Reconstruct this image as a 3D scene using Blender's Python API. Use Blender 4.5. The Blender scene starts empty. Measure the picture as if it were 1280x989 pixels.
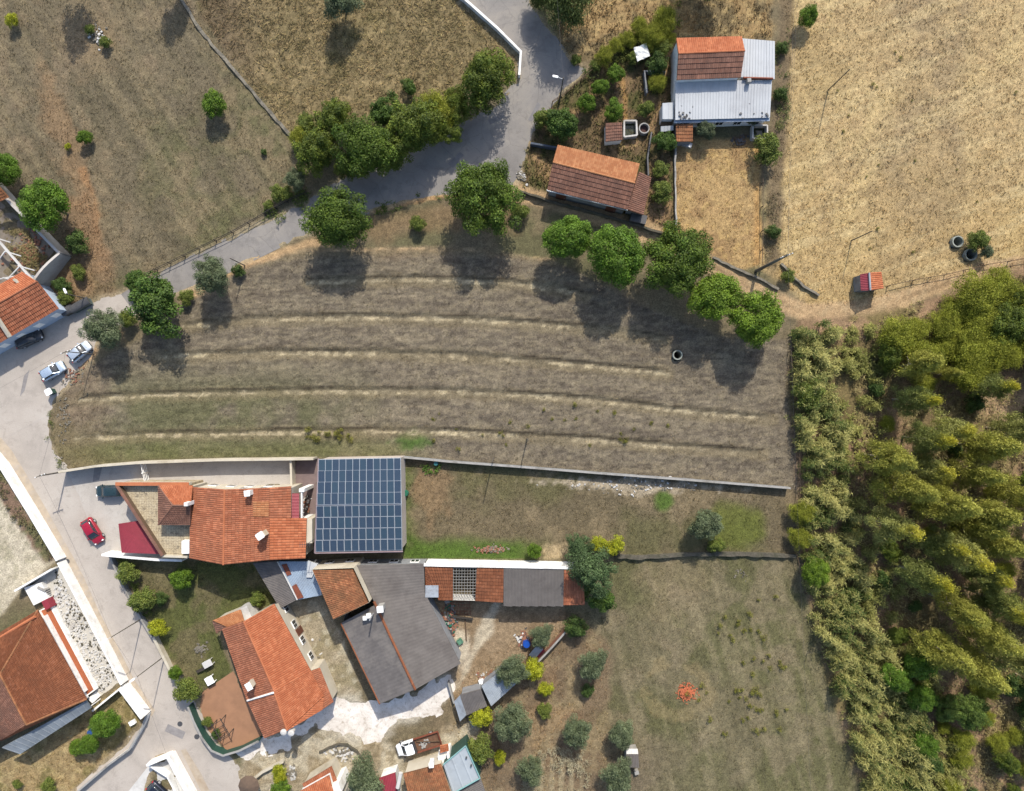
import bpy, math, random
import numpy as np
from mathutils import Vector, Matrix

# ---------------------------------------------------------------- camera, sky, sun, exposure
sc = bpy.context.scene
col = sc.collection
CAMH = 95.0          # drone height in metres
PPM = 9.0            # photo pixels per metre on the ground
cam_d = bpy.data.cameras.new('camera'); cam = bpy.data.objects.new('camera', cam_d); col.objects.link(cam)
cam.location = (0, 0, CAMH); cam.rotation_euler = (0, 0, 0)
cam_d.sensor_width = 36; cam_d.lens = 36*CAMH/(1280/PPM); cam_d.clip_start = 1; cam_d.clip_end = 6000
sc.camera = cam
SUN_EL = math.radians(43); SUN_AZ = math.atan2(.22, .975)
wd = bpy.data.worlds.new('World'); sc.world = wd; wd.use_nodes = True
nt = wd.node_tree; nt.nodes.clear()
sky = nt.nodes.new('ShaderNodeTexSky'); sky.sky_type = 'NISHITA'; sky.sun_disc = False
sky.sun_elevation = SUN_EL; sky.sun_rotation = SUN_AZ; sky.dust_density = 2.0; sky.altitude = 100
bg = nt.nodes.new('ShaderNodeBackground'); bg.inputs[1].default_value = 0.15
wo = nt.nodes.new('ShaderNodeOutputWorld'); nt.links.new(sky.outputs[0], bg.inputs[0]); nt.links.new(bg.outputs[0], wo.inputs[0])
sl = bpy.data.lights.new('sun', 'SUN'); sl.energy = 3.5; sl.angle = math.radians(.55); sl.color = (1, .945, .85)
so = bpy.data.objects.new('sun', sl); col.objects.link(so); so.location = (20, 80, 80)
so.rotation_euler = Vector((-math.sin(SUN_AZ)*math.cos(SUN_EL), -math.cos(SUN_AZ)*math.cos(SUN_EL), -math.sin(SUN_EL))).to_track_quat('-Z', 'Y').to_euler()
sc.view_settings.view_transform = 'Standard'; sc.view_settings.look = 'None'; sc.view_settings.gamma = 1
sc.view_settings.exposure = 0.78; sc.view_settings.use_curve_mapping = False

# ---------------------------------------------------------------- helpers
rnd = random.Random(7)
def W(px, py, z=0.0):
    k = (CAMH-z)/CAMH/PPM
    return Vector(((px-640)*k, (494.5-py)*k, z))
def WL(l, z=None):
    return [W(p[0], p[1], (p[2] if len(p) > 2 else (z or 0))) for p in l]
def s2l(c):
    c = np.asarray(c, float)/255.
    return np.where(c <= .04045, c/12.92, ((c+.055)/1.055)**2.4)
EXPO = 1.98
def A(r, g, b):                       # an albedo for a sunlit surface that shows as this sRGB value
    return np.minimum(s2l((r, g, b))/EXPO*np.array([.97, 1.0, 1.04]), .86)

_tabs = {}
def vnoise(x, y, seed=0):
    if seed not in _tabs: _tabs[seed] = np.random.RandomState(seed+11).rand(256, 256)
    t = _tabs[seed]
    xi = np.floor(x).astype(int); yi = np.floor(y).astype(int); fx = x-xi; fy = y-yi
    fx = fx*fx*(3-2*fx); fy = fy*fy*(3-2*fy)
    a = t[xi % 256, yi % 256]; b = t[(xi+1) % 256, yi % 256]; c = t[xi % 256, (yi+1) % 256]; d = t[(xi+1) % 256, (yi+1) % 256]
    return (a*(1-fx)+b*fx)*(1-fy)+(c*(1-fx)+d*fx)*fy
def fbm(x, y, seed=0, o=4):
    s = 0; a = .5; n = 0
    for i in range(o):
        s = s+a*vnoise(x*2**i+i*17.3, y*2**i+i*9.1, seed+i); n += a; a *= .5
    return s/n
def sstep(a, b, x):
    t = np.clip((x-a)/(b-a), 0, 1); return t*t*(3-2*t)
def sdf(poly, x, y):                  # signed distance to a polygon, in photo pixels; negative inside
    d = np.full(x.shape, 1e9); ins = np.zeros(x.shape, bool)
    n = len(poly)
    for i in range(n):
        ax, ay = poly[i]; bx, by = poly[(i+1) % n]
        ex, ey = bx-ax, by-ay; wx, wy = x-ax, y-ay
        t = np.clip((wx*ex+wy*ey)/(ex*ex+ey*ey+1e-9), 0, 1)
        d = np.minimum(d, (wx-ex*t)**2+(wy-ey*t)**2)
        c = ((ay > y) != (by > y))
        ins ^= c & (x < (bx-ax)*(y-ay)/((by-ay) if by != ay else 1e-9)+ax)
    d = np.sqrt(d); return np.where(ins, -d, d)
def ldist(line, x, y):
    d = np.full(x.shape, 1e9)
    for i in range(len(line)-1):
        ax, ay = line[i]; bx, by = line[i+1]
        ex, ey = bx-ax, by-ay; wx, wy = x-ax, y-ay
        t = np.clip((wx*ex+wy*ey)/(ex*ex+ey*ey+1e-9), 0, 1)
        d = np.minimum(d, (wx-ex*t)**2+(wy-ey*t)**2)
    return np.sqrt(d)

ORG = {}
def tagp(o, label=None, cat=None, group=None, kind=None):
    if label: o['label'] = label
    if cat: o['category'] = cat
    if group: o['group'] = group
    if kind: o['kind'] = kind
    return o
def thing(name, label, cat, group=None, loc=(0, 0, 0), rot=0):
    o = bpy.data.objects.new(name, None); col.objects.link(o)
    o.empty_display_size = .3
    o.location = loc; o.rotation_euler = (0, 0, rot); tagp(o, label, cat, group)
    ORG[o.name] = Vector(loc) if rot == 0 else Vector((0, 0, 0))
    return o
def raw_mesh(name, V, F, colr=None, uv=None, smooth=False):
    me = bpy.data.meshes.new(name)
    if isinstance(F, np.ndarray):
        V = np.asarray(V, np.float32); k = F.shape[1]
        me.vertices.add(len(V)); me.vertices.foreach_set('co', V.ravel())
        me.loops.add(F.size); me.loops.foreach_set('vertex_index', F.astype(np.int32).ravel())
        me.polygons.add(len(F)); me.polygons.foreach_set('loop_start', np.arange(0, F.size, k, dtype=np.int32))
        me.update(calc_edges=True)
    else:
        me.from_pydata([tuple(v) for v in V], [], F); me.update()
    if colr is not None:
        a = me.color_attributes.new('Col', 'FLOAT_COLOR', 'POINT')
        c4 = np.ones((len(V), 4), np.float32); c4[:, :3] = colr
        a.data.foreach_set('color', c4.ravel())
    if uv is not None:
        l = me.uv_layers.new(name='UVMap')
        vi = np.zeros(len(me.loops), np.int32); me.loops.foreach_get('vertex_index', vi)
        l.data.foreach_set('uv', np.asarray(uv, np.float32)[vi].ravel())
    me.polygons.foreach_set('use_smooth', np.full(len(me.polygons), bool(smooth)))
    return me
def obj(name, V, F, mat, parent=None, local=False, org=None, **kw):
    o0 = Vector((0, 0, 0))
    if parent is not None and not local: o0 = ORG.get(parent.name, o0)
    if org is not None: o0 = Vector(org)
    if isinstance(V, np.ndarray): V = V-np.array(o0)
    elif o0.length > 0: V = [Vector(v)-o0 for v in V]
    me = raw_mesh(name, V, F, **kw)
    me.materials.append(mat)
    o = bpy.data.objects.new(name, me); col.objects.link(o)
    if parent is not None:
        o.parent = parent; ORG[o.name] = o0
    else: o.location = o0
    return o

class MB:                             # collects simple shapes into one mesh
    def __init__(s): s.v = []; s.f = []
    def add(s, v, f):
        n = len(s.v); s.v += [Vector(p) for p in v]; s.f += [tuple(i+n for i in q) for q in f]; return s
    def prism(s, pts, z0, z1, cap=True):      # pts: list of xy (z1 may be a list of heights)
        n = len(pts); zt = z1 if isinstance(z1, (list, tuple)) else [z1]*n
        v = [(p[0], p[1], z0) for p in pts]+[(p[0], p[1], zt[i]) for i, p in enumerate(pts)]
        f = [(i, (i+1) % n, n+(i+1) % n, n+i) for i in range(n)]
        if cap: f += [tuple(range(n, 2*n)), tuple(range(n-1, -1, -1))]
        return s.add(v, f)
    def box(s, c, size, rot=0, bev=0):
        hx, hy, hz = size[0]/2, size[1]/2, size[2]/2; cr, sr = math.cos(rot), math.sin(rot)
        q = []
        b = min(bev, hx*.9, hy*.9)
        if b > 0: pl = [(-hx+b, -hy), (hx-b, -hy), (hx, -hy+b), (hx, hy-b), (hx-b, hy), (-hx+b, hy), (-hx, hy-b), (-hx, -hy+b)]
        else: pl = [(-hx, -hy), (hx, -hy), (hx, hy), (-hx, hy)]
        pts = [(c[0]+x*cr-y*sr, c[1]+x*sr+y*cr) for x, y in pl]
        return s.prism(pts, c[2]-hz, c[2]+hz)
    def tube(s, p, q, r0, r1=None, n=8, cap=True):
        p, q = Vector(p), Vector(q); r1 = r0 if r1 is None else r1
        d = (q-p).normalized(); a = d.orthogonal().normalized(); b = d.cross(a)
        v = []
        for P, r in ((p, r0), (q, r1)):
            v += [P+(a*math.cos(2*math.pi*i/n)+b*math.sin(2*math.pi*i/n))*r for i in range(n)]
        f = [(i, (i+1) % n, n+(i+1) % n, n+i) for i in range(n)]
        if cap: f += [tuple(range(n-1, -1, -1)), tuple(range(n, 2*n))]
        return s.add(v, f)
    def ring(s, c, ro, ri, z0, z1, n=24, jit=0):
        v = []
        for r, z in ((ro, z0), (ro, z1), (ri, z1), (ri, z0)):
            v += [(c[0]+r*math.cos(2*math.pi*i/n), c[1]+r*math.sin(2*math.pi*i/n), z) for i in range(n)]
        f = []
        for k in range(4):
            k2 = (k+1) % 4
            f += [(k*n+i, k*n+(i+1) % n, k2*n+(i+1) % n, k2*n+i) for i in range(n)]
        return s.add(v, f)
    def lathe(s, c, prof, n=16):       # prof: (r, z)
        v = []; 
        for r, z in prof: v += [(c[0]+r*math.cos(2*math.pi*i/n), c[1]+r*math.sin(2*math.pi*i/n), c[2]+z) for i in range(n)]
        f = []
        for k in range(len(prof)-1): f += [(k*n+i, k*n+(i+1) % n, (k+1)*n+(i+1) % n, (k+1)*n+i) for i in range(n)]
        f += [tuple(range(n-1, -1, -1)), tuple((len(prof)-1)*n+i for i in range(n))]
        return s.add(v, f)
    def poly(s, pts):
        return s.add(pts, [tuple(range(len(pts)))])
    def blob(s, c, r, rs, flat=.7):     # a rough stone
        n = 6; v = []
        for zz, rr in ((-.6, .6), (0, 1), (.6, .65)):
            for i in range(n):
                a = 2*math.pi*i/n+zz; k = r*rr*rs.uniform(.75, 1.2)
                v.append((c[0]+k*math.cos(a), c[1]+k*math.sin(a), c[2]+zz*r*flat))
        f = []
        for k in range(2): f += [(k*n+i, k*n+(i+1) % n, (k+1)*n+(i+1) % n, (k+1)*n+i) for i in range(n)]
        f += [tuple(2*n+i for i in range(n))]
        return s.add(v, f)
    def build(s, name, mat, parent=None, local=False, org=None, **kw):
        return obj(name, s.v, s.f, mat, parent, local, org, **kw)

# ---------------------------------------------------------------- materials
def newmat(name):
    m = bpy.data.materials.new(name); m.use_nodes = True
    n = m.node_tree; b = n.nodes['Principled BSDF']; return m, n, b
def lk(n, a, b): n.links.new(a, b)
def noise_node(n, scale, detail=5, vec=None, rough=.6, dist=0):
    t = n.nodes.new('ShaderNodeTexNoise'); t.inputs['Scale'].default_value = scale; t.inputs['Detail'].default_value = detail
    t.inputs['Roughness'].default_value = rough; t.inputs['Distortion'].default_value = dist
    if vec is not None: lk(n, vec, t.inputs['Vector'])
    return t
def ramp(n, fac, stops):
    r = n.nodes.new('ShaderNodeValToRGB')
    e = r.color_ramp.elements
    while len(e) < len(stops): e.new(.5)
    for i, (p, c) in enumerate(stops):
        e[i].position = p; e[i].color = (*c, 1) if len(c) == 3 else c
    lk(n, fac, r.inputs[0]); return r
def mixc(n, fac, a, b, mode='MIX'):
    m = n.nodes.new('ShaderNodeMix'); m.data_type = 'RGBA'; m.blend_type = mode
    for s, v in ((0, fac), (6, a), (7, b)):
        if hasattr(v, 'links') or isinstance(v, bpy.types.NodeSocket): lk(n, v, m.inputs[s])
        elif s == 0: m.inputs[0].default_value = v
        else: m.inputs[s].default_value = (*v, 1)
    return m.outputs[2]
def objcoord(n):
    t = n.nodes.new('ShaderNodeTexCoord'); return t
def worldpos(n):
    g = n.nodes.new('ShaderNodeNewGeometry'); return g.outputs['Position']
def bump(n, b, h, strength, dist):
    k = n.nodes.new('ShaderNodeBump'); k.inputs['Strength'].default_value = strength; k.inputs['Distance'].default_value = dist
    lk(n, h, k.inputs['Height']); lk(n, k.outputs[0], b.inputs['Normal'])
def plain(name, c, rough=.7, var=.18, scale=2.0, stain=None, bmp=.0, metal=0, spec=.4):
    m, n, b = newmat(name); c = np.array(c, float)
    pos = worldpos(n)
    t = noise_node(n, scale, 6, pos)
    r = ramp(n, t.outputs[0], [(.3, tuple(c*(1-var))), (.7, tuple(np.minimum(c*(1+var), .9)))])
    o = r.outputs[0]
    if stain is not None:
        t2 = noise_node(n, scale*.35, 8, pos, .7)
        r2 = ramp(n, t2.outputs[0], [(.5, (0, 0, 0)), (.68, (1, 1, 1))])
        o = mixc(n, r2.outputs[0], o, tuple(stain))
    lk(n, o, b.inputs['Base Color'])
    b.inputs['Roughness'].default_value = rough; b.inputs['Metallic'].default_value = metal
    b.inputs['Specular IOR Level'].default_value = spec
    if bmp: 
        t3 = noise_node(n, scale*8, 4, pos); bump(n, b, t3.outputs[0], bmp, .03)
    return m
def tile_mat(name, c1, c2, dirt, dirt_amt=.5, moss=(.10, .09, .05)):
    m, n, b = newmat(name)
    tc = objcoord(n)
    fl = n.nodes.new('ShaderNodeVectorMath'); fl.operation = 'FLOOR'; lk(n, tc.outputs['UV'], fl.inputs[0])
    wn = n.nodes.new('ShaderNodeTexWhiteNoise'); wn.noise_dimensions = '2D'; lk(n, fl.outputs[0], wn.inputs['Vector'])
    o = ramp(n, wn.outputs['Value'], [(0, tuple(np.array(c1)*.86)), (.35, c1), (.75, c2), (1, tuple(np.minimum(np.array(c2)*1.12, .8)))]).outputs[0]
    pos = worldpos(n)
    t = noise_node(n, .55, 7, pos, .7)
    r = ramp(n, t.outputs[0], [(.36, (0, 0, 0)), (.64, (min(1, dirt_amt*1.25),)*3)])
    o = mixc(n, r.outputs[0], o, tuple(dirt))
    t2 = noise_node(n, 3.5, 6, pos, .75)
    r2 = ramp(n, t2.outputs[0], [(.52, (0, 0, 0)), (.70, (.65,)*3)])
    o = mixc(n, r2.outputs[0], o, tuple(moss))
    t3 = noise_node(n, 1.3, 5, pos, .6); r3 = ramp(n, t3.outputs[0], [(.60, (0, 0, 0)), (.70, (.4,)*3)])
    o = mixc(n, r3.outputs[0], o, tuple(np.minimum(np.array(c2)*1.35+.03, .7)))
    lk(n, o, b.inputs['Base Color']); b.inputs['Roughness'].default_value = .85; b.inputs['Specular IOR Level'].default_value = .25
    return m
def attr_mat(name, rough=.8, transl=0, fine=None, bmp=0):
    m, n, b = newmat(name)
    a = n.nodes.new('ShaderNodeAttribute'); a.attribute_name = 'Col'
    o = a.outputs['Color']
    if fine:
        pos = worldpos(n); hs = None
        for scl, lo, hi in fine:
            t = noise_node(n, scl, 4, pos, .7)
            r = ramp(n, t.outputs[0], [(.28, (lo,)*3), (.72, (hi,)*3)])
            o = mixc(n, 1.0, o, r.outputs[0], 'MULTIPLY'); hs = t
        if bmp: bump(n, b, hs.outputs[0], bmp, .08)
    lk(n, o, b.inputs['Base Color']); b.inputs['Roughness'].default_value = rough; b.inputs['Specular IOR Level'].default_value = .25
    if transl:
        out = n.nodes['Material Output']; tr = n.nodes.new('ShaderNodeBsdfTranslucent'); lk(n, o, tr.inputs[0])
        mx = n.nodes.new('ShaderNodeMixShader'); mx.inputs[0].default_value = transl
        lk(n, b.outputs[0], mx.inputs[1]); lk(n, tr.outputs[0], mx.inputs[2]); lk(n, mx.outputs[0], out.inputs[0])
    return m
def road_mat(name, c, dark, light, crack=.5):
    m, n, b = newmat(name); pos = worldpos(n); c = np.array(c)
    t = noise_node(n, .18, 6, pos, .65, .6)
    o = ramp(n, t.outputs[0], [(.3, tuple(dark)), (.5, tuple(c)), (.72, tuple(light))]).outputs[0]
    t1 = noise_node(n, 14, 4, pos, .8)
    o = mixc(n, 1.0, o, ramp(n, t1.outputs[0], [(.3, (.78,)*3), (.7, (1.18,)*3)]).outputs[0], 'MULTIPLY')
    t2 = noise_node(n, 1.6, 7, pos, .75)
    o = mixc(n, ramp(n, t2.outputs[0], [(.55, (0, 0, 0)), (.7, (.35,)*3)]).outputs[0], o, tuple(np.array(light)*1.0))
    mp = n.nodes.new('ShaderNodeMixRGB'); mp.inputs[0].default_value = .35
    wz = noise_node(n, .8, 3, pos)
    lk(n, pos, mp.inputs[1]); lk(n, wz.outputs[1], mp.inputs[2])
    v = n.nodes.new('ShaderNodeTexVoronoi'); v.feature = 'DISTANCE_TO_EDGE'; v.inputs['Scale'].default_value = .42; lk(n, mp.outputs[0], v.inputs['Vector'])
    cr = ramp(n, v.outputs[0], [(.0, (crack,)*3), (.012, (0, 0, 0))])
    o = mixc(n, cr.outputs[0], o, tuple(np.array(dark)*.45))
    t5 = noise_node(n, .55, 8, pos, .8, .4)
    o = mixc(n, ramp(n, t5.outputs[0], [(.53, (0, 0, 0)), (.60, (.45,)*3)]).outputs[0], o, tuple(np.array(dark)*.82))
    t6 = noise_node(n, 4.5, 6, pos, .8)
    o = mixc(n, ramp(n, t6.outputs[0], [(.60, (0, 0, 0)), (.72, (.5,)*3)]).outputs[0], o, tuple(np.array(dark)*.7))
    lk(n, o, b.inputs['Base Color']); b.inputs['Roughness'].default_value = .9; b.inputs['Specular IOR Level'].default_value = .2
    bump(n, b, t1.outputs[0], .35, .015)
    return m
M = {}
M['tile_new'] = tile_mat('terracotta_bright', A(206, 118, 76), A(220, 136, 92), A(190, 108, 70), .5, A(168, 104, 74))
M['tile_mid'] = tile_mat('terracotta', A(192, 112, 76), A(208, 130, 92), A(160, 100, 72), .6, A(128, 92, 68))
M['tile_old'] = tile_mat('terracotta_weathered', A(178, 110, 72), A(200, 132, 88), A(140, 98, 66), .75, A(104, 86, 60))
M['tile_brown_and_shade'] = tile_mat('terracotta_brown_and_shade', A(146, 100, 80), A(164, 116, 94), A(122, 90, 76), .6, A(98, 80, 68))  # brown tile, also the darkened copy for roof slopes away from the sun
M['tile_shade'] = tile_mat('terracotta_shade_slope', A(184, 112, 80), A(200, 128, 94), A(160, 102, 76), .6, A(122, 88, 68))  # darker copy of the bright tile, slope's shade put into its colour
M['tile_pale'] = tile_mat('terracotta_lichen', A(196, 126, 80), A(210, 146, 98), A(182, 118, 78), .5, A(166, 114, 78))
M['tile_rust'] = tile_mat('terracotta_rusty', A(158, 94, 60), A(174, 108, 72), A(138, 84, 56), .6, A(112, 76, 54))
M['maroon'] = plain('maroon_sheet', A(172, 62, 74), .55, .1, 1.2)
M['fibre'] = plain('fibre_cement', A(130, 121, 113), .92, .14, .9, A(112, 103, 96))
M['fibre_dark'] = plain('fibre_cement_dark', A(126, 118, 112), .95, .18, 1.0, A(150, 140, 130))
M['tin'] = plain('pale_sheet_metal', (.37, .38, .385), .6, .06, .5, (.31, .315, .32), 0, .0)
M['tin_old'] = plain('weathered_tin', A(190, 196, 200), .55, .15, .8, A(128, 108, 96))
M['tin_blue'] = plain('pale_blue_sheet', A(176, 192, 208), .5, .1, .6, A(150, 160, 172))
M['rust'] = plain('rust', A(150, 82, 58), .9, .25, 2.5)
M['white'] = plain('white_render', (.64, .63, .60), .85, .09, 1.8, (.46, .44, .40))
M['ruinwall'] = plain('ruin_render', A(226, 216, 204), .9, .1, .9, A(186, 176, 164))
M['cream'] = plain('cream_render', A(236, 222, 196), .85, .08, .8, A(206, 190, 160))
M['greywall'] = plain('grey_render', A(165, 165, 165), .9, .15, .9, A(120, 118, 115))
M['stone'] = plain('dry_stone', A(150, 140, 122), .95, .3, 3.0, A(95, 90, 78), .5)
M['stone_dark'] = plain('mossy_stone', A(110, 102, 86), .95, .3, 3.0, A(80, 80, 58), .5)
M['concrete'] = plain('concrete', A(190, 184, 174), .9, .14, 1.5, A(150, 142, 130), .2)
M['conc_white'] = plain('pale_concrete', A(240, 234, 224), .9, .1, .6, A(196, 186, 172))
M['wood'] = plain('old_wood', A(120, 96, 72), .9, .25, 4)
M['wood_dark'] = plain('tarred_wood', A(74, 66, 58), .9, .25, 4)
M['pole'] = plain('pole_timber', A(116, 106, 92), .9, .2, 3)
M['poleconc'] = plain('pole_concrete', A(128, 122, 108), .9, .15, 3)
M['bark'] = plain('bark', (.12, .095, .07), .95, .3, 5)
M['bark_pale'] = plain('eucalyptus_bark', (.30, .25, .19), .9, .3, 4)
M['blackish'] = plain('dark_rubber', (.02, .02, .022), .8, .2, 4)
M['darkmetal'] = plain('dark_metal', (.05, .05, .052), .5, .2, 4)
M['steel'] = plain('galvanised_steel', (.45, .46, .47), .45, .1, 4, None, 0, .6)
M['blue'] = plain('blue_plastic', A(30, 90, 190), .45, .08, 3)
M['green_pl'] = plain('green_plastic', A(40, 120, 90), .5, .15, 3)
M['darkgreen'] = plain('dark_green_paint', A(52, 92, 78), .6, .15, 2)
M['brick'] = plain('brick_red', A(172, 118, 92), .95, .25, 5)
M['orange_rubble'] = plain('orange_rubble', A(224, 126, 84), .95, .15, 5)
M['terrace'] = None
M['patio'] = plain('terracotta_paving', A(190, 140, 104), .9, .08, .7, A(172, 126, 94))
M['lid'] = plain('white_plastic', (.75, .75, .74), .5, .05, 3)
M['glassdark'] = plain('window_glass', (.02, .025, .03), .08, .1, 1, None, 0, 0, .6)
M['frame'] = plain('window_frame', (.7, .69, .66), .6, .05, 3)
M['door'] = plain('door_paint', A(120, 70, 50), .6, .1, 3)
M['leaf'] = attr_mat('foliage', .6, .24)
M['grass'] = attr_mat('grass_blades', .85, .15)
M['ground'] = attr_mat('soil_and_grass', .95, 0, [(1.7, .80, 1.2), (5, .60, 1.46), (16, .55, 1.55)], 1.0)
M['asphalt'] = road_mat('asphalt', A(169, 161, 152), A(150, 143, 136), A(190, 179, 164), .35)
M['street'] = road_mat('pale_asphalt', A(216, 202, 186), A(200, 187, 172), A(226, 213, 197), .12)
M['drive'] = road_mat('driveway_concrete', A(224, 212, 197), A(206, 195, 182), A(232, 222, 209), .12)
def slab_mat(name):
    m, n, b = newmat(name); pos = worldpos(n)
    t = noise_node(n, .35, 8, pos, .75, .5); o = ramp(n, t.outputs[0], [(.3, tuple(A(206, 190, 168))), (.43, (.52, .475, .42)), (.6, (.64, .60, .55))]).outputs[0]
    t2 = noise_node(n, 1.8, 8, pos, .8); o = mixc(n, ramp(n, t2.outputs[0], [(.52, (0, 0, 0)), (.66, (.75,)*3)]).outputs[0], o, tuple(A(176, 154, 126)))
    t3 = noise_node(n, 9, 5, pos, .8); o = mixc(n, 1.0, o, ramp(n, t3.outputs[0], [(.3, (.78,)*3), (.7, (1.15,)*3)]).outputs[0], 'MULTIPLY')
    lk(n, o, b.inputs['Base Color']); b.inputs['Roughness'].default_value = .95; b.inputs['Specular IOR Level'].default_value = .2; bump(n, b, t3.outputs[0], .4, .02)
    return m
M['slab'] = slab_mat('yard_concrete') if 1 else road_mat('yard_concrete', A(236, 228, 216), A(204, 190, 170), A(246, 242, 234), .1)
M['wire'] = plain('cable', (.04, .04, .045), .6, .1, 2)
M['pave_brown'] = plain('brown_paving', A(150, 128, 122), .9, .12, 1.2, A(128, 108, 104))
def car_paint(name, c, metal=.3):
    m, n, b = newmat(name); b.inputs['Base Color'].default_value = (*c, 1); b.inputs['Roughness'].default_value = .28
    b.inputs['Metallic'].default_value = metal; b.inputs['Coat Weight'].default_value = .6; b.inputs['Coat Roughness'].default_value = .08
    t = noise_node(n, 3, 5, worldpos(n)); lk(n, ramp(n, t.outputs[0], [(.3, (.22,)*3), (.7, (.42,)*3)]).outputs[0], b.inputs['Roughness'])
    return m
M['lamp_glass'] = plain('lamp_glass', (.7, .7, .68), .15, .05, 3)
M['tail'] = plain('tail_light', (.4, .02, .02), .2, .05, 3)
# ---------------------------------------------------------------- the ground: zones traced in plan, colours are the soil's and plants' own, except the shade lines painted at terrace steps
Z_ROAD = [(560, -60), (577, 0), (622, 40), (650, 68), (650, 98), (640, 112), (620, 134), (590, 152), (555, 168), (520, 186), (480, 204), (440, 222), (405, 240), (380, 258), (340, 276), (310, 290), (280, 303), (240, 322), (205, 338), (188, 347), (168, 362), (148, 373),
          (166, 396), (200, 372), (232, 362), (270, 345), (312, 324), (345, 308), (400, 282), (465, 262), (500, 253), (548, 243), (592, 239), (640, 234), (648, 215), (655, 186), (668, 156), (690, 126), (720, 100), (733, 86), (716, 80), (700, 60), (678, 28), (660, 0), (640, -60)]
Z_STREET = [(-150, 500), (0, 430), (76, 392), (96, 388), (118, 378), (150, 371), (168, 395), (122, 424), (112, 448), (95, 462), (82, 478), (66, 498), (58, 522), (58, 546), (68, 570), (85, 588), (105, 610), (128, 690), (140, 692), (152, 722), (170, 756), (190, 792), (206, 820), (222, 848), (242, 874), (258, 907), (272, 934), (296, 960), (306, 989), (330, 1060), (262, 1060),
            (246, 989), (222, 938), (195, 945), (150, 1060), (60, 1060), (96, 989), (150, 938), (178, 908), (185, 892), (158, 850), (112, 770), (76, 700), (40, 640), (8, 574), (-60, 500), (-150, 560)]
Z_DRIVE = [(84, 587), (180, 577), (300, 574), (366, 573), (366, 606), (240, 606), (236, 700), (140, 694), (126, 690), (100, 620)]
Z_SLAB = [(452, 880), (478, 884), (520, 868), (560, 846), (566, 860), (560, 880), (530, 895), (500, 905), (486, 920), (455, 925), (420, 916), (395, 908), (360, 930), (325, 940), (310, 946), (300, 938), (318, 925), (345, 918), (395, 890), (420, 872)]
Z_FIELD = [(75, 580), (62, 545), (64, 520), (80, 490), (115, 455), (182, 420), (240, 372), (310, 330), (380, 312), (540, 308), (600, 312), (690, 325), (800, 380), (900, 420), (985, 425), (992, 500), (996, 612), (960, 606), (760, 592), (650, 583), (500, 571), (370, 572), (180, 576), (85, 588)]
Z_GOLD = [(968, -80), (985, 60), (980, 150), (962, 230), (950, 330), (985, 360), (1010, 385), (1075, 382), (1110, 370), (1190, 350), (1300, 330), (1400, 320), (1400, -80)]
Z_YARD = [(845, 172), (950, 176), (952, 330), (930, 338), (870, 310), (842, 290)]
Z_NFIELD = [(232, -60), (250, 20), (300, 90), (382, 188), (470, 140), (560, 120), (640, 100), (650, 70), (575, 0), (560, -60)]
Z_NWF = [(-200, -200), (232, -60), (300, 95), (382, 190), (385, 250), (190, 345), (120, 365), (60, 300), (-200, 150)]
Z_NGOLD = [(690, -60), (860, -60), (850, 10), (760, 70), (720, 80), (700, 55)]
Z_NGOLD2 = [(845, -60), (968, -60), (965, 50), (845, 48)]
Z_LOT = [(504, 573), (760, 593), (985, 610), (990, 692), (860, 690), (770, 694), (700, 700), (504, 698)]
Z_SFIELD = [(700, 700), (860, 694), (1000, 694), (1040, 850), (1090, 1100), (760, 1100), (740, 960), (770, 820), (720, 780)]
Z_GROVE = [(580, 840), (700, 760), (760, 800), (760, 1100), (590, 1100), (560, 930)]
Z_YARD2 = [(531, 750), (705, 756), (706, 786), (640, 850), (600, 870), (560, 878), (545, 800)]
Z_YARDC = [(352, 756), (402, 745), (430, 800), (455, 880), (430, 890), (392, 840), (366, 790)]
Z_GARDEN = [(142, 696), (320, 704), (350, 755), (300, 765), (268, 780), (290, 840), (255, 868), (240, 870), (206, 816), (168, 752)]
Z_PALE = [(-200, 560), (0, 590), (30, 640), (72, 700), (28, 735), (0, 770), (-200, 900)]
Z_SWG = [(-60, 960), (0, 945), (110, 885), (155, 856), (180, 890), (172, 905), (140, 940), (90, 989), (20, 1080)]
Z_FOREST = [(1000, 402), (1110, 390), (1200, 360), (1300, 326), (1700, 300), (1700, 1500), (1080, 1100), (1075, 989), (1040, 870), (1005, 720), (996, 600), (985, 480)]
Z_LEFTV = [(75, 250), (110, 240), (130, 300), (150, 370), (80, 385), (60, 350), (90, 320)]
Z_MGARD = [(668, 158), (700, 118), (760, 72), (842, 20), (842, 290), (800, 275), (690, 240), (652, 235), (656, 190)]
Z_CENT = [(300, 945), (360, 930), (420, 905), (480, 925), (500, 945), (560, 905), (600, 895), (600, 1060), (300, 1060)]
STRIPS = [[(300, 330), (380, 312), (470, 311), (545, 310), (640, 312), (700, 326)],
          [(385, 353), (450, 351), (520, 349), (640, 354), (690, 360), (730, 370)],
          [(225, 408), (320, 399), (450, 397), (560, 399), (640, 403), (760, 413), (830, 424)],
          [(195, 446), (330, 441), (480, 442), (560, 444), (640, 449), (740, 458), (835, 467)],
          [(100, 499), (190, 494), (330, 490), (480, 489), (560, 490), (640, 493), (740, 500), (830, 511), (965, 524)],
          [(95, 548), (190, 544), (320, 541), (500, 539), (560, 540), (640, 544), (720, 549), (830, 557), (955, 567)]]
TRACK = [(640, 240), (690, 252), (760, 272), (830, 300), (900, 338), (960, 372), (1010, 392), (1060, 390), (1110, 380), (1180, 355), (1240, 338), (1320, 320)]
PATH_W = [(62, 100), (70, 140), (85, 185), (105, 240), (118, 290), (128, 330)]
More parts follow.
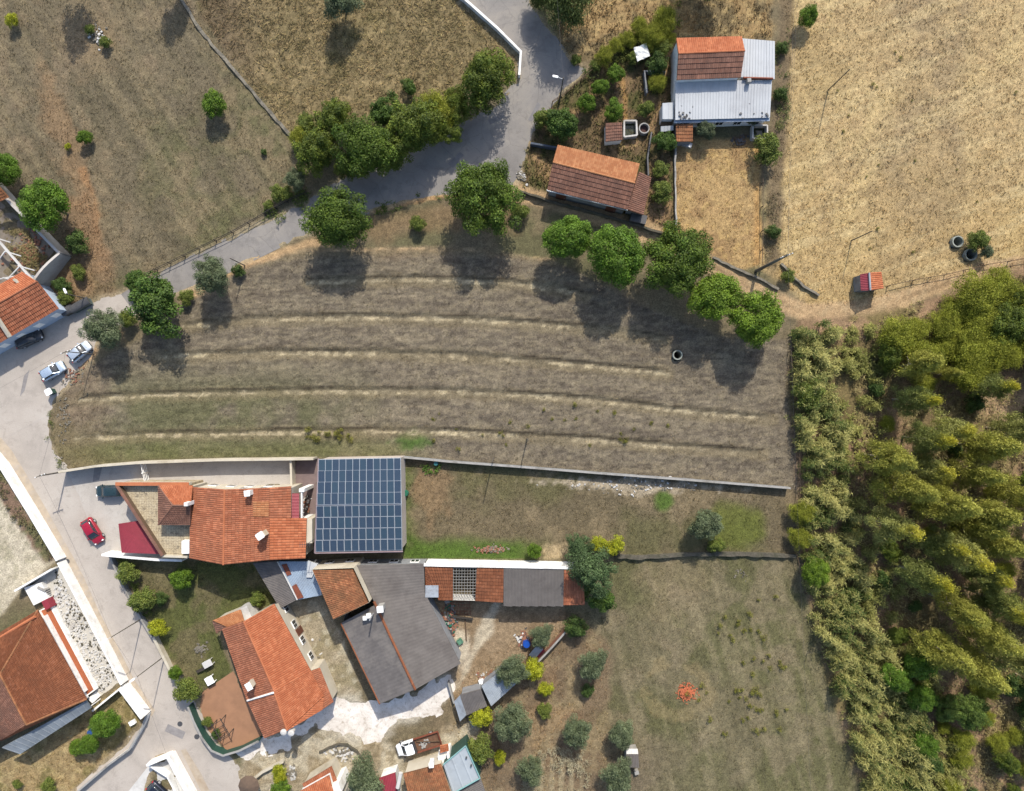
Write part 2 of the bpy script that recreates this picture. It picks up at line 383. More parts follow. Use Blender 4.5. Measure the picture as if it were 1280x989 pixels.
Z_PATIO = [(255, 866), (291, 841), (310, 875), (326, 920), (300, 934), (284, 936), (262, 912), (252, 884)]
Z_COURT = [(34, 738), (70, 710), (84, 716), (155, 848), (118, 874), (64, 757)]
Z_BROWN = [(370, 574), (397, 573), (394, 640), (390, 680), (376, 660), (380, 612), (370, 606)]
WELLS = [(846, 444, 6.0), (1194.5, 303, 7.0), (1211, 319, 7.6)]

def zmask(poly, px, py, soft=5, wob=6, seed=0, sc_=.06):
    d = sdf(poly, px, py)+(fbm(px*sc_, py*sc_, 40+seed, 4)-.5)*2*wob
    return sstep(soft, -soft, d)
def ground_colour(px, py):
    x = px/9; y = py/9
    n1 = fbm(x*.09, y*.09, 1, 5); n2 = fbm(x*.35, y*.35, 2, 4); n3 = fbm(x*1.3, y*1.3, 3, 3); n4 = fbm(x*.05+9, y*.05, 5, 3)
    def L(a, b, t): return a+(np.asarray(b)-a)*t[:, None]
    c = np.ones((len(px), 3))*A(132, 118, 94)
    c = L(c, A(112, 110, 78), sstep(.42, .66, n1)*.7)
    c = L(c, A(150, 130, 106), sstep(.5, .75, n2)*.6)
    # NW field
    m = zmask(Z_NWF, px, py, 6, 6, 1)
    f = np.ones((len(px), 3))*A(127, 114, 93)
    f = L(f, A(104, 106, 66), sstep(.40, .6, fbm(x*.06, y*.06+4, 8, 4)*.6+n2*.4)*.8*sstep(100, 300, px*.6+py*.7))
    f = L(f, A(152, 132, 108), sstep(.5, .72, n2)*.7)
    stw = fbm((x*.55+y*.83)*.1, (x*.83-y*.55)*1.2, 64, 3); f = L(f, A(150, 134, 106), sstep(.54, .7, stw)*.5); f = L(f, A(102, 94, 72), sstep(.46, .3, stw)*.4)
    f = L(f, A(160, 130, 100), sstep(24, 2, ldist(PATH_W, px, py)+(n2-.5)*60)*.7)
    f = L(f, A(190, 142, 100), sstep(8, 1, np.abs(ldist([(104, 215), (118, 245), (122, 290)], px, py)+(n2-.5)*26))*.6)
    f = L(f, A(168, 142, 112), sstep(55, 15, np.hypot(px-110, py-50)+(n2-.5)*50)*.5)
    c = L(c, f, m)
    # north dry-grass field, combed in swirls
    m = zmask(Z_NFIELD, px, py, 4, 4, 2)
    wx = (fbm(x*.12, y*.12, 12, 3)-.5)*10; wy = (fbm(x*.12+5, y*.12, 13, 3)-.5)*10
    sw = .55*fbm((x+wx*1.6)*.45, (y+wy*2.6)*1.5, 14, 3)+.45*fbm((x+wx*2)*1.1, (y+wy*3)*2.6, 15, 2)
    f = np.ones((len(px), 3))*A(146, 128, 94)
    f = L(f, A(172, 150, 112), sstep(.46, .66, sw)*.8); f = L(f, A(124, 110, 78), sstep(.5, .32, sw)*.7)
    f = L(f, A(122, 104, 84), sstep(360, 260, px+(n1-.5)*160)*.8)
    f = L(f, A(112, 108, 62), sstep(.6, .74, n1)*.5)
    c = L(c, f, m)
    for zz, sd in ((Z_NGOLD, 3), (Z_NGOLD2, 4)):
        f = np.ones((len(px), 3))*A(176, 146, 104); f = L(f, A(128, 112, 84), sstep(.46, .64, n2)*.9); f = L(f, A(200, 172, 124), sstep(.5, .7, n3)*.6)
        c = L(c, f, zmask(zz, px, py, 6, 10, sd))
    # gold stubble
    m = zmask(Z_GOLD, px, py, 6, 9, 5)
    f = np.ones((len(px), 3))*A(203, 174, 130)
    f = L(f, A(217, 189, 140), sstep(.45, .65, n2)*.8)
    band = sstep(70, 15, np.abs(px-1165+(py-140)*.08+(n1-.5)*120))
    f = L(f, A(172, 148, 116), np.clip(band*(.35+sstep(.42, .6, n2)), 0, 1)*.85)
    f = L(f, A(170, 142, 106), sstep(.60, .72, n3)*.55)
    f = L(f, A(190, 162, 116), sstep(.5, .3, n1)*.6)
    f = L(f, A(206, 170, 108), sstep(150, 330, py)*.25)
    f = L(f, A(222, 196, 150), sstep(.56, .7, fbm((x*.94-y*.34)*.12, (x*.34+y*.94)*1.4, 61, 3))*.5)
    for tk in ([(1000, 372), (1040, 250), (1110, 150), (1220, 70), (1330, 30)], [(1120, 350), (1180, 250), (1290, 190), (1350, 170)]):
        dd = ldist(tk, px, py)+(n2-.5)*4; f = L(f, A(176, 150, 114), (sstep(2.6, .8, np.abs(dd-5)))*sstep(.4, .55, fbm(x*.2, y*.2, 62, 2))*.55)
    c = L(c, f, m)
    f = np.ones((len(px), 3))*A(198, 164, 116); f = L(f, A(174, 140, 100), sstep(.45, .62, n2)*.8); f = L(f, A(204, 170, 116), sstep(.55, .7, n3)*.8)
    f = L(f, A(206, 160, 104), sstep(9, 2, np.abs(px-948))*.7)
    c = L(c, f, zmask(Z_YARD, px, py, 3, 3, 6))
    f = np.ones((len(px), 3))*A(124, 104, 76); f = L(f, A(92, 96, 50), sstep(.46, .6, n2)*.7); f = L(f, A(184, 148, 112), sstep(.54, .68, fbm(x*.4, y*.25, 21, 3))*.8)
    f = L(f, A(120, 92, 74), sstep(.3, .5, np.sin(x*5.2+y*.6+n2*3))*.3)
    c = L(c, f, zmask(Z_MGARD, px, py, 3, 3, 7))
    c = L(c, A(196, 152, 100), sstep(4, 1, ldist([(775, 85), (781, 120), (782, 150)], px, py)+(n3-.5)*4)*.8)
    c = L(c, A(128, 110, 88), sstep(14, 4, np.abs(px-975+(py-150)*.06)+(n2-.5)*14)*sstep(360, 320, py)*.9)
    # main terraced field
    m = zmask(Z_FIELD, px, py, 3, 3, 9)
    bow = py-((px-500)/480)**2*18-(px-500)*.02
    st = fbm(x*.16, bow/9*1.5, 16, 4); st2 = fbm(x*.5, bow/9*4.5, 17, 2)
    f = np.ones((len(px), 3))*A(130, 118, 101)
    f = L(f, A(116, 104, 89), sstep(.52, .32, st)*.65); f = L(f, A(144, 131, 110), sstep(.52, .7, st)*.7)
    f = L(f, A(156, 142, 118), sstep(.54, .72, st2)*.45); f = L(f, A(100, 90, 78), sstep(.46, .28, st2)*.45)
    f = L(f, A(152, 138, 114), sstep(.55, .75, n3)*.4)
    fi = fbm(x*1.1, bow/9*3.2, 18, 3); f = L(f, A(160, 146, 120), sstep(.55, .72, fi)*.5); f = L(f, A(94, 84, 72), sstep(.45, .28, fi)*.5)
    gr = np.clip(sstep(560, 330, px)*sstep(430, 530, py)*1.2, 0, 1)*sstep(.32, .58, n1*.5+n2*.5)
    f = L(f, A(100, 104, 62), gr*.58)
    f = L(f, A(112, 116, 60), sstep(30, 5, np.abs(py-566)+(n2-.5)*40)*sstep(560, 480, px)*.45)
    f = L(f, A(84, 112, 48), sstep(1, .4, np.hypot((px-517)/34, (py-550)/16)+(n3-.5)*.7)*.9)
    f = L(f, A(150, 124, 96), sstep(160, 60, px+(n1-.5)*80)*.4)
    f = L(f, A(138, 118, 96), sstep(330, 312, py+(n2-.5)*20)*.7)
    for k, s in enumerate(STRIPS):
        d = ldist([(a, b+1) for a, b in s], px, py)
        br = fbm(x*.12+k*7, y*.05+k, 25, 3)*.6+fbm(x*.7+k*3, y*1.2, 26, 3)*.55
        w = 1.3+3.0*fbm(x*.8+k*9, y*.3, 27, 3); chunk = sstep(.38, .56, fbm(x*1.3+k*5, y*1.9, 29, 3))
        a = sstep(1.35, .5, d/w+(n3-.5)*1.4)*(.12+.88*sstep(.42, .58, br)*(.3+.7*chunk))
        f = L(f, A(208, 190, 154) if k else A(216, 184, 142), a*.95)
        f = L(f, A(150, 134, 102), sstep(12, 4, d+(n3-.5)*8)*(1-a)*.5)
        f = L(f, A(78, 66, 52), sstep(1.7, .6, ldist([(p, q-4.6) for p, q in s], px, py)+(n3-.5)*2)*.75*sstep(.3, .6, fbm(x*.2, y*.1+k, 28, 2)))  # shade line under the terrace step, painted into the soil colour
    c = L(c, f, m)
    d = ldist([(232, 370), (300, 332), (380, 306), (420, 298)], px, py)
    c = L(c, A(214, 176, 134), sstep(9, 3, d+(n2-.5)*10)*.85)
    c = L(c, A(206, 160, 112), sstep(4, 1, ldist([(465, 265), (500, 256), (548, 246), (592, 242), (648, 238)], px, py)+(n3-.5)*4)*.9)
    c = L(c, A(150, 122, 92), sstep(8, 3, ldist([(470, 285), (560, 268), (640, 275)], px, py)/3+(n2-.5)*10)*.6)
    # dirt track
    d = ldist(TRACK, px, py)
    tr = sstep(15, 8, d+(n2-.5)*10)
    f = np.ones((len(px), 3))*A(206, 172, 134); f = L(f, A(158, 130, 100), sstep(4, 1.5, d)*sstep(.4, .6, n2)*.8); f = L(f, A(204, 176, 140), sstep(.55, .7, n3)*.6)
    c = L(c, f, tr*.95)
    # lots
    f = np.ones((len(px), 3))*A(125, 111, 88); f = L(f, A(106, 104, 66), sstep(.46, .62, n1)*.6); f = L(f, A(150, 132, 106), sstep(.52, .7, n2)*.7)
    f = L(f, A(84, 112, 38), np.clip(sstep(664, 686, py+(n2-.5)*22)*sstep(700, 640, px)+sstep(530, 510, px+(n2-.5)*36)*sstep(.4, .6, n2)*.7, 0, 1)*.9)
    f = L(f, A(204, 186, 164), sstep(1, .3, np.abs(py-606-(px-800)*.03)/14+np.abs(px-800)/170+(n3-.5)*1.6)*.9)
    f = L(f, A(198, 174, 140), sstep(.9, .3, np.hypot((px-690)/34, (py-690)/14)+(n3-.5))*.9)
    f = L(f, A(164, 132, 100), sstep(1, .3, np.hypot((px-535)/26, (py-615)/34)+(n2-.5)*3)*.5)
    f = L(f, A(110, 116, 52), sstep(1, .5, np.hypot((px-915)/46, (py-655)/38)+(n2-.5)*.9)*.85)
    f = L(f, A(92, 120, 48), sstep(1, .5, np.hypot((px-831)/20, (py-627)/17)+(n2-.5)*.9)*.9)
    c = L(c, f, zmask(Z_LOT, px, py, 2, 2, 10))
    f = np.ones((len(px), 3))*A(130, 119, 93); f = L(f, A(108, 106, 70), sstep(.42, .62, n1)*.75); f = L(f, A(150, 134, 110), sstep(.5, .68, n2)*.6)
    f = L(f, A(154, 140, 112), sstep(.54, .7, fbm((x*.3+y*.95)*.12, (x*.95-y*.3)*1.3, 63, 3))*.5); f = L(f, A(104, 98, 72), sstep(.46, .3, fbm((x*.3+y*.95)*.12, (x*.95-y*.3)*1.3, 63, 3))*.4)
    f = L(f, A(158, 138, 112), sstep(60, 20, np.hypot(px-850, py-730)+(n2-.5)*60)*.5)
    f = L(f, A(172, 150, 112), sstep(5, 1, np.abs(np.hypot((px-842)*.75, py-862)-30)+(n2-.5)*40)*.35)
    f = L(f, A(112, 96, 84), sstep(900, 960, py)*sstep(860, 780, px)*.5)
    c = L(c, f, zmask(Z_SFIELD, px, py, 5, 8, 11))
    f = np.ones((len(px), 3))*A(140, 119, 96); f = L(f, A(168, 148, 116), sstep(.48, .66, n2)*.7); f = L(f, A(110, 104, 70), sstep(.5, .66, n1)*.7); f = L(f, A(172, 136, 104), sstep(.58, .7, fbm(x*.2, y*.2, 31, 3))*.3)
    row = sstep(.45, .6, np.sin(px*.52+n2*2)*.5+.5)*sstep(940, 950, py)*sstep(650, 665, px)*sstep(735, 722, px)
    f = L(f, A(200, 184, 152), row*.45)
    c = L(c, f, zmask(Z_GROVE, px, py, 5, 8, 12))
    f = np.ones((len(px), 3))*A(172, 147, 120); f = L(f, A(152, 127, 100), sstep(.45, .62, n2)*.8); f = L(f, A(214, 198, 176), sstep(1, .55, np.abs(px-604+(py-790)*.45)/16+np.abs(py-790)/70+(n2-.5)*.9)*.9)
    f = L(f, A(222, 206, 186), sstep(1, .5, np.hypot((px-578)/18, (py-810)/30)+(n2-.5)*.8)*.9)
    c = L(c, f, zmask(Z_YARD2, px, py, 2, 2, 13))
    f = np.ones((len(px), 3))*A(182, 166, 142); f = L(f, A(150, 138, 104), sstep(.48, .62, n2)*.5); f = L(f, A(210, 198, 176), sstep(.54, .66, n3)*.8)
    c = L(c, f, zmask(Z_YARDC, px, py, 3, 3, 14))
    f = np.ones((len(px), 3))*A(122, 112, 80); f = L(f, A(98, 104, 54), sstep(.44, .6, n2)*.75); f = L(f, A(150, 134, 104), sstep(.54, .68, n1)*.7)
    c = L(c, f, zmask(Z_GARDEN, px, py, 2, 2, 15))
    f = np.ones((len(px), 3))*A(220, 206, 186); f = L(f, A(202, 188, 166), sstep(.46, .64, n2)*.7); f = L(f, A(168, 160, 132), sstep(.58, .7, n3)*.5)
    c = L(c, f, zmask(Z_PALE, px, py, 3, 2, 16))
    d = ldist([(-10, 590), (20, 632), (48, 672), (60, 690)], px, py)
    f = np.ones((len(px), 3))*A(150, 122, 104); f = L(f, A(112, 118, 76), sstep(.45, .55, n2)*.8)
    c = L(c, f, sstep(15, 9, d+(n3-.5)*8))
    f = np.ones((len(px), 3))*A(176, 150, 110); f = L(f, A(130, 120, 72), sstep(.48, .62, n2)*.7); f = L(f, A(204, 180, 134), sstep(.52, .66, n3)*.6)
    c = L(c, f, zmask(Z_SWG, px, py, 2, 2, 17))
    f = np.ones((len(px), 3))*A(208, 194, 172); f = L(f, A(172, 152, 124), sstep(.45, .6, n2)*.8); f = L(f, A(142, 124, 96), sstep(.58, .7, n3)*.6)
    c = L(c, f, zmask(Z_CENT, px, py, 4, 6, 18))
    c = L(c, A(214, 202, 186), sstep(7, -7, sdf(Z_SLAB, px, py)+(n2-.5)*30)*.9)
    f = np.ones((len(px), 3))*A(150, 122, 96); f = L(f, A(176, 136, 102), sstep(.45, .6, n2)*.7)
    c = L(c, f, zmask(Z_LEFTV, px, py, 8, 10, 19)*.6)
    # forest floor
    f = np.ones((len(px), 3))*A(158, 130, 104); f = L(f, A(130, 118, 74), sstep(.45, .6, n1)*.7); f = L(f, A(184, 150, 122), sstep(.5, .66, n2)*.7)
    f = L(f, A(196, 164, 130), sstep(1, .4, np.hypot((px-1250)/42, (py-505)/26)+(n2-.5)*.9)*.9)
    f = L(f, A(176, 138, 112), sstep(1, .4, np.hypot((px-1115)/26, (py-650)/30)+(n2-.5)*1.1)*.7)
    f = L(f, A(150, 120, 98), sstep(1, .4, np.hypot((px-1130)/50, (py-420)/22)+(n2-.5)*1.1)*.7)
    c = L(c, f, zmask(Z_FOREST, px, py, 5, 6, 20))
    # verges: pale dust along the tar, tan strip beside the street wall
    for z in (Z_ROAD, Z_STREET):
        d = sdf(z, px, py)
        c = L(c, A(196, 176, 148), sstep(8, 1, d+(n2-.5)*14)*.65)
    c = L(c, A(206, 166, 128), sstep(6, 3, ldist([(60, 500), (100, 455), (118, 440)], px, py)+(n3-.5)*8)*.7)
    c *= (.72+.56*fbm(x*2.2, y*2.6, 33, 2))[:, None]*(np.array([1.01, 1.0, .90])+zmask(Z_FIELD, px, py, 3, 3, 9)[:, None]*np.array([.035, .025, .075]))
    return np.clip(c, .01, .8)
def ground_height(px, py):
    x = px/9; y = py/9
    h = (fbm(x*.9, y*.9, 51, 4)-.5)*.16+(fbm(x*.2, y*.2, 55, 2)-.5)*.15
    m = zmask(Z_FIELD, px, py, 3, 2, 9)
    bow = py-((px-500)/480)**2*18-(px-500)*.02
    hf = (fbm(x*.4, bow/9*2.2, 52, 3)-.5)*.16
    for s in STRIPS:
        sx = np.array([p[0] for p in s], float); sy = np.array([p[1] for p in s], float)
        dy = py-(np.interp(px, sx, sy)-4.5+(fbm(x*.6, y*.02, 53, 2)-.5)*2.5)
        ok = sstep(sx[0]-5, sx[0]+15, px)*sstep(sx[-1]+5, sx[-1]-15, px)
        hf = hf+ok*np.where(dy < 0, .26*sstep(-42, -2, dy), .26*sstep(1.2, 0, dy))
    h = h*(1-m)+hf*m
    flat = np.zeros(len(px))
    for z in (Z_ROAD, Z_STREET, Z_DRIVE, Z_SLAB, Z_PATIO, Z_COURT, Z_BROWN):
        d = sdf(z, px, py)+(fbm(x*.5, y*.5, 56, 3)-.5)*(26 if z is Z_SLAB else 7)
        flat = np.maximum(flat, sstep(1.5, -3.5, d))
    for z in (Z_PALE, Z_YARD2, Z_YARDC):
        h = h*(1-.75*sstep(3, -3, sdf(z, px, py)))
    h = (h+.03)*(1-flat)-.12*flat
    for wx, wy, r in WELLS: h = np.where(np.hypot(px-wx, py-wy) < r*.92, -3.0, h)
    return h
g = .3
xs = np.arange(-84, 84.01, g); ys = np.arange(-66, 66.01, g)
ext = np.array([2, 5, 10, 20, 40, 80, 160, 320, 640, 1200, 2000.])
xs = np.concatenate([-84-ext[::-1], xs, xs[-1]+ext]); ys = np.concatenate([-66-ext[::-1], ys, ys[-1]+ext])
GX, GY = np.meshgrid(xs, ys); fx = GX.ravel(); fy = GY.ravel()
gpx = fx*9+640; gpy = 494.5-fy*9
gc = ground_colour(gpx, gpy); gz = ground_height(gpx, gpy)
nx, ny = len(xs), len(ys)
ii = np.arange(nx*ny).reshape(ny, nx)
F = np.stack([ii[:-1, :-1], ii[:-1, 1:], ii[1:, 1:], ii[1:, :-1]], -1).reshape(-1, 4)
o = obj('ground', np.stack([fx, fy, gz], 1), F, M['ground'], colr=gc, smooth=True); tagp(o, kind='structure')

def sheet(name, poly, mat, z=0.0, sub=True):
    pts = [W(*p) for p in poly]
    V = [(p.x, p.y, z) for p in pts]
    o = obj(name, V, [tuple(range(len(V)))], mat); tagp(o, kind='structure'); return o
def grow(poly, d):                    # push an outline outwards by d pixels
    n = len(poly); out = []
    ar = sum(poly[i][0]*poly[(i+1) % n][1]-poly[(i+1) % n][0]*poly[i][1] for i in range(n)); s = 1 if ar > 0 else -1
    for i in range(n):
        a, b, c = Vector(poly[i-1]), Vector(poly[i]), Vector(poly[(i+1) % n])
        e1 = (b-a).normalized(); e2 = (c-b).normalized()
        nn = Vector((e1.y+e2.y, -e1.x-e2.x)); nn = nn.normalized() if nn.length > .1 else Vector((0, 0))
        out.append(tuple(b+nn*d*s))
    return out
sheet('road', grow(Z_ROAD, 4), M['asphalt'], 0.0)
sheet('street', grow(Z_STREET, 3.5), M['street'], .006)
sheet('driveway', grow(Z_DRIVE, 1), M['drive'], .012)
sheet('verge', [(-12, 540), (2, 548), (14, 562), (30, 588), (60, 640), (92, 697), (105, 722), (124, 765), (146, 806), (168, 850), (194, 888), (190, 896), (178, 884), (156, 850), (110, 766), (82, 700), (48, 642), (8, 580), (-20, 545)], plain('tan_verge', A(212, 192, 166), .95, .16, 1.2, A(200, 188, 176), .3), .014)
sheet('verge', [(226, 938), (232, 936), (252, 968), (272, 1010), (262, 1010), (244, 974)], plain('tan_verge_lower', A(206, 188, 164), .95, .14, 1.2, A(190, 166, 138), .3), .014)
sheet('concrete_yard', grow(Z_SLAB, 9), M['slab'], -.004)

# grass: uncountable, each zone its own stuff object
def tufts(name, label, poly, dens, hmin, hmax, blades, tint=(1, 1, 1), var=.35, lean=.9, seed=0, avoid=()):
    rs = np.random.RandomState(seed)
    P = np.array(poly, float); x0, y0 = np.maximum(P.min(0), (-60, -60)); x1, y1 = np.minimum(P.max(0), (1340, 1050))
    n = int((x1-x0)*(y1-y0)/81*dens)
    px = rs.uniform(x0, x1, n); py = rs.uniform(y0, y1, n)
    k = sdf(poly, px, py) < -1
    for z in (Z_ROAD, Z_STREET, Z_DRIVE, Z_SLAB)+tuple(avoid): k &= sdf(z, px, py) > 1.5
    for wx, wy, r in WELLS: k &= np.hypot(px-wx, py-wy) > r+3
    k &= rs.rand(n) < .35+.75*sstep(.3, .7, fbm(px/9*.8, py/9*.8, 70+seed, 3))
    px, py = px[k], py[k]; n = len(px)
    c = ground_colour(px, py)*np.array(tint); z = ground_height(px, py)
    hh = rs.uniform(hmin, hmax, n)
    V = []; C = []
    for b in range(blades):
        a = rs.uniform(0, 2*np.pi, n); l = hh*rs.uniform(.6, 1.2, n); w = l*rs.uniform(.12, .26, n)
        dx, dy = np.cos(a), np.sin(a)
        bx = (px-640)/9; by = (494.5-py)/9
        p0 = np.stack([bx-dy*w, by+dx*w, z-.02], 1); p1 = np.stack([bx+dy*w, by-dx*w, z-.02], 1)
        le = lean*rs.uniform(.4, 1.3, n)
        p2 = np.stack([bx+dx*l*le, by+dy*l*le, z+l*.75], 1)
        V.append(np.stack([p0, p1, p2], 1).reshape(-1, 3))
        cc = c*(1+rs.uniform(-var, var, (n, 1)))*(1+rs.uniform(-.06, .06, (n, 3)))
        C.append(np.repeat(cc, 3, 0))
    V = np.concatenate(V); C = np.clip(np.concatenate(C), .01, .7)
    F = np.arange(len(V)).reshape(-1, 3)
    o = obj(name, V, F, M['grass'], colr=C); tagp(o, label, 'grass', None, 'stuff')
tufts('dry_grass', 'short dry grass of the brown field left of the road', Z_NWF, 15, 0.09, 0.24, 3, (1.22, 1.17, 1.04), 0.6, seed=1)
tufts('combed_grass', 'long flattened straw grass in the field above the road', Z_NFIELD, 18, 0.15, 0.4, 3, (1.12, 1.1, 1.0), 0.55, 1.5, seed=2)
tufts('stubble', 'golden stubble of the large field at upper right', Z_GOLD, 16, 0.1, 0.27, 3, (1.12, 1.07, 0.96), 0.6, seed=3)
tufts('yard_straw', 'dry golden grass in the fenced yard below the white roof', Z_YARD, 14, 0.1, 0.25, 3, (1.15, 1.08, 0.97), 0.6, seed=4)
tufts('field_weeds', 'thin weeds on the terraced brown field', Z_FIELD, 15, 0.08, 0.2, 3, (1.16, 1.12, 1.0), 0.65, seed=5)
tufts('lot_grass', 'mixed dry and green grass of the narrow walled lot', Z_LOT, 12, 0.1, 0.25, 3, (1.16, 1.14, 1.0), 0.6, seed=6)
tufts('meadow_grass', 'grey green grass of the lower right meadow', Z_SFIELD, 13, 0.09, 0.22, 3, (1.12, 1.12, 1.0), 0.65, seed=7)
tufts('grove_grass', 'patchy straw between the olive trees', Z_GROVE, 12, 0.1, 0.3, 3, (1.2, 1.13, 1.0), 0.6, seed=8)
tufts('garden_grass', 'rough lawn below the tiled house', Z_GARDEN, 14, .08, .25, 3, (1.0, 1.1, .95), .4, seed=9)
tufts('plot_weeds', 'weeds of the vegetable garden beside the white roof', Z_MGARD, 14, .15, .5, 3, (.95, 1.1, .9), .5, seed=10)
tufts('verge_straw', 'straw on the gold ground at the top centre', Z_NGOLD, 16, .15, .45, 3, (1.1, 1.05, 1), .45, seed=11)
tufts('strip_straw', 'straw on the ground behind the tiled roof at the top', Z_NGOLD2, 16, .15, .4, 3, (1.1, 1.05, 1), .45, seed=12)
tufts('corner_grass', 'dry grass of the lower left garden', Z_SWG, 14, .1, .3, 3, (1.05, 1.05, .95), .4, seed=13)
tufts('wild_grass', 'rough dry scrub between the ruin and the field', Z_LEFTV, 14, 0.1, 0.28, 3, (1.15, 1.1, 1.0), .45, seed=14)
# ---------------------------------------------------------------- roofs and walls
def rib_height(u, v, kind):
    fu = u-np.floor(u); fv = v-np.floor(v)
    if kind == 'tile':  return .05*np.abs(np.sin(np.pi*fu))+.06*(1-fv)
    if kind == 'corr':  return .02*np.sin(2*np.pi*fu)
    if kind == 'sheet': return .05*np.where((fu < .18), np.sin(np.pi*np.clip(fu/.18, 0, 1)), 0)
    return 0*u
def roof(name, pts, mat, parent, kind='tile', pitch=.27, course=.42, thick=.12, label=None):
    """pts: convex outline, first edge = eave (left to right seen from outside), then up the slope."""
    P = [Vector(p) for p in pts]; n = len(P)
    N = Vector((0, 0, 0))
    for i in range(n): N += P[i].cross(P[(i+1) % n])
    N.normalize(); flip = N.z < 0
    if flip: N = -N
    sub = {'tile': 5, 'corr': 6, 'sheet': 8, 'flat': 1}[kind]
    if n == 4:
        U1 = (P[1]-P[0]).length; U2 = (P[2]-P[3]).length; L = max(U1, U2); Hh = max((P[3]-P[0]).length, (P[2]-P[1]).length)
        nu = max(2, int(round(L/pitch))); nv = max(1, int(round(Hh/course)))
        us = np.linspace(0, nu, nu*sub+1)
        if kind == 'tile': vs = np.concatenate([[k+1e-3, k+.999] for k in range(nv)])
        else: vs = np.linspace(0, nv, nv+1)
        UU, VV = np.meshgrid(us, vs); a = (UU/nu)[..., None]; b = (VV/nv)[..., None]
        p0, p1, p2, p3 = [np.array(p) for p in P]
        X = (p0*(1-a)+p1*a)*(1-b)+(p3*(1-a)+p2*a)*b
    else:
        Ud = (P[1]-P[0]).normalized(); Vd = N.cross(Ud)
        c2 = [((p-P[0]).dot(Ud), (p-P[0]).dot(Vd)) for p in P]
        if sum(c[1] for c in c2) < 0: Vd = -Vd; c2 = [(a, -b) for a, b in c2]
        u0 = min(c[0] for c in c2); u1 = max(c[0] for c in c2); vmax = max(c[1] for c in c2)
        nu = max(2, int(round((u1-u0)/pitch))); nv = max(1, int(math.ceil(vmax/course)))
        us = np.linspace(u0+1e-3, u1-1e-3, nu*sub+1)
        lo = np.full(len(us), 1e9); hi = np.full(len(us), -1e9)
        for i in range(n):
            (ax, ay), (bx, by) = c2[i], c2[(i+1) % n]
            if abs(bx-ax) < 1e-6: continue
            t = (us-ax)/(bx-ax); ok = (t >= 0) & (t <= 1); v = ay+(by-ay)*t
            lo = np.where(ok, np.minimum(lo, v), lo); hi = np.where(ok, np.maximum(hi, v), hi)
        if kind == 'tile': vs = np.concatenate([[(k+1e-3)*course, (k+.999)*course] for k in range(nv)])
        else: vs = np.linspace(0, nv*course, nv+1)
        VVm = np.clip(vs[:, None], lo[None, :], hi[None, :]); UUm = np.repeat(us[None, :], len(vs), 0)
        X = np.array(P[0])+UUm[..., None]*np.array(Ud)+VVm[..., None]*np.array(Vd)
        UU = (UUm-u0)/pitch; VV = np.clip(vs[:, None]/course+0*UUm, 0, None)
    Hn = rib_height(UU, VV, kind)*(.28 if kind == 'corr' and pitch > .4 else 1)
    rs = np.random.RandomState(abs(hash(round(P[0].x*100))) % 9999)
    Hn = Hn+.025*(vnoise(X[..., 0]*.8, X[..., 1]*.8, 3)-.5)*(2 if kind == 'tile' else 1)
    X = X+Hn[..., None]*np.array(N)
    ny_, nx_ = X.shape[:2]
    I = np.arange(ny_*nx_).reshape(ny_, nx_)
    F = np.stack([I[:-1, :-1], I[:-1, 1:], I[1:, 1:], I[1:, :-1]], -1).reshape(-1, 4)
    if flip: F = F[:, ::-1]
    V = X.reshape(-1, 3); UV = np.stack([UU.ravel(), VV.ravel()], 1)
    # slab below
    b0 = len(V); low = np.array([np.array(p-N*.01) for p in P]+[np.array(p-N*(thick+.08)) for p in P])
    V = np.concatenate([V, low]); UV = np.concatenate([UV, np.zeros((2*n, 2))])
    SF = [[b0+i, b0+(i+1) % n, b0+n+(i+1) % n, b0+n+i] for i in range(n)]
    if n == 4: SF += [[b0+n+3, b0+n+2, b0+n+1, b0+n]]
    elif n == 3: SF += [[b0+n, b0+n+2, b0+n+1, b0+n+1], ] and []
    F = np.concatenate([F, np.array(SF)]) if SF else F
    o = obj(name, V, F, mat, parent, uv=UV)
    if label: o['label'] = label
    return o
def cap(parent, p, q, mat, r=.14, name='ridge_tiles'):
    p, q = Vector(p), Vector(q); m = MB(); L = (q-p).length; k = max(1, int(L/.42))
    for i in range(k):
        a = p.lerp(q, i/k); b = p.lerp(q, (i+1.08)/k); m.tube(a, b, r*1.08, r*.9, 8)
    return m.build(name, mat, parent)
def walls(parent, pts, mat, inset=.3, z0=-.3, drop=.12, name='wall'):
    """closed wall ring below roof points (each with its own top height)"""
    P = [Vector(p) for p in pts]; c = sum(P, Vector((0, 0, 0)))/len(P)
    q = []
    for p in P:
        d = Vector((c.x-p.x, c.y-p.y, 0)); d = d.normalized() if d.length > 0 else d
        q.append(p+d*inset)
    m = MB(); m.prism([(p.x, p.y) for p in q], z0, [p.z-drop for p in q], cap=False)
    return m.build(name, mat, parent), q
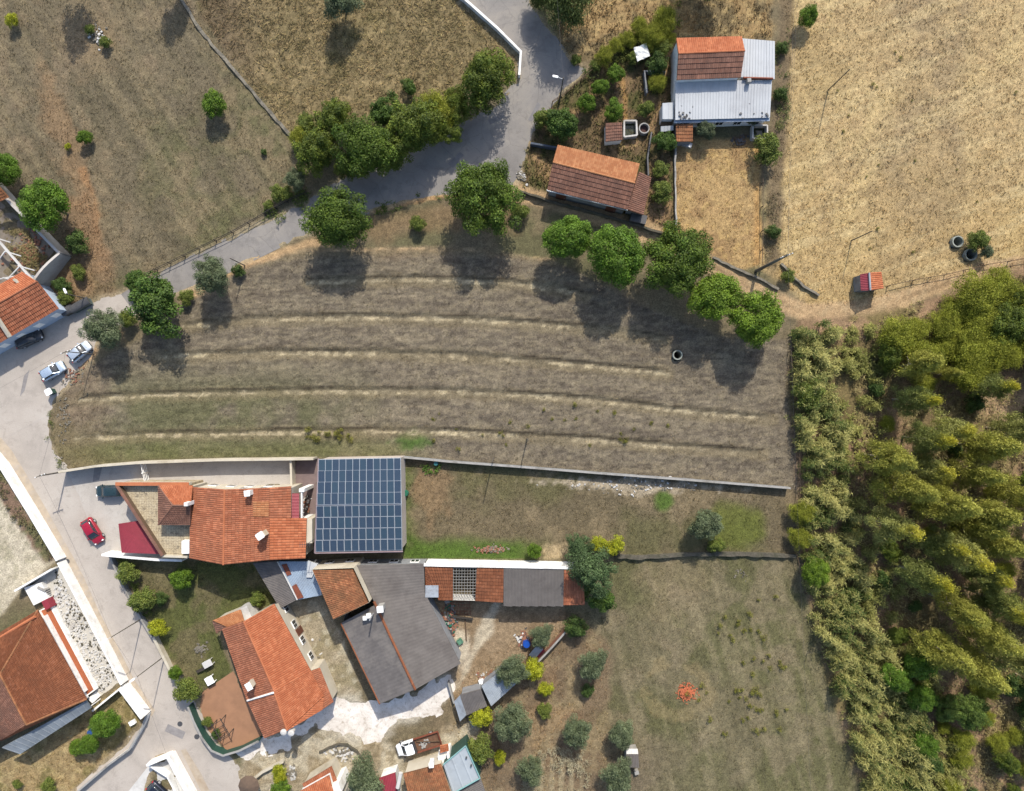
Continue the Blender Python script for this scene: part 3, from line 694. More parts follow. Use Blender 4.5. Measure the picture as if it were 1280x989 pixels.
def openings(parent, a, b, n, z0, z1, w, name='window', out=.05, skip=()):
    """windows or doors spread along a wall line a-b, set into frames proud of the wall"""
    a, b = Vector((a.x, a.y, 0)), Vector((b.x, b.y, 0)); d = (b-a); L = d.length; d.normalize(); nrm = Vector((d.y, -d.x, 0))
    for i in range(n):
        if i in skip: continue
        c = a+d*L*(i+.5)/n; rot = math.atan2(d.y, d.x); zc = (z0+z1)/2; hh = z1-z0
        m = MB(); m.box((c.x+nrm.x*out, c.y+nrm.y*out, zc), (w, .12, hh), rot)
        f = m.build(name, M['frame'] if name == 'window' else M['door'], parent)
        if name == 'window':
            m = MB()
            for s in (-1, 1):
                cc = c+d*s*w*.235+nrm*(out+.07); m.box((cc.x, cc.y, zc), (w*.4, .02, hh-.2), rot)
            m.build('pane', M['glassdark'], f)
        else:
            m = MB(); cc = c+d*w*.36+nrm*(out+.08); m.box((cc.x, cc.y, zc-.05), (.05, .06, .14), rot); m.build('handle', M['steel'], f)
def chimney(parent, px, py, z, ztop, w=.55, mat=None, capm=None, name='chimney', d=None):
    p = W(px, py, ztop); m = MB(); d = d or w
    m.box((p.x, p.y, (z+ztop)/2-.15), (w, d, ztop-z-.3), .1)
    for sx in (-1, 1):
        for sy in (-1, 1): m.box((p.x+sx*(w/2-.07), p.y+sy*(d/2-.07), ztop-.2), (.1, .1, .22), .1)
    o = m.build(name, mat or M['white'], parent)
    m = MB(); m.box((p.x, p.y, ztop-.04), (w+.16, d+.16, .09), .1, .05); m.build('cap', capm or M['white'], o)
    return o
for pts_, mt_ in (([(30, 470), (37, 462), (31, 488), (25, 496)], 0), ([(118, 585), (128, 583), (124, 600), (116, 602)], 0), ([(560, 205), (575, 190), (580, 194), (566, 210)], 1), ([(660, 150), (672, 128), (676, 131), (665, 152)], 1), ([(210, 905), (232, 915), (228, 924), (206, 914)], 0), ([(610, 150), (628, 140), (631, 145), (613, 156)], 1)):
    sheet('road_patch', pts_, plain('tar_patch', A(170, 162, 156) if mt_ == 0 else A(150, 145, 142), .9, .15, 2, A(150, 142, 136)), .018)
for q_, lab_ in (((225, 905), 'round iron manhole cover on the lower street'), ((84, 702), 'small dark drain cover beside the white street wall'), ((246, 921), 'round iron manhole cover nearest the patio wall'), ((111, 480), 'dark drain cover on the street near the silver blue car')):
    p_ = W(*q_); m = MB(); m.lathe((p_.x, p_.y, 0), [(.36, 0), (.36, .024), (.3, .03)], 16); tagp(m.build('manhole_cover', M['darkmetal'], org=(p_.x, p_.y, 0)), lab_, 'manhole')
def cen(l):
    p = WL(l); c = sum(p, Vector((0, 0, 0)))/len(p); return Vector((c.x, c.y, 0))

# --- ruin at the left edge
r = thing('ruined_house', 'roofless ruined house with bare pale beams at the left edge', 'ruin', loc=cen([(0, 300), (60, 330)]))
def wallseg(m, a, b, h0, h1, t=.35):
    a, b = Vector((a[0], a[1], 0)), Vector((b[0], b[1], 0)); d = (b-a).normalized(); nn = Vector((-d.y, d.x, 0))*t/2
    m.prism([(a-nn).xy[:], (b-nn).xy[:], (b+nn).xy[:], (a+nn).xy[:]], -.3, [h0, h1, h1, h0])
m = MB(); a = W(-70, 152); b = W(31, 262); c = W(88, 321)
wallseg(m, a, b, 2.9, 2.5); wallseg(m, b, c, 2.49, 2.4); m.build('wall', M['ruinwall'], r)['label'] = 'pale rendered long wall'
m = MB(); d = W(60, 358); pr = c
for i in range(1, 7):
    t = i/6; q = Vector((c.x+(d.x-c.x)*t, c.y+(d.y-c.y)*t, 0)); h = 2.4+.9*math.sin(t*2.2)
    wallseg(m, pr, q, 2.4+.9*math.sin((i-1)/6*2.2), h, .32); pr = q
m.build('end_wall', M['ruinwall'], r)
m = MB(); wallseg(m, W(60, 358), W(-60, 440), 2.2, 2.6, .35); wallseg(m, W(-60, 440), W(-70, 152), 2.6, 2.6, .35); m.build('rear_wall', M['greywall'], r)
def beam(a, b, za, zb, w=.2):
    m = MB(); p, q = W(a[0], a[1], za), W(b[0], b[1], zb); dd = (q-p); ang = math.atan2(dd.y, dd.x); n = Vector((-math.sin(ang), math.cos(ang), 0))*w/2; u = Vector((0, 0, w))
    m.add([p-n, q-n, q+n, p+n, p-n-u, q-n-u, q+n-u, p+n-u], [(0, 1, 2, 3), (7, 6, 5, 4), (0, 4, 5, 1), (1, 5, 6, 2), (2, 6, 7, 3), (3, 7, 4, 0)])
    m.build('beam', M['conc_white'], r)
beam((-12, 290), (43, 353), 2.9, 2.6, .26)
for a, b in (((-10, 296), (13, 303)), ((6, 314), (26, 320)), ((22, 332), (43, 338)), ((6, 314), (-6, 330)), ((3, 347), (27, 353)), ((24, 333), (8, 350)), ((-8, 350), (20, 345))): beam(a, b, 2.75, 2.6, .15)
m = MB(); m.poly([W(-60, 200), W(70, 312), W(40, 350), W(-60, 400)]); 
for v in m.v: v.z = .05
m.build('floor', plain('ruin_floor', A(150, 136, 118), .95, .2, 1.2, A(120, 98, 84)), r)
roof('roof_remnant', WL([(11, 247, 3.1), (0, 252, 3.1), (-30, 232, 4.4), (-8, 226, 4.4)]), M['tile_old'], r)
rs = random.Random(3); m = MB()
for i in range(150):
    p = W(rs.gauss(38, 11), rs.gauss(318, 14)); m.blob((p.x, p.y, .12), rs.uniform(.1, .3), rs)
m.build('rubble', M['brick'], r)['kind'] = 'stuff'

# --- house with the pale blue wall at the left edge
h = thing('blue_walled_house', 'tiled house with pale blue street wall at the left edge', 'house', loc=cen([(0, 400), (60, 390)]))
P1, P2, P3_, P4 = WL([(73, 386, 3.2), (-60, 464, 3.2), (-88, 428, 4.9), (46, 352, 4.9)])
roof('roof', [P2, P1, P4, P3_], M['tile_mid'], h, course=.55)
roof('roof', WL([(28, 340, 3.6), (-105, 415, 3.6), (-88, 428, 4.9), (46, 352, 4.9)]), M['tile_new'], h)  # brighter tile than the other slope, sunlit tone put into the colour
cap(h, P3_, P4, M['tile_mid'])
w_, q = walls(h, [P1, P2, W(-105, 415, 3.6), W(28, 340, 3.6)], plain('pale_blue_render', A(206, 220, 236), .85, .05, .8), .12)
walls(h, [P1, P2, W(-105, 415, .7), W(28, 340, .7)], plain('blue_plinth', A(40, 70, 140), .8, .1, 1), .06, name='plinth') if 0 else None
openings(h, q[0], q[1], 6, 1.0, 2.3, 1.0); 
m = MB(); e = W(84, 389); wallseg(m, W(46, 356), e, 4.5, 2.9, .3); m.build('side_wall', M['cream'], h)
m = MB(); a, b = W(12, 421, 3.45), W(-3, 398, 4.8); m.tube(a, b, .3, .3, 6); m.build('party_wall_coping', M['cream'], h)

# --- tiled house with terrace (house A)
h = thing('terrace_house', 'large orange tiled house with weathered corner terrace beside the driveway', 'house', loc=cen([(150, 604), (385, 700)]))
E, R = 5.0, 6.7
R = 6.35; W_N, W_S = (239, 609, E), (237, 698, E); R_N, R_S = (280.5, 612, R), (279, 706, R); X_N, X_S = (337, 610, 5.6), (337, 700, 5.6); Y_N, Y_S = (383, 608, 4.9), (382, 698, 4.9)
roof('roof', WL([W_N, W_S, R_S, R_N]), M['tile_mid'], h, course=.5)
roof('roof', WL([X_S, X_N, R_N, R_S]), M['tile_mid'], h, course=.5)
roof('roof', WL([Y_S, (383.5, 648, 4.95), (337, 648, 5.6), X_S]), M['tile_new'], h, pitch=.36, course=.55)
roof('roof', WL([(364, 648, 5.2), (364, 608, 5.2), X_N, (337, 648, 5.6)]), M['tile_mid'], h, pitch=.36, course=.55)
cap(h, W(*R_N), W(*R_S), M['tile_new'])
roof('roof_patch', WL([(336, 646, 5.68), (336, 627, 5.68), (316, 627, 5.95), (316, 646, 5.95)]), M['tile_pale'], h, course=.5, thick=-.06)

roof('balcony_roof', WL([(374, 650, 4.3), (374, 617, 4.3), (363, 617, 4.6), (363, 650, 4.6)]), M['maroon'], h, 'corr', .2, 3)
w_, q = walls(h, WL([W_N, R_N, X_N, (366, 608, 5.1), (366, 649, 5.1), Y_S, X_S, R_S, W_S]), M['cream'], .35, drop=.2)
openings(h, q[1], q[0], 2, .9, 2.2, 1.1); openings(h, q[2], q[1], 2, .9, 2.2, 1.1); openings(h, q[2], q[1], 2, 3.1, 4.3, 1.0); openings(h, q[6], q[5], 2, .9, 2.2, 1.1)
m = MB()
for yy in (613, 652): 
    p = W(377, yy, 4.4); m.box((p.x, p.y, 2.2), (.7, .45, 4.4))
p, q2 = W(377, 613, 4.2), W(377, 652, 4.2)
m.tube(p, q2, .12, .12, 6); m.tube(p-Vector((0, 0, .5)), q2-Vector((0, 0, .5)), .05, .05, 6)
for i in range(1, 8): a = p.lerp(q2, i/8); m.tube(a, a-Vector((0, 0, 1)), .05, .05, 5)
m.build('balcony', M['white'], h)
m = MB(); p = W(386.5, 664, 4.6); m.box((p.x, p.y, 2.3), (.75, 3.2, 4.6)); m.build('stair_wall', M['cream'], h)
# hipped roof over the stair tower
z0, z1 = 5.3, 6.2
roof('hip_roof', WL([(241, 607, z0), (198, 607, z0), (216, 632, z1), (238, 632, z1)]), M['tile_new'], h)
roof('hip_roof', WL([(198, 607, z0), (198, 656, z0), (216, 632, z1)]), M['tile_brown_and_shade'], h)
roof('hip_roof', WL([(198, 656, z0), (238, 656, z0), (238, 632, z1), (216, 632, z1)]), M['tile_brown_and_shade'], h)
for a, b in (((198, 607, z0), (216, 632, z1)), ((198, 656, z0), (216, 632, z1)), ((216, 632, z1), (238, 632, z1))): cap(h, W(*a), W(*b), M['tile_brown_and_shade'], .12)
walls(h, WL([(198, 607, z0), (238, 607, z0), (238, 656, z0), (198, 656, z0)]), M['cream'], .3)
# terrace
T = [(148, 604), (239, 604), (237, 693), (206, 694)]; tz = 3.6
m = MB(); m.prism([W(*p, tz).xy[:] for p in T], -.2, tz); 
mt, n_, b_ = newmat('terrace_tiles'); pos = worldpos(n_)
br = n_.nodes.new('ShaderNodeTexBrick'); lk(n_, pos, br.inputs['Vector']); br.inputs['Scale'].default_value = 1.0; br.inputs['Brick Width'].default_value = .33; br.inputs['Row Height'].default_value = .33; br.offset = 0; br.inputs['Mortar Size'].default_value = .012
br.inputs['Color1'].default_value = (*A(236, 216, 178), 1); br.inputs['Color2'].default_value = (*A(222, 200, 160), 1); br.inputs['Mortar'].default_value = (*A(150, 130, 100), 1)
t_ = noise_node(n_, 1.1, 8, pos, .8); t2_ = noise_node(n_, 7, 5, pos, .8)
o_ = mixc(n_, ramp(n_, t_.outputs[0], [(.52, (0,)*3), (.62, (.75,)*3)]).outputs[0], br.outputs[0], tuple(A(110, 98, 84)))
o_ = mixc(n_, ramp(n_, t2_.outputs[0], [(.5, (0,)*3), (.62, (.7,)*3)]).outputs[0], o_, tuple(A(110, 92, 74)))
lk(n_, o_, b_.inputs['Base Color']); b_.inputs['Roughness'].default_value = .9
m.build('terrace_floor', mt, h)
def parapet(par, a, b, z, t, hh, mat, name='parapet', coping=None):
    a, b = W(*a, z), W(*b, z); d = (b-a); n = Vector((-d.y, d.x, 0)).normalized()*t/2; m = MB()
    m.prism([(a-n).xy[:], (b-n).xy[:], (b+n).xy[:], (a+n).xy[:]], z-.05, z+hh)
    o = m.build(name, mat, par)
    if coping: 
        m = MB(); n2 = n*1.35; m.prism([(a-n2).xy[:], (b-n2).xy[:], (b+n2).xy[:], (a+n2).xy[:]], z+hh, z+hh+.07); m.build('coping', coping, o)
    return o
parapet(h, (150, 605), (207, 693), tz, .3, .8, M['wood'], coping=M['tile_brown_and_shade'])
parapet(h, (149, 604), (240, 604), tz, .34, .85, M['cream'], coping=M['tile_new'])
parapet(h, (206, 694), (237, 695), tz, .25, .7, M['cream'])
m = MB(); p = W(232, 684, 4.4); m.box((p.x, p.y, 4.0), (1.0, 1.7, .9), 0, .05); m.build('water_tank', M['lid'], h)
chimney(h, 308.5, 617, 5.9, 7.3, .6)
m = MB(); a, b = W(332, 666, 5.6), W(325, 671, 7.6); m.box((a.x, a.y, 6.4), (.7, .7, 2.1), .6); o = m.build('chimney', M['cream'], h)
m = MB(); m.box((a.x, a.y, 7.55), (1.0, .9, .25), .6, .1); m.build('cap', M['white'], o)
m = MB(); p = W(240, 628, 5.4); m.box((p.x, p.y, 6.2), (.45, .45, 1.9)); m.build('chimney', M['white'], h)
m = MB(); a = W(390, 676, 5.2); b = a+Vector((0, 0, 2.6)); m.tube(a-Vector((0, 0, 1)), b, .04, .03, 6); 
for k in range(5): c = b-Vector((0, 0, .1)); m.tube(c+Vector((-.8+.3*k, -.35, 0)), c+Vector((-.8+.3*k, .35, 0)), .025, .025, 4)
m.tube(b+Vector((-.9, 0, -.1)), b+Vector((.6, 0, -.1)), .025, .025, 4); m.build('antenna', M['darkmetal'], h)
# separate red canopy
h = thing('red_canopy', 'flat dark red corrugated carport roof beside the red car', 'canopy', loc=cen([(150, 655), (200, 690)]))
roof('roof_sheet', WL([(152, 691, 2.7), (206, 693, 2.7), (175, 651, 2.9), (148, 655, 2.9)]), M['maroon'], h, 'corr', .22, 5)
for p in ((150, 657), (173, 654), (155, 688)):
    m = MB(); q = W(*p, 2.7); m.tube((q.x, q.y, -.1), (q.x, q.y, 2.66), .06, .06, 6); m.build('post', M['darkmetal'], h)

# --- solar canopy barn
h = thing('solar_barn', 'barn roofed with a grid of blue solar panels', 'barn', loc=cen([(396, 573), (503, 690)]))
ez, rz = 4.3, 4.75
NW, NE, SE, SW = (399, 574, ez), (501, 572, ez), (503, 688, ez), (394.5, 690, ez); MW, ME = (396.5, 631.5, rz), (502, 630, rz)
roof('roof_sheet', WL([NE, NW, MW, ME]), M['steel'], h, 'sheet', .6, 4); roof('roof_sheet', WL([SW, SE, ME, MW]), M['steel'], h, 'sheet', .6, 4)
walls(h, WL([NW, NE, ME, SE, SW, MW]), plain('cream_block', A(222, 206, 190), .9, .08, 1), .15)
m = MB(); a, b = W(393.5, 691.5, ez), W(503.5, 689.5, ez); m.tube(a, b, .11, .11, 6); m.tube(W(393.5, 691, ez), W(396, 631, rz), .11, .11, 6); m.tube(W(396, 631, rz), W(398, 573, ez), .11, .11, 6); m.build('edge_trim', plain('pink_trim', A(176, 150, 150), .7, .08, 1), h)
mp, n_, b_ = newmat('solar_cells'); tc = objcoord(n_)
br = n_.nodes.new('ShaderNodeTexBrick'); lk(n_, tc.outputs['Object'], br.inputs['Vector']); br.offset = 0; br.inputs['Scale'].default_value = 1; br.inputs['Brick Width'].default_value = .152; br.inputs['Row Height'].default_value = .152; br.inputs['Mortar Size'].default_value = .005
oi = n_.nodes.new('ShaderNodeObjectInfo')
rr = ramp(n_, oi.outputs['Random'], [(0, (.017, .030, .052)), (.5, (.022, .038, .060)), (1, (.019, .041, .060))])
lk(n_, rr.outputs[0], br.inputs['Color1']); lk(n_, rr.outputs[0], br.inputs['Color2']); br.inputs['Mortar'].default_value = (.09, .12, .16, 1)
lk(n_, br.outputs[0], b_.inputs['Base Color']); b_.inputs['Roughness'].default_value = .2; b_.inputs['Specular IOR Level'].default_value = .45
def panel_mesh(w, l):
    m = MB(); m.box((0, 0, 0), (w, l, .04)); return raw_mesh('solar_panel', m.v, m.f)
def frame_mesh(w, l):
    m = MB(); t = .018
    for s in (-1, 1): m.box((s*(w/2-t/2), 0, .005), (t, l, .05)); m.box((0, s*(l/2-t/2), .005), (w-2*t, t, .05))
    return raw_mesh('panel_frame', m.v, m.f)
pw, pl = None, None
for hs, (c0, c1, c2, c3) in enumerate((((NW, NE, ME, MW)), ((MW, ME, SE, SW)))):
    q0, q1, q2, q3 = WL([c0, c1, c2, c3])
    lx = (q1-q0).length/12; ly = (q3-q0).length/4
    if pw is None:
        pw = panel_mesh(lx*.965, ly*.975); pw.materials.append(mp); pl = frame_mesh(lx*.985, ly*.99); pl.materials.append(plain('panel_frame', (.42, .44, .47), .4, .05, 2))
    for i in range(12):
        for j in range(4):
            u, v = (i+.5)/12, .012+(j+.5)/4*.976
            c = (q0*(1-u)+q1*u)*(1-v)+(q3*(1-u)+q2*u)*v
            n = (q1-q0).cross(q3-q0).normalized(); n = n if n.z > 0 else -n
            X = (q1-q0).normalized(); Y = n.cross(X)
            o = bpy.data.objects.new('solar_panel', pw); col.objects.link(o); o.parent = h
            o.matrix_local = Matrix.Translation(c+n*.16-ORG[h.name]) @ Matrix((X, Y, n)).transposed().to_4x4()
            f = bpy.data.objects.new('frame', pl); col.objects.link(f); f.parent = o

# --- orange tiled house in the lower left (house C)
h = thing('orange_house', 'bright orange tiled house with brown shaded slope beside the paved patio', 'house', loc=cen([(280, 780), (410, 900)]))
e, k, k2 = 4.2, 5.5, 5.45
roof('roof', WL([(343, 755, e), (389, 839, e), (343.5, 865, k), (304.5, 777, k)]), M['tile_new'], h)
roof('roof', WL([(309, 876, e), (278, 786.5, e), (304.5, 777, k), (343.5, 865, k)]), M['tile_shade'], h)
roof('roof', WL([(389, 839, e), (405, 870, e-.3), (359, 913, k2), (343.5, 865, k2)]), M['tile_new'], h)
roof('roof', WL([(400, 835, e-.8), (417, 877.5, e-.8), (403, 887, e-.25), (389, 839, e)]), M['tile_mid'], h)
roof('roof', WL([(405, 870, e-.3), (403, 887, e-.25), (359, 913, k2)]), M['tile_new'], h)
roof('roof', WL([(331, 923, e), (310, 877, e), (342, 867, k2), (358, 912, k2)]), M['tile_shade'], h)
cap(h, W(304.5, 777, k), W(343.5, 865, k), M['tile_new']); cap(h, W(343, 866, k2), W(359, 913, k2), M['tile_new'])
m = MB(); a, b = W(309, 876, e+.2), W(342, 866, k+.15); m.tube(a, b, .13, .13, 6); m.build('party_coping', M['white'], h)
w_, q = walls(h, WL([(304.5, 777, k), (343, 755, e), (389, 839, e), (400, 835, e-.8), (417, 877.5, e-.8), (403, 887, e-.25), (359, 913, k2-.1), (331, 923, e), (309, 876, e), (278, 786.5, e)]), M['cream'], .3)
openings(h, q[2], q[1], 4, .9, 2.2, 1.1); openings(h, q[2], q[1], 1, 0, 2.1, .95, 'door'); openings(h, q[6], q[5], 2, .9, 2.2, 1.1)
roof('porch_roof', WL([(266, 776, 3.2), (300.5, 762, 3.2), (305, 776, 4.2), (284, 784, 4.2)]), M['tile_pale'], h)
roof('porch_roof', WL([(266, 776, 3.2), (271, 792, 3.2), (284, 784, 4.2)]), M['tile_brown_and_shade'], h)
m = MB(); p = W(306, 768, 2.9); m.box((p.x, p.y, 1.5), (1.5, 1.9, 3), .4); m.build('porch_wall', M['conc_white'], h)
walls(h, WL([(266, 776, 3.2), (300, 762, 3.2), (305, 776, 3.2), (275, 790, 3.2)]), M['cream'], .3, name='porch_wall')
m = MB(); a = W(314, 855, 5.5); m.box((a.x, a.y, 5.2), (.5, .8, 2.2), .5); o = m.build('chimney', M['cream'], h); m = MB(); m.box((a.x, a.y, 6.35), (.75, 1.0, .12), .5); m.build('cap', M['white'], o)
for p in ((355, 914.5), (364.5, 915.5)):
    q_ = W(*p, 5.4); m = MB(); m.lathe((q_.x, q_.y, 4.7), [(.3, 0), (.3, .7), (.42, .8), (.42, .95), (.2, 1.05)], 12); m.build('chimney_pot', M['conc_white'], h)
sheet('patio', grow(Z_PATIO, 2), M['patio'], .05)

# --- grey roofed workshop (D)
h = thing('grey_workshop', 'big workshop under weathered grey fibre cement roofing with an orange ridge', 'workshop', loc=cen([(440, 705), (520, 860)]))
g0, g1 = 3.6, 4.6
roof('roof', WL([(531, 741, g0), (576, 829.5, g0), (519, 862, g1), (467.5, 752, g1)]), M['fibre'], h, 'corr', .5, 1.9)
roof('roof', WL([(530, 705, 3.9), (531, 741, g0), (467.5, 752, g1), (446, 707, 4.5)]), M['fibre'], h, 'corr', .5, 1.9)
roof('roof', WL([(474.5, 880, g0), (426, 779, g0), (468, 757, g1), (519, 862, g1)]), M['fibre_dark'], h, 'corr', .5, 2.2)
cap(h, W(467.5, 752, g1), W(519, 862, g1), M['tile_rust'], .17)
cap(h, W(426, 779, g0), W(474.5, 880, g0), M['tile_rust'], .1, 'eave_tiles')
w_, q = walls(h, WL([(446, 707, 4.5), (530, 705, 3.9), (531, 741, g0), (576, 829.5, g0), (519, 862, g1), (474.5, 880, g0), (426, 779, g0)]), M['greywall'], .25)
openings(h, q[4], q[3], 1, 0, 2.6, 2.4, 'door'); openings(h, q[1], q[0], 3, 1, 2.2, 1.2)
for (px_, py_, z, w) in ((475, 762, 6.2, .7), (461, 770, 5.2, .5), (456, 773, 5.0, .4)): chimney(h, px_, py_, 3.6, z, w, M['concrete'])
m = MB(); p = W(467, 766, 4.2); m.tube((p.x, p.y, 4), (p.x+.1, p.y, 7.2), .09, .09, 8); m.build('flue', M['steel'], h)
h = thing('orange_block', 'square house block with rusty orange tiles and cream parapet beside the grey roof', 'house', loc=cen([(391, 713), (459, 754)]))
z0, z1 = 5.0, 5.9
roof('roof', WL([(417, 774, z0), (391, 713, z0), (441, 712, z1), (460, 754, z1)]), M['tile_old'], h)
w_, q = walls(h, WL([(390, 712, z0+.2), (442, 710, z1+.25), (462, 753, z1+.25), (417, 775, z0)]), M['cream'], .02, drop=0)
openings(h, q[1], q[0], 2, 1.2, 2.5, 1.1)
# --- small sheds between
h = thing('grey_shed', 'small lean-to shed with dark grey corrugated roof beside the orange house', 'shed', loc=cen([(316, 704), (371, 750)]))
roof('roof', WL([(350, 761, 2.8), (316, 704, 2.8), (346, 702, 3.1), (371, 750, 3.1)]), M['fibre_dark'], h, 'corr', .24, 2)
walls(h, WL([(316, 704, 2.8), (346, 702, 3.1), (371, 750, 3.1), (350, 761, 2.8)]), M['greywall'], .2)
h = thing('tin_shed', 'shed roofed with pale blue tin and rusty patches in front of the tiled house', 'shed', loc=cen([(346, 702), (400, 745)]))
roof('roof_sheet', WL([(372, 750, 3.15), (402, 744, 2.9), (388, 702, 2.9), (348, 702, 3.15)]), M['tin_blue'], h, 'corr', .24, 2)
roof('roof_sheet', WL([(402, 744, 2.95), (397, 704, 2.95), (386, 703, 2.7), (395, 746, 2.7)]), M['tin'], h, 'corr', .24, 2)
m = MB(); m.tube(W(347, 702, 3.3), W(371.5, 750, 3.3), .1, .1, 6); m.build('flashing', M['conc_white'], h)
for pl_ in ([(352, 706), (358, 705), (364, 718), (359, 720)], [(365, 733), (370, 730), (379, 747), (372, 749)]):
    m = MB(); m.prism([W(*p, 3.25).xy[:] for p in pl_], 3.1, 3.27); m.build('rusty_panel', M['rust'], h)
m = MB(); a, b = W(389, 703, 3.2), W(378, 735, 3.1); m.prism([W(*p, 3.2).xy[:] for p in [(385, 701), (397, 705), (390, 722), (383, 722)]], 3.0, 3.22); m.build('loose_sheet', M['tin'], h)
walls(h, WL([(348, 702, 3), (397, 704, 2.8), (402, 744, 2.8), (372, 750, 3)]), M['greywall'], .25)

# --- row of sheds along the lot wall
h = thing('shed_row', 'long row of sheds with patched orange and grey roofs along the white wall', 'shed', loc=cen([(531, 708), (731, 756)]))
zn, zs = 3.9, 3.0
roof('tiled_bay', WL([(566, 750, zs), (548, 750, zs), (531, 708, zn), (566, 708.5, zn)]), M['tile_rust'], h, pitch=.36, course=.5)
roof('tiled_bay', WL([(548, 747, zs), (532, 734, zs+.25), (531, 708, zn), (540, 708, zn)]), M['tile_rust'], h, pitch=.36, course=.5)
roof('tiled_bay', WL([(629, 753, zs), (594, 751, zs), (596, 709, zn), (630, 710, zn)]), M['tile_rust'], h, pitch=.36, course=.5)
roof('tiled_bay', WL([(731, 756, zs), (704, 756, zs), (705, 712, zn), (729, 712, zn)]), M['tile_mid'], h, pitch=.36, course=.5)
for i in range(7):
    x0, x1 = 629.5+i*10.75, 629.5+(i+1)*10.75
    roof('fibre_sheet', WL([(x1-.6 if i == 6 else x1, 758.5, zs+.08+.012*(i % 2)), (x0, 757.5, zs+.08+.012*(i % 2)), (x0, 710, zn+.1), (x1, 711, zn+.1)]), M['fibre'], h, 'corr', .2, 2)
m = MB(); p = W(540, 739, 3.5); m.box((p.x, p.y, 3.62), (1.75, 1.6, .06)); m.build('patch_sheet', M['tin_old'], h)
m = MB()
for i in range(9): x = 567+i*3.5; m.tube(W(x, 709, zn-.1), W(x-.4, 749, zs-.1), .035, .035, 4)
for j in range(11): y = 710+j*3.7; zz = zn-.05-(zn-zs)*(j*3.7/40); m.tube(W(566, y, zz), W(596, y, zz), .03, .03, 4)
m.build('batten_grid', M['concrete'], h)['label'] = 'bare batten grid where the tiles are gone'
w_, q = walls(h, WL([(530, 707, zn), (729, 711, zn), (731, 755, zs), (548, 750, zs), (532, 735, zs)]), M['white'], .05, drop=.05)
m = MB(); a, b = W(530, 706, zn), W(730, 710, zn); n = Vector((0, .16, 0)); m.prism([(a-n).xy[:], (b-n).xy[:], (b+n).xy[:], (a+n).xy[:]], zn-.3, zn+.22); m.build('parapet', M['white'], h)
h = thing('wire_cage', 'rusty wire mesh frame lying in front of the sheds', 'wire frame', loc=cen([(566, 748), (590, 766)]))
m = MB()
for i in range(7): m.tube(W(567+i*3.3, 752, .9), W(563+i*4.2, 768, .15), .03, .03, 4)
for j in range(5): m.tube(W(567-j*.8, 752+j*4, .9-.18*j), W(588+j*.3, 752+j*4, .9-.18*j), .03, .03, 4)
m.build('mesh', M['rust'], h)
m = MB(); m.box((W(577, 771).x, W(577, 771).y, .35), (3.2, .15, .5), -.12); m.build('plank', M['wood_dark'], h)
m = MB(); a, b = W(581, 764), W(583, 801); m.tube((a.x, a.y, .15), (b.x, b.y, .12), .1, .09, 8)
tagp(m.build('log_beam', M['wood'], org=(a.x, a.y, 0)), 'long timber lying in the dirt yard below the mesh frame', 'timber')

# --- shed G and tin shed
h = thing('small_grey_hut', 'small gabled grey hut at the lower corner of the dirt yard', 'hut', loc=cen([(575, 870), (605, 885)]))
roof('roof', WL([(581.5, 895, 2.2), (609, 883, 2.2), (601, 862, 2.7), (575, 869, 2.7)]), M['fibre_dark'], h, 'corr', .22, 2)
roof('roof', WL([(575, 902, 1.9), (582, 895, 2.4), (575, 869, 2.7), (567.5, 877, 1.9)]), M['tin_old'], h, 'corr', .22, 2)
walls(h, WL([(575, 869, 2.7), (601, 862, 2.7), (609, 883, 2.2), (581.5, 895, 2.2)]), M['greywall'], .2)
h = thing('patched_tin_shed', 'patched pale tin shed under the olive tree', 'shed', loc=cen([(602, 857), (640, 870)]))
for i in range(4):
    t0, t1 = i/4, (i+1.06)/4
    def lp(a, b, t): return (a[0]+(b[0]-a[0])*t, a[1]+(b[1]-a[1])*t)
    N0, N1, S0, S1 = (602, 858), (627, 839), (614, 883), (646, 854)
    roof('roof_sheet', WL([(*lp(S0, S1, t0), 2.0+.03*(i % 2)), (*lp(S0, S1, t1), 2.0+.03*(i % 2)), (*lp(N0, N1, t1), 2.5), (*lp(N0, N1, t0), 2.5)]), M['tin_old'], h, 'corr', .2, 2)
walls(h, WL([(602, 858, 2.5), (627, 839, 2.5), (646, 854, 2), (614, 883, 2)]), M['greywall'], .15)

# --- houses cut by the lower edge
h = thing('brown_roof_house', 'house with mottled brown tiles cut by the lower edge', 'house', loc=cen([(505, 965), (560, 989)]))
roof('roof', WL([(504, 967, 3.8), (492, 1030, 3.8), (560, 1042, 4.8), (551, 955, 4.8)]) if 0 else WL([(504, 967, 3.6), (551, 955, 3.6), (574, 1020, 4.9), (520, 1035, 4.9)]), M['tile_old'], h)
walls(h, WL([(504, 967, 3.6), (551, 955, 3.6), (574, 1020, 4.9), (520, 1035, 4.9)]), M['cream'], .25)
chimney(h, 539, 957, 3.6, 5.0, .5)
m = MB(); a, b = W(501, 966, 3.5), W(497, 985, 3.5); m.tube(a, b, .28, .28, 8); m.build('side_coping', M['conc_white'], h)
h = thing('flat_grey_house', 'flat pale grey roof with turquoise edge at the lower edge', 'house', loc=cen([(560, 950), (595, 975)]))
roof('roof', WL([(566, 992, 3.4), (600, 973, 3.4), (582, 932.5, 3.5), (554, 956, 3.5)]), plain('grey_membrane', A(196, 202, 204), .8, .06, .8, A(170, 174, 174)), h, 'sheet', 1.2, 4)
m = MB()
for a, b in (((554, 956), (582, 932.5)), ((582, 932.5), (600, 973)), ((600, 973), (566, 992))): m.tube(W(*a, 3.55), W(*b, 3.55), .09, .09, 6)
m.build('edge_trim', plain('turquoise_trim', A(150, 196, 190), .6, .05, 1), h)
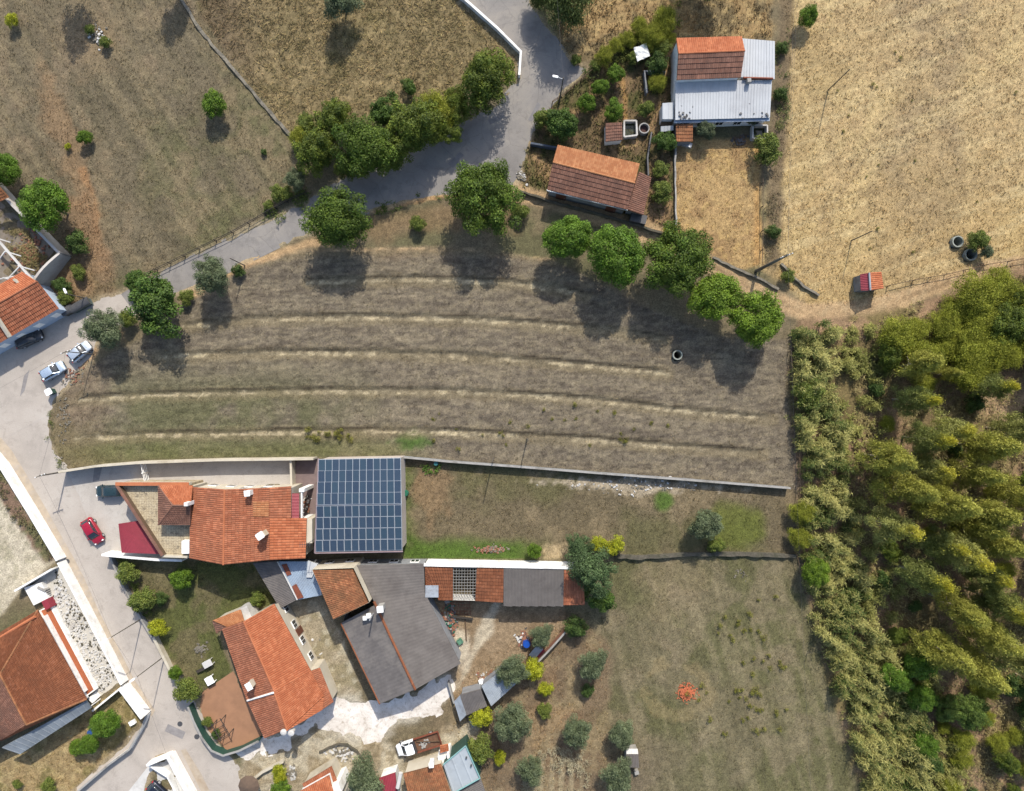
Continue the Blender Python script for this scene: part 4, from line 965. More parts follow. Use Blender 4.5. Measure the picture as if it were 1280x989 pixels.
walls(h, WL([(582, 932.5, 3.4), (600, 973, 3.4), (566, 992, 3.4), (554, 956, 3.4)]), M['darkgreen'], .02)
roof('lower_roof', WL([(612, 1005, 2.9), (601, 974, 2.9), (567, 993, 3.0), (572, 1020, 3.0)]), M['fibre'], h, 'corr', .25, 2)
for p in ((583, 947), (589, 957)): q_ = W(*p, 3.6); m = MB(); m.tube((q_.x, q_.y, 3.4), (q_.x, q_.y, 3.8), .12, .12, 8); m.build('vent', M['darkmetal'], h)
h = thing('barbecue_chimney', 'white garden barbecue with small orange tiled top', 'barbecue', loc=cen([(556, 938)]))
roof('roof', WL([(550, 941, 2.2), (561, 938, 2.2), (560, 931, 2.5), (550, 933, 2.5)]), M['tile_new'], h)
m = MB(); p = W(556, 940); m.box((p.x, p.y, 1.05), (1.35, 1.2, 2.1), .2); p2 = W(563, 933); m.box((p2.x, p2.y, 1.4), (.35, .9, 2.9), .2); m.build('body', M['white'], h)
h = thing('red_lean_to', 'dark red lean-to roof at the lower edge beside the grey olive tree', 'canopy', loc=cen([(485, 980)]))
roof('roof_sheet', WL([(474, 973, 2.6), (494, 966, 2.6), (499, 1015, 3), (482, 1020, 3)]), M['maroon'], h, 'corr', .22, 3)
walls(h, WL([(474, 973, 2.6), (494, 966, 2.6), (499, 1015, 3), (482, 1020, 3)]), M['white'], .2)
h = thing('lower_orange_house', 'orange tiled roof with a raised second roof cut by the lower edge', 'house', loc=cen([(400, 975)]))
roof('roof', WL([(378, 980, 3.0), (414, 958, 3.0), (430, 1000, 3.6), (395, 1020, 3.6)]), M['tile_mid'], h)
roof('upper_roof', WL([(373, 990, 4.2), (411, 969, 4.2), (424, 1020, 5.4), (390, 1040, 5.4)]), M['tile_new'], h)
walls(h, WL([(373, 990, 4.2), (411, 969, 4.2), (424, 1020, 5.4), (390, 1040, 5.4)]), M['white'], .25)
walls(h, WL([(378, 980, 3), (414, 958, 3), (430, 1000, 3.6), (395, 1020, 3.6)]), M['cream'], .2)
m = MB(); p = W(422, 984, 3.9); m.box((p.x, p.y, 2.2), (1, 1.2, 4.4), .4); m.build('tower', M['white'], h)

# --- house J with white yard at the left edge
h = thing('brown_hip_house', 'large house with dark orange hipped roof inside white walls at the left edge', 'house', loc=cen([(50, 850)]))
e, k = 3.7, 5.1
roof('roof', WL([(47, 763, e), (108, 874, e), (33, 906, k), (0, 843, k)]), M['tile_rust'], h)
roof('roof', WL([(108, 874, e), (94, 873, e), (0, 926, e), (33, 906, k)]) if 0 else WL([(1, 926, e), (108, 874, e), (33, 906, k)]), M['tile_rust'], h)
roof('roof', WL([(-60, 826, e), (47, 763, e), (0, 843, k), (-40, 866, k)]), M['tile_rust'], h)
roof('roof', WL([(1, 926, e), (-70, 964, e), (-40, 866, k), (0, 843, k)]) if 0 else WL([(-70, 964, e), (1, 926, e), (33, 906, k), (0, 843, k)]), M['tile_brown_and_shade'], h)
for a, b in (((0, 843, k), (33, 906, k)), ((0, 843, k), (47, 763, e)), ((33, 906, k), (108, 874, e))): cap(h, W(*a), W(*b), M['tile_old'])
cap(h, W(0, 797, e+.05), W(44, 771, e+.3), M['tile_new'], .22, 'hip_tiles')
w_, q = walls(h, WL([(47, 763, e), (108, 874, e), (1, 926, e), (-70, 964, e), (-60, 826, e)]), M['white'], 1.5)
m = MB(); m.prism([W(*p, .9).xy[:] for p in [(36, 770), (63, 756), (119, 863), (95, 880)]], -.1, .9); m.build('veranda_base', M['white'], h)
m = MB(); m.prism([W(*p, .9).xy[:] for p in [(38, 770), (62, 758.5), (117, 862), (96, 878)]], .9, .93); m.build('veranda_floor', plain('balcony_tiles', A(198, 112, 70), .85, .1, 1.5), h)
parapet(h, (50, 763), (110, 872), .93, .2, .5, M['white'], 'low_wall')
roof('veranda_roof', WL([(25, 943, 3.0), (114, 885, 3.0), (108, 876, 3.4), (2, 935, 3.4)]), plain('grey_polycarbonate', A(150, 156, 160), .5, .2, .5, A(110, 116, 120)), h, 'sheet', .9, 3)
for i in range(5): 
    p = W(25+i*21, 942-i*14, 3); m = MB(); m.tube((p.x, p.y, -.1), (p.x, p.y, 2.9), .07, .07, 6); m.build('post', M['white'], h)
m = MB()
for i in range(6): p = W(58+.6*i, 734+i*2.6); m.box((p.x, p.y, .1+.17*(5-i)/2), (1.2, .32, .17*(6-i)), -.45)
m.build('steps', M['concrete'], h)
m = MB()
for i in range(5): p = W(117+i*1.4, 873-i*1.4); m.box((p.x, p.y, .3-.05*i), (.9, .35, .6-.1*i), -.8)
m.build('steps', M['white'], h)
m = MB(); m.prism([W(*p, .9).xy[:] for p in [(30, 735), (52, 728), (60, 748), (42, 757)]], -.1, .9); m.build('porch', M['white'], h)
m = MB(); a = W(66, 752); m.box((a.x, a.y, .7), (1.3, .8, 1.4), -1.1); m.build('planter_box', M['maroon'], h)
sheet('gravel_court', grow(Z_COURT, 2), plain('white_gravel', A(236, 226, 208), .95, .1, 1.5, A(216, 204, 182)), .06)
rs = random.Random(5); m = MB(); mdk = MB()
for i in range(900):
    t = rs.random(); a = (70+t*80, 712+t*134); w = rs.random(); b = (66+t*54, 757+t*114); x = a[0]+(b[0]-a[0])*w; y = a[1]+(b[1]-a[1])*w
    p = W(x, y); dark = rs.random() < .42*max(0, 1-w*1.1)+.05
    (mdk if dark else m).blob((p.x, p.y, .08), rs.uniform(.07, .2), rs)
tagp(m.build('white_stones', M['conc_white']), 'loose white stones covering the walled court', 'stones', None, 'stuff')
tagp(mdk.build('dark_stones', M['stone_dark']), 'dark stones scattered among the white ones by the street wall', 'stones', None, 'stuff')
# white house corner at the bottom
h = thing('white_gatehouse', 'white walled driveway corner at the lower left edge', 'wall', loc=cen([(220, 960)]))
m = MB()
for a, b, hh, t in (((190, 950), (217, 939), 1.5, .3), ((217, 939), (250, 1000), 1.6, .55), ((190, 951), (214, 966), 1.1, .2), ((214, 966), (232, 1000), 1.1, .2)): wallseg(m, W(*a), W(*b), hh, hh, t)
m.build('wall', M['white'], h)
sheet('white_drive', [(190, 952), (215, 942), (248, 1000), (240, 1060), (150, 1060), (160, 990)], M['conc_white'], .03)

# --- barn L beside the upper road
h = thing('road_barn', 'long tiled barn with bright upper slope and brown lower slope beside the road', 'barn', loc=cen([(745, 225)]))
e, k = 3.2, 4.05
roof('roof', WL([(799.5, 205, e), (697, 181.5, e), (691, 203, k), (793.5, 229, k)]), M['tile_pale'], h)
roof('roof', WL([(684, 237, e), (784, 262, e), (793.5, 229, k), (691, 203, k)]), M['tile_brown_and_shade'], h, course=.62)
roof('side_roof', WL([(804, 269, 2.5), (814, 222, 2.5), (799, 215, 3.2), (784, 262, 3.2)]), M['tile_brown_and_shade'], h)
cap(h, W(691, 203, k), W(793.5, 229, k), M['tile_pale'])
w_, q = walls(h, WL([(697, 181.5, e), (799.5, 205, e), (793.5, 229, k), (784, 262, e), (684, 237, e), (691, 203, k)]), M['greywall'], .3)
openings(h, q[4], q[3], 3, 0, 2.1, 1.4, 'door', skip=(1,)); 
walls(h, WL([(799, 215, 2.9), (814, 222, 2.4), (804, 269, 2.4), (784, 262, 2.9)]), M['greywall'], .25)
m = MB(); a, b = W(683.5, 238, e-.1), W(784, 263, e-.1); m.tube(a, b, .1, .1, 6); m.build('gutter', M['steel'], h)
m = MB(); a, b = W(800, 266, 2.3), W(790, 268, 2.3); p = W(796, 276); m.box((p.x, p.y, .7), (2.2, 1.2, 1.4), -.25); o = m.build('lean_to_tank', M['darkmetal'], h)

# --- house M with white metal roofs
h = thing('white_roof_farmhouse', 'farmhouse with tiled gable and wide white sheet metal roofs at the top', 'house', loc=cen([(905, 100)]))
e, k = 4.4, 5.2
roof('roof', WL([(927.5, 46, e), (845.5, 48, e), (848, 67, k), (931, 63.5, k)]), M['tile_new'], h)
roof('roof', WL([(846, 100, e), (926, 97, e), (931, 63.5, k), (848, 67, k)]), M['tile_brown_and_shade'], h, course=.6)
cap(h, W(848, 67, k), W(931, 63.5, k), M['tile_new'])
walls(h, WL([(845.5, 48, e), (927.5, 46, e), (931, 63.5, k), (926, 97, e), (846, 100, e), (848, 67, k)]), M['white'], .25)
for i in range(4):
    a, b = i/4, (i+1)/4; zz = .015*(i % 2)
    X0, X1 = 927.5+41*a, 927.5+41*b
    roof('roof_sheet', WL([(926+42.5*a, 96.5+2.2*a, 3.6+zz), (926+42.5*b, 96.5+2.2*b, 3.6+zz), (X1, 48+3.5*b, 3.9+zz), (X0, 48+3.5*a, 3.9+zz)]), M['tin'], h, 'sheet', .33, 5)
walls(h, WL([(927.5, 48, 3.9), (968.5, 51.5, 3.9), (968.5, 98.7, 3.6), (926, 96.5, 3.6)]), M['white'], .12)
for i in range(11):
    a, b = i/11, (i+1)/11; zz = .015*(i % 2)
    roof('roof_sheet', WL([(844+118.5*a, 150-3*a, 2.9+zz), (844+118.5*b, 150-3*b, 2.9+zz), (844+121*b, 101-.8*b, 3.4+zz), (844+121*a, 101-.8*a, 3.4+zz)]), M['tin'], h, 'sheet', .45, 6)
w_, q = walls(h, WL([(844, 101, 3.4), (965, 100, 3.4), (962.5, 147, 2.9), (844, 150, 2.9)]), M['white'], .2)
openings(h, q[3], q[2], 5, .8, 2, 1.1)
m = MB(); a, b = W(929, 97.5, 3.75), W(966, 98.5, 3.7); m.tube(a, b, .16, .16, 6); m.build('gutter', M['rust'], h)
m = MB(); a, b = W(843, 152, 2.6), W(962, 149.5, 2.6); n = Vector((0, .2, 0)); m.prism([(a-n).xy[:], (b-n).xy[:], (b+n).xy[:], (a+n).xy[:]], 2.45, 2.62); m.build('fascia', M['tin_blue'], h)
m = MB(); p = W(936, 101, 3.9); m.box((p.x, p.y, 3.8), (.5, .5, .7), .1); m.build('vent', M['concrete'], h)
rs = random.Random(9); m = MB()
for i in range(26):
    x = rs.choice([rs.uniform(848, 866), rs.uniform(922, 960)]); y = rs.uniform(140, 149) if rs.random() < .8 else rs.uniform(125, 146)
    p = W(x, y, 3.05); m.box((p.x, p.y, 3.04), (rs.uniform(.1, .3), rs.uniform(.1, .3), .1), rs.uniform(0, 3))
m.build('roof_weights', M['darkmetal'], h)['kind'] = 'stuff'
roof('annex_roof', WL([(828, 149, 2.3), (842, 149, 2.3), (842, 128, 2.5), (828, 129, 2.5)]), M['tin'], h, 'sheet', .8, 3)
walls(h, WL([(828, 129, 2.5), (842, 128, 2.5), (842, 149, 2.3), (828, 149, 2.3)]), M['white'], .1)
h = thing('small_tile_shed', 'small brown tiled shed below the white sheet roof', 'shed', loc=cen([(855, 165)]))
roof('roof', WL([(845, 177, 1.9), (866, 177, 1.9), (866, 155, 2.3), (845, 155, 2.3)]), M['tile_old'], h)
walls(h, WL([(845, 155, 2.3), (866, 155, 2.3), (866, 177, 1.9), (845, 177, 1.9)]), M['greywall'], .15)
h = thing('white_coop', 'little hutch with white sheet roof left of the small tiled shed', 'hutch', loc=cen([(833, 160)]))
roof('roof_sheet', WL([(826, 165, 1.5), (842, 163, 1.5), (842, 157, 1.7), (826, 158, 1.7)]), M['tin'], h, 'sheet', .5, 2)
walls(h, WL([(826, 158, 1.7), (842, 157, 1.7), (842, 163, 1.5), (826, 165, 1.5)]), M['wood'], .1)
m = MB(); p = W(833, 153.5, 1.2); m.box((p.x, p.y, 1.2), (1.5, .8, .06), 0); m.build('plank_top', M['wood'], h)
def basin(name, label, quad, hh, t=.22, mat=None, cat='basin', water=True):
    h = thing(name, label, cat, loc=cen(quad)); m = MB(); n = len(quad)
    for i in range(n): wallseg(m, W(*quad[i]), W(*quad[(i+1) % n]), hh+.004*i, hh+.004*i, t)
    m.build('rim', mat or M['conc_white'], h)
    m = MB(); m.prism([W(*p).xy[:] for p in quad], -.05, .12); m.build('water' if water else 'floor', plain('pond_water', (.035, .04, .02), .1, .2, 1.5) if water else M['stone_dark'], h)
basin('garden_basin', 'open concrete water basin beside the little brown roofed pump hut', [(779, 154), (794, 154), (795, 172), (779, 174)], .9)
basin('animal_pen', 'white rimmed dark pen at the corner of the dry yard', [(938, 160), (956, 160), (956, 176), (938, 176)], 1.0, .18)
h = thing('pump_hut', 'tiny hut with faded brown flat roof beside the open basin', 'hut', loc=cen([(767, 165)]))
roof('roof', WL([(757, 177, 1.8), (778, 175, 1.8), (777.5, 153, 2.0), (757, 154, 2.0)]), M['tile_brown_and_shade'], h, pitch=.3)
walls(h, WL([(757, 154, 2), (777.5, 153, 2), (778, 175, 1.8), (757, 177, 1.8)]), M['white'], .1)
h = thing('shade_cloth', 'square white sheet stretched over posts among the garden trees', 'shelter', loc=cen([(801, 66)]))
m = MB(); c = WL([(792, 60, 1.7), (808, 54, 1.75), (812.5, 70, 1.7), (797, 77, 1.65)]); V = []; rs = random.Random(2)
for j in range(7):
    for i in range(7):
        a, b = i/6, j/6; p = (c[0]*(1-a)+c[1]*a)*(1-b)+(c[3]*(1-a)+c[2]*a)*b; p.z += rs.uniform(-.12, .1); V.append(p)
m.add(V, [(j*7+i, j*7+i+1, j*7+i+8, j*7+i+7) for j in range(6) for i in range(6)]); m.build('sheet', M['white'], h)
for p in c: m = MB(); m.tube((p.x, p.y, -.1), (p.x, p.y, 1.6), .05, .05, 6); m.build('post', M['wood'], h)
# --- hut on the gold field's lower edge
h = thing('field_hut', 'tiny gabled hut with orange and maroon slopes beside the dirt track', 'hut', loc=cen([(1088, 355)]))
roof('roof', WL([(1104, 361, 2.1), (1101, 340, 2.1), (1086.5, 341, 2.7), (1088, 363, 2.7)]), M['tile_new'], h)
roof('roof', WL([(1075, 343, 2.1), (1076, 363, 2.1), (1088, 363, 2.7), (1086.5, 341, 2.7)]), M['maroon'], h, 'corr', .25, 2)
m = MB(); m.tube(W(1086.5, 341, 2.75), W(1088, 363, 2.75), .13, .13, 8); m.build('ridge', M['tin_old'], h)
walls(h, WL([(1075, 343, 2.1), (1086.5, 341, 2.7), (1101, 340, 2.1), (1104, 361, 2.1), (1088, 363, 2.7), (1076, 363, 2.1)]), M['greywall'], .12)
h = thing('block_hut', 'small grey concrete block hut at the edge of the olive grove', 'hut', loc=cen([(790, 947)]))
roof('roof', WL([(783, 959, 1.9), (799, 960, 1.9), (798, 943, 2.0), (783, 943, 2.0)]), M['fibre'], h, 'corr', .22, 2)
walls(h, WL([(783, 937, 1.5), (797, 937, 1.5), (799, 960, 1.9), (783, 959, 1.9)]), M['concrete'], .05)
roof('roof', WL([(783, 943, 1.95), (798, 943, 1.95), (797, 936, 1.6), (783, 936, 1.6)]), M['conc_white'], h, 'corr', .22, 2)
m = MB(); p = W(795, 963); m.box((p.x, p.y, .35), (.6, .5, .7), .3); m.build('block', M['concrete'], h)

# ---------------------------------------------------------------- boundary walls, fences
def wall_path(name, label, pts, h, t, mat, coping=None, cat='wall', rough=0):
    r_ = thing(name, label, cat, loc=cen([pts[0]])); m = MB(); mc = MB(); rs = random.Random(len(label))
    W_ = [W(*p) for p in pts]; L = []
    if rough:
        for a, b in zip(W_, W_[1:]):
            k = max(1, int((b-a).length/.7)); L += [a.lerp(b, i/k) for i in range(k)]
        L.append(W_[-1]); hs = [h*rs.uniform(1-rough, 1+rough) for _ in L]
        L = [p+Vector((rs.uniform(-.06, .06), rs.uniform(-.06, .06), 0)) for p in L]
    else: L = W_; hs = [h]*len(L)
    nn = []
    for i, p in enumerate(L):
        d = (L[min(i+1, len(L)-1)]-L[max(i-1, 0)]); d.normalize(); nn.append(Vector((-d.y, d.x, 0)))
    def strip(mm, tt, zlo, zhi):
        V = []
        for p, n, hh in zip(L, nn, hs):
            w = tt/2*(rs.uniform(.8, 1.25) if rough else 1)
            V += [p-n*w+Vector((0, 0, zlo if zlo < 0 else hh+zlo)), p-n*w+Vector((0, 0, hh+zhi)), p+n*w+Vector((0, 0, hh+zhi)), p+n*w+Vector((0, 0, zlo if zlo < 0 else hh+zlo))]
        F = []
        for i in range(len(L)-1):
            for k in range(4): F.append((i*4+k, (i+1)*4+k, (i+1)*4+(k+1) % 4, i*4+(k+1) % 4))
        F += [(0, 1, 2, 3), tuple(len(V)-4+k for k in (3, 2, 1, 0))]
        mm.add(V, F)
    strip(m, t, -.35, 0); m.build('wall', mat, r_)
    if coping: strip(mc, t*1.25, 0.0, .06); mc.build('coping', coping, r_)
    return r_
wall_path('boundary_wall', 'tall cream boundary wall between the brown field and the driveway', [(85, 588), (130, 581), (180, 577), (280, 573.5), (368, 572.5), (397, 572)], 2.0, .25, M['cream'], M['cream'])
wall_path('lot_wall', 'low stained wall between the brown field and the narrow lot', [(502, 570.5), (530, 573), (560, 576), (660, 583.5), (760, 591.5), (860, 599), (984, 609)], 1.15, .2, M['greywall'], M['concrete'])
wall_path('stone_bank', 'low rough stone bank at the lower end of the narrow lot', [(768, 694), (800, 696), (860, 692), (920, 692), (992, 694)], .6, .5, M['stone_dark'], None, 'wall', .35)
wall_path('road_kerb_wall', 'thin white wall beside the upper road', [(565, -14), (577, 0), (622, 40), (651, 69), (649, 98)], 1.0, .25, M['white'], M['white'])
wall_path('street_wall', 'thick white wall along the street opposite the red car', [(-20, 543), (11, 580), (48, 640), (82, 697)], 1.7, .35, M['white'], M['white'])
wall_path('court_wall', 'white street wall in front of the court of white stones', [(82, 700), (116, 764), (160, 850)], 1.6, .22, M['white'], M['white'])
wall_path('court_side_wall', 'white wall at the upper end of the stone court', [(28, 735), (74, 708)], 1.5, .2, M['white'], M['white'])
wall_path('court_end_wall', 'white wall at the lower end of the stone court', [(160, 853), (122, 884)], 1.2, .2, M['white'], M['white'])
wall_path('corner_wall', 'very white wall at the street corner below the stone court', [(161, 853), (188, 889)], 2.2, .3, M['white'], M['white'])
wall_path('curved_wall', 'low curved white wall around the lower left garden', [(188, 890), (182, 905), (166, 933), (140, 952), (96, 990), (70, 1012)], .9, .2, M['white'], M['concrete'])
wall_path('house_side_wall', 'white wall below the red carport', [(139, 689), (170, 692), (206, 695), (237, 696)], 2.2, .25, M['white'], M['white'])
wall_path('patio_wall', 'green painted wall curving round the terracotta patio', [(241, 878), (248, 896), (258, 916), (270, 932), (284, 938), (304, 932), (328, 920)], 1.4, .22, M['darkgreen'], M['concrete'])
wall_path('garden_wall', 'low cream wall beside the street below the garden shrubs', [(196, 794), (207, 816), (218, 838)], .9, .3, M['cream'], M['cream'])
wall_path('garden_street_wall', 'low grey wall between the street and the shrub garden', [(142, 694), (156, 726), (174, 760), (194, 794)], .9, .2, M['greywall'], M['concrete'])
wall_path('curving_garden_wall', 'cream wall edging the small round garden at the bottom', [(314, 975), (330, 962), (356, 949)], .7, .25, M['cream'], M['cream'])
wall_path('yard_wall', 'brick wall at the right of the dirt yard', [(706, 786), (690, 804), (672, 823)], 1.3, .2, M['brick'], M['concrete'])
wall_path('patio_courtyard_wall', 'cream wall between the driveway and the brown paved court', [(368, 574), (369, 606)], 1.6, .22, M['cream'], M['cream'])
wall_path('barn_fence_wall', 'low dark wall between the road and the barn gable', [(663, 182), (680, 185), (697, 188)], 1.0, .25, plain('slate_wall', A(96, 104, 116), .9, .2, 2), None)
wall_path('track_wall', 'dark low wall along the dirt track below the barn', [(650, 240), (690, 254), (745, 268), (785, 280), (838, 297)], .8, .25, M['stone_dark'], None, 'wall', .25)
wall_path('yard_stone_wall', 'low stone wall at the lower side of the golden yard', [(890, 322), (920, 337), (950, 350), (972, 362)], .4, .3, M['stone'], None, 'wall', .3)
wall_path('field_stone_wall', 'pale dry stone wall at the lower corner of the golden field', [(975, 330), (988, 345), (1003, 358), (1023, 370)], .45, .28, M['stone'], None, 'wall', .3)
wall_path('yard_side_wall', 'pale thin wall between the vegetable garden and the golden yard', [(843, 180), (843, 230), (844, 282)], .6, .2, M['concrete'], None, 'wall', .2)
wall_path('ditch_wall', 'tumbled dark stone wall running down between the two upper fields', [(222, -10), (248, 34), (270, 62), (300, 96), (330, 132), (372, 180)], .3, .4, M['stone'], None, 'wall', .5)
wall_path('plot_wall', 'grey block wall bending in the vegetable garden', [(830, 94), (804, 93), (807, 120)], 1.0, .25, M['greywall'], None)
wall_path('path_wall', 'thin dark wall between garden rows and the farmhouse', [(813, 168), (808, 200), (809, 222)], .9, .2, M['darkmetal'], None)
wall_path('round_bed_edge', 'dark curved edging round a stony bed on the concrete yard', [(400, 940), (412, 934), (424, 929), (434, 930), (446, 937), (453, 947)], .35, .22, M['stone_dark'], None, 'edging', .2)
wall_path('hut_yard_wall', 'low concrete wall running from the hut corner up to the grey workshop', [(561, 850), (568, 876)], .9, .2, M['concrete'], None)
sheet('brown_court', grow(Z_BROWN, 1), M['pave_brown'], .04)

def rail_fence(name, label, pts, h=1.0, gap=2.4, mat=None, rails=(.45, .9), cat='fence'):
    mat = mat or M['wood_dark']
    f = thing(name, label, cat, loc=cen([pts[0]])); L = [W(*p) for p in pts]; rs = random.Random(len(label)); P = []
    for a, b in zip(L, L[1:]):
        k = max(1, int(round((b-a).length/gap))); P += [a.lerp(b, i/k) for i in range(k)]
    P.append(L[-1])
    for p in P:
        m = MB(); m.tube((p.x, p.y, -.3), (p.x+rs.uniform(-.06, .06), p.y+rs.uniform(-.06, .06), h*rs.uniform(.92, 1.08)), .07, .055, 6); m.build('post', mat, f)
    for z in rails:
        for a, b in zip(P, P[1:]):
            m = MB(); m.tube((a.x, a.y, z*h+rs.uniform(-.04, .04)), (b.x, b.y, z*h+rs.uniform(-.04, .04)), .045, .045, 5); m.build('rail', mat, f)
    return f
rail_fence('road_fence', 'dark wooden rail fence between the grass field and the narrow road', [(181, 346), (214, 330), (250, 312), (292, 292), (332, 269), (360, 253), (384, 243)], 1.1, 2.2)
rail_fence('garden_fence', 'weathered wooden fence between the road spur and the vegetable garden', [(690, 130), (708, 118), (726, 102), (748, 84)], 1.1, 1.5, M['wood'])
rail_fence('hedge_fence', 'grey wire fence with posts beside the hedge at the top', [(750, 84), (775, 66), (800, 46), (830, 26)], 1.1, 2.5, M['wood'])
rail_fence('yard_fence', 'thin post fence between the golden yard and the large field', [(951, 185), (951, 230), (951, 290), (950, 338)], 1.0, 3, M['wood'], (.85,))
rail_fence('lot_fence', 'thin wire fence along the cane thicket', [(985, 440), (994, 520), (997, 600), (992, 690), (1005, 740)], 1.1, 3.5, M['wood'], (.9,))
rail_fence('sheep_fence', 'thin post fence below the golden field to the right of the hut', [(1108, 358), (1140, 351), (1180, 344), (1230, 332), (1290, 322)], .9, 3, M['wood'], (.8,))
h = thing('driveway_gate', 'white sliding gate across the driveway', 'gate', loc=cen([(184, 590)]))
for z in (.35, .75, 1.15, 1.5): 
    m = MB(); a, b = W(183, 578), W(188, 601); m.tube((a.x, a.y, z), (b.x, b.y, z), .05, .05, 6); m.build('rail', M['white'], h)
for p in ((183, 578), (185.5, 590), (188, 601)): m = MB(); q_ = W(*p); m.box((q_.x, q_.y, .8), (.16, .16, 1.7)); m.build('post', M['white'], h)

# ---------------------------------------------------------------- wells
for (wx, wy, r_), lab in zip(WELLS, ('round concrete well ring in the tree shadow on the brown field', 'upper left one of the two joined well rings in the golden field', 'lower right one of the two joined well rings in the golden field')):
    h = thing('well', lab, 'well', 'wells', loc=W(wx, wy)); c = W(wx, wy); R_ = r_/9
    m = MB(); m.ring(c, R_+.02, R_-.14, -1.5, .55+.004*wx % .01, 28); m.build('ring', plain('well_concrete', A(176, 178, 164), .9, .2, 3, A(120, 124, 100)), h)
    m = MB(); m.ring(c, R_-.1, R_-.2, -2.9, -1.4, 28); m.build('shaft', M['stone_dark'], h)
    m = MB(); m.lathe((c.x, c.y, -2.95), [(R_-.1, 0), (R_-.1, .2)], 24); m.build('water', plain('well_water', (.012, .014, .014), .05, .1, 1), h)
h = thing('round_tank', 'round concrete tank ring in the vegetable garden', 'tank', loc=W(804, 163)); c = W(804, 163)
m = MB(); m.ring(c, .75, .6, -.2, .8, 24); m.build('ring', M['concrete'], h); m = MB(); m.lathe((c.x, c.y, 0), [(.62, 0), (.62, .25)], 24); m.build('soil', plain('dark_soil', (.06, .03, .025), .95, .2, 5), h)
# ---------------------------------------------------------------- poles and wires
TOPS = {}
def pole(key, label, px, py, hh, r0=.14, mat=None, arms=0, lamp=None, name='utility_pole', tilt=(0, 0)):
    h = thing(name, label, 'pole', 'utility poles', loc=W(px, py)); b = W(px, py); t = Vector((b.x+tilt[0], b.y+tilt[1], hh)); mat = mat or M['pole']
    m = MB(); m.tube((b.x, b.y, -.5), t, r0, r0*.62, 10); m.build('shaft', mat, h)
    for i in range(arms):
        m = MB(); z = hh-.25-.5*i; m.box((t.x, t.y, z), (1.5, .1, .1), .35); o = m.build('crossarm', M['poleconc'], h)
        m = MB()
        for s in (-.65, 0.25, .65): m.lathe((t.x+s*math.cos(.35), t.y+s*math.sin(.35), z+.05), [(.03, 0), (.055, .06), (.03, .12), (.05, .16)], 8)
        m.build('insulators', M['lid'], o)
    if lamp is not None:
        d = Vector((lamp[0], lamp[1], 0)); m = MB(); a = t-Vector((0, 0, .4)); e = a+d+Vector((0, 0, .3)); m.tube(a, e, .035, .03, 6); o = m.build('lamp_arm', M['steel'], h)
        m = MB(); ang = math.atan2(d.y, d.x); m.box((e.x, e.y, e.z), (.75, .26, .14), ang, .08); m.build('lamp_head', M['lid'], o)
    TOPS[key] = t; return h
pole('a', 'timber pole at the corner of the field wall and the driveway', 84, 589, 5.6, .13, arms=1)
pole('b', 'upper of two street poles beside the lower left street', 178, 773, 7.4, .085, lamp=(-.9, -.5))
pole('c', 'lower of two street poles beside the lower left street', 206, 820, 7.0, .085, lamp=(-.7, -.5))
pole('d', 'dark pole behind the two silver cars', 117, 443, 6.0, .085, arms=1)
pole('e', 'street lamp pole where the road meets the garden fence', 699, 129, 7.6, .12, lamp=(-1.0, .2))
pole('f', 'thick concrete pole at the bottom corner of the golden field', 945, 339, 11.0, .24, M['poleconc'], 2)
pole('g', 'thin pole in the golden field below the middle', 1064, 301, 5.6, .09)
pole('h', 'thin bent pole high in the golden field', 1035, 113, 6.2, .09)
pole('i', 'thin pole behind the low wall of the narrow lot', 617, 572, 6.2, .1)
pole('j', 'thin pole at the lower margin of the brown field', 659, 548, 5.2, .1)
pole('k', 'leaning pole near the road fence by the grey olive tree', 306, 332, 5.0, .09)
pole('l', 'street lamp pole near the waste containers', 112, 374, 5.0, .09, lamp=(-.2, .4))
TOPS['north'] = Vector((36, 74, 10)); TOPS['north2'] = Vector((36.8, 74, 9.6)); TOPS['south'] = Vector((39, -75, 9)); TOPS['sw'] = Vector((-38, -66, 7)); TOPS['west'] = Vector((-80, -6, 6)); TOPS['nn'] = Vector((4, 76, 7))
def wire(label, a, b, sag=.5):
    a, b = TOPS[a], TOPS[b]; m = MB(); pr = a
    for i in range(1, 15):
        t = i/14; p = a.lerp(b, t)-Vector((0, 0, sag*4*t*(1-t))); m.tube(pr, p, .009, .009, 4, False); pr = p
    tagp(m.build('overhead_wire', M['wire'], org=tuple(a)), label, 'wire', 'overhead wires')
wire('overhead wire from the thick concrete pole up past the white roof', 'f', 'north'); wire('second overhead wire from the concrete pole up past the white roof', 'f', 'north2')
wire('overhead wire from the thick concrete pole down over the cane thicket', 'f', 'south', .8)
wire('overhead wire between the two lower street poles', 'b', 'c', .2); wire('overhead wire from the upper street pole to the field corner pole', 'b', 'a')
wire('overhead wire from the field corner pole up to the pole behind the silver cars', 'a', 'd'); wire('overhead wire from the lower street pole to the bottom edge', 'c', 'sw'); wire('overhead wire from the pole behind the silver cars to the left edge', 'd', 'west')
wire('overhead wire along the upper road to the top edge', 'e', 'nn')

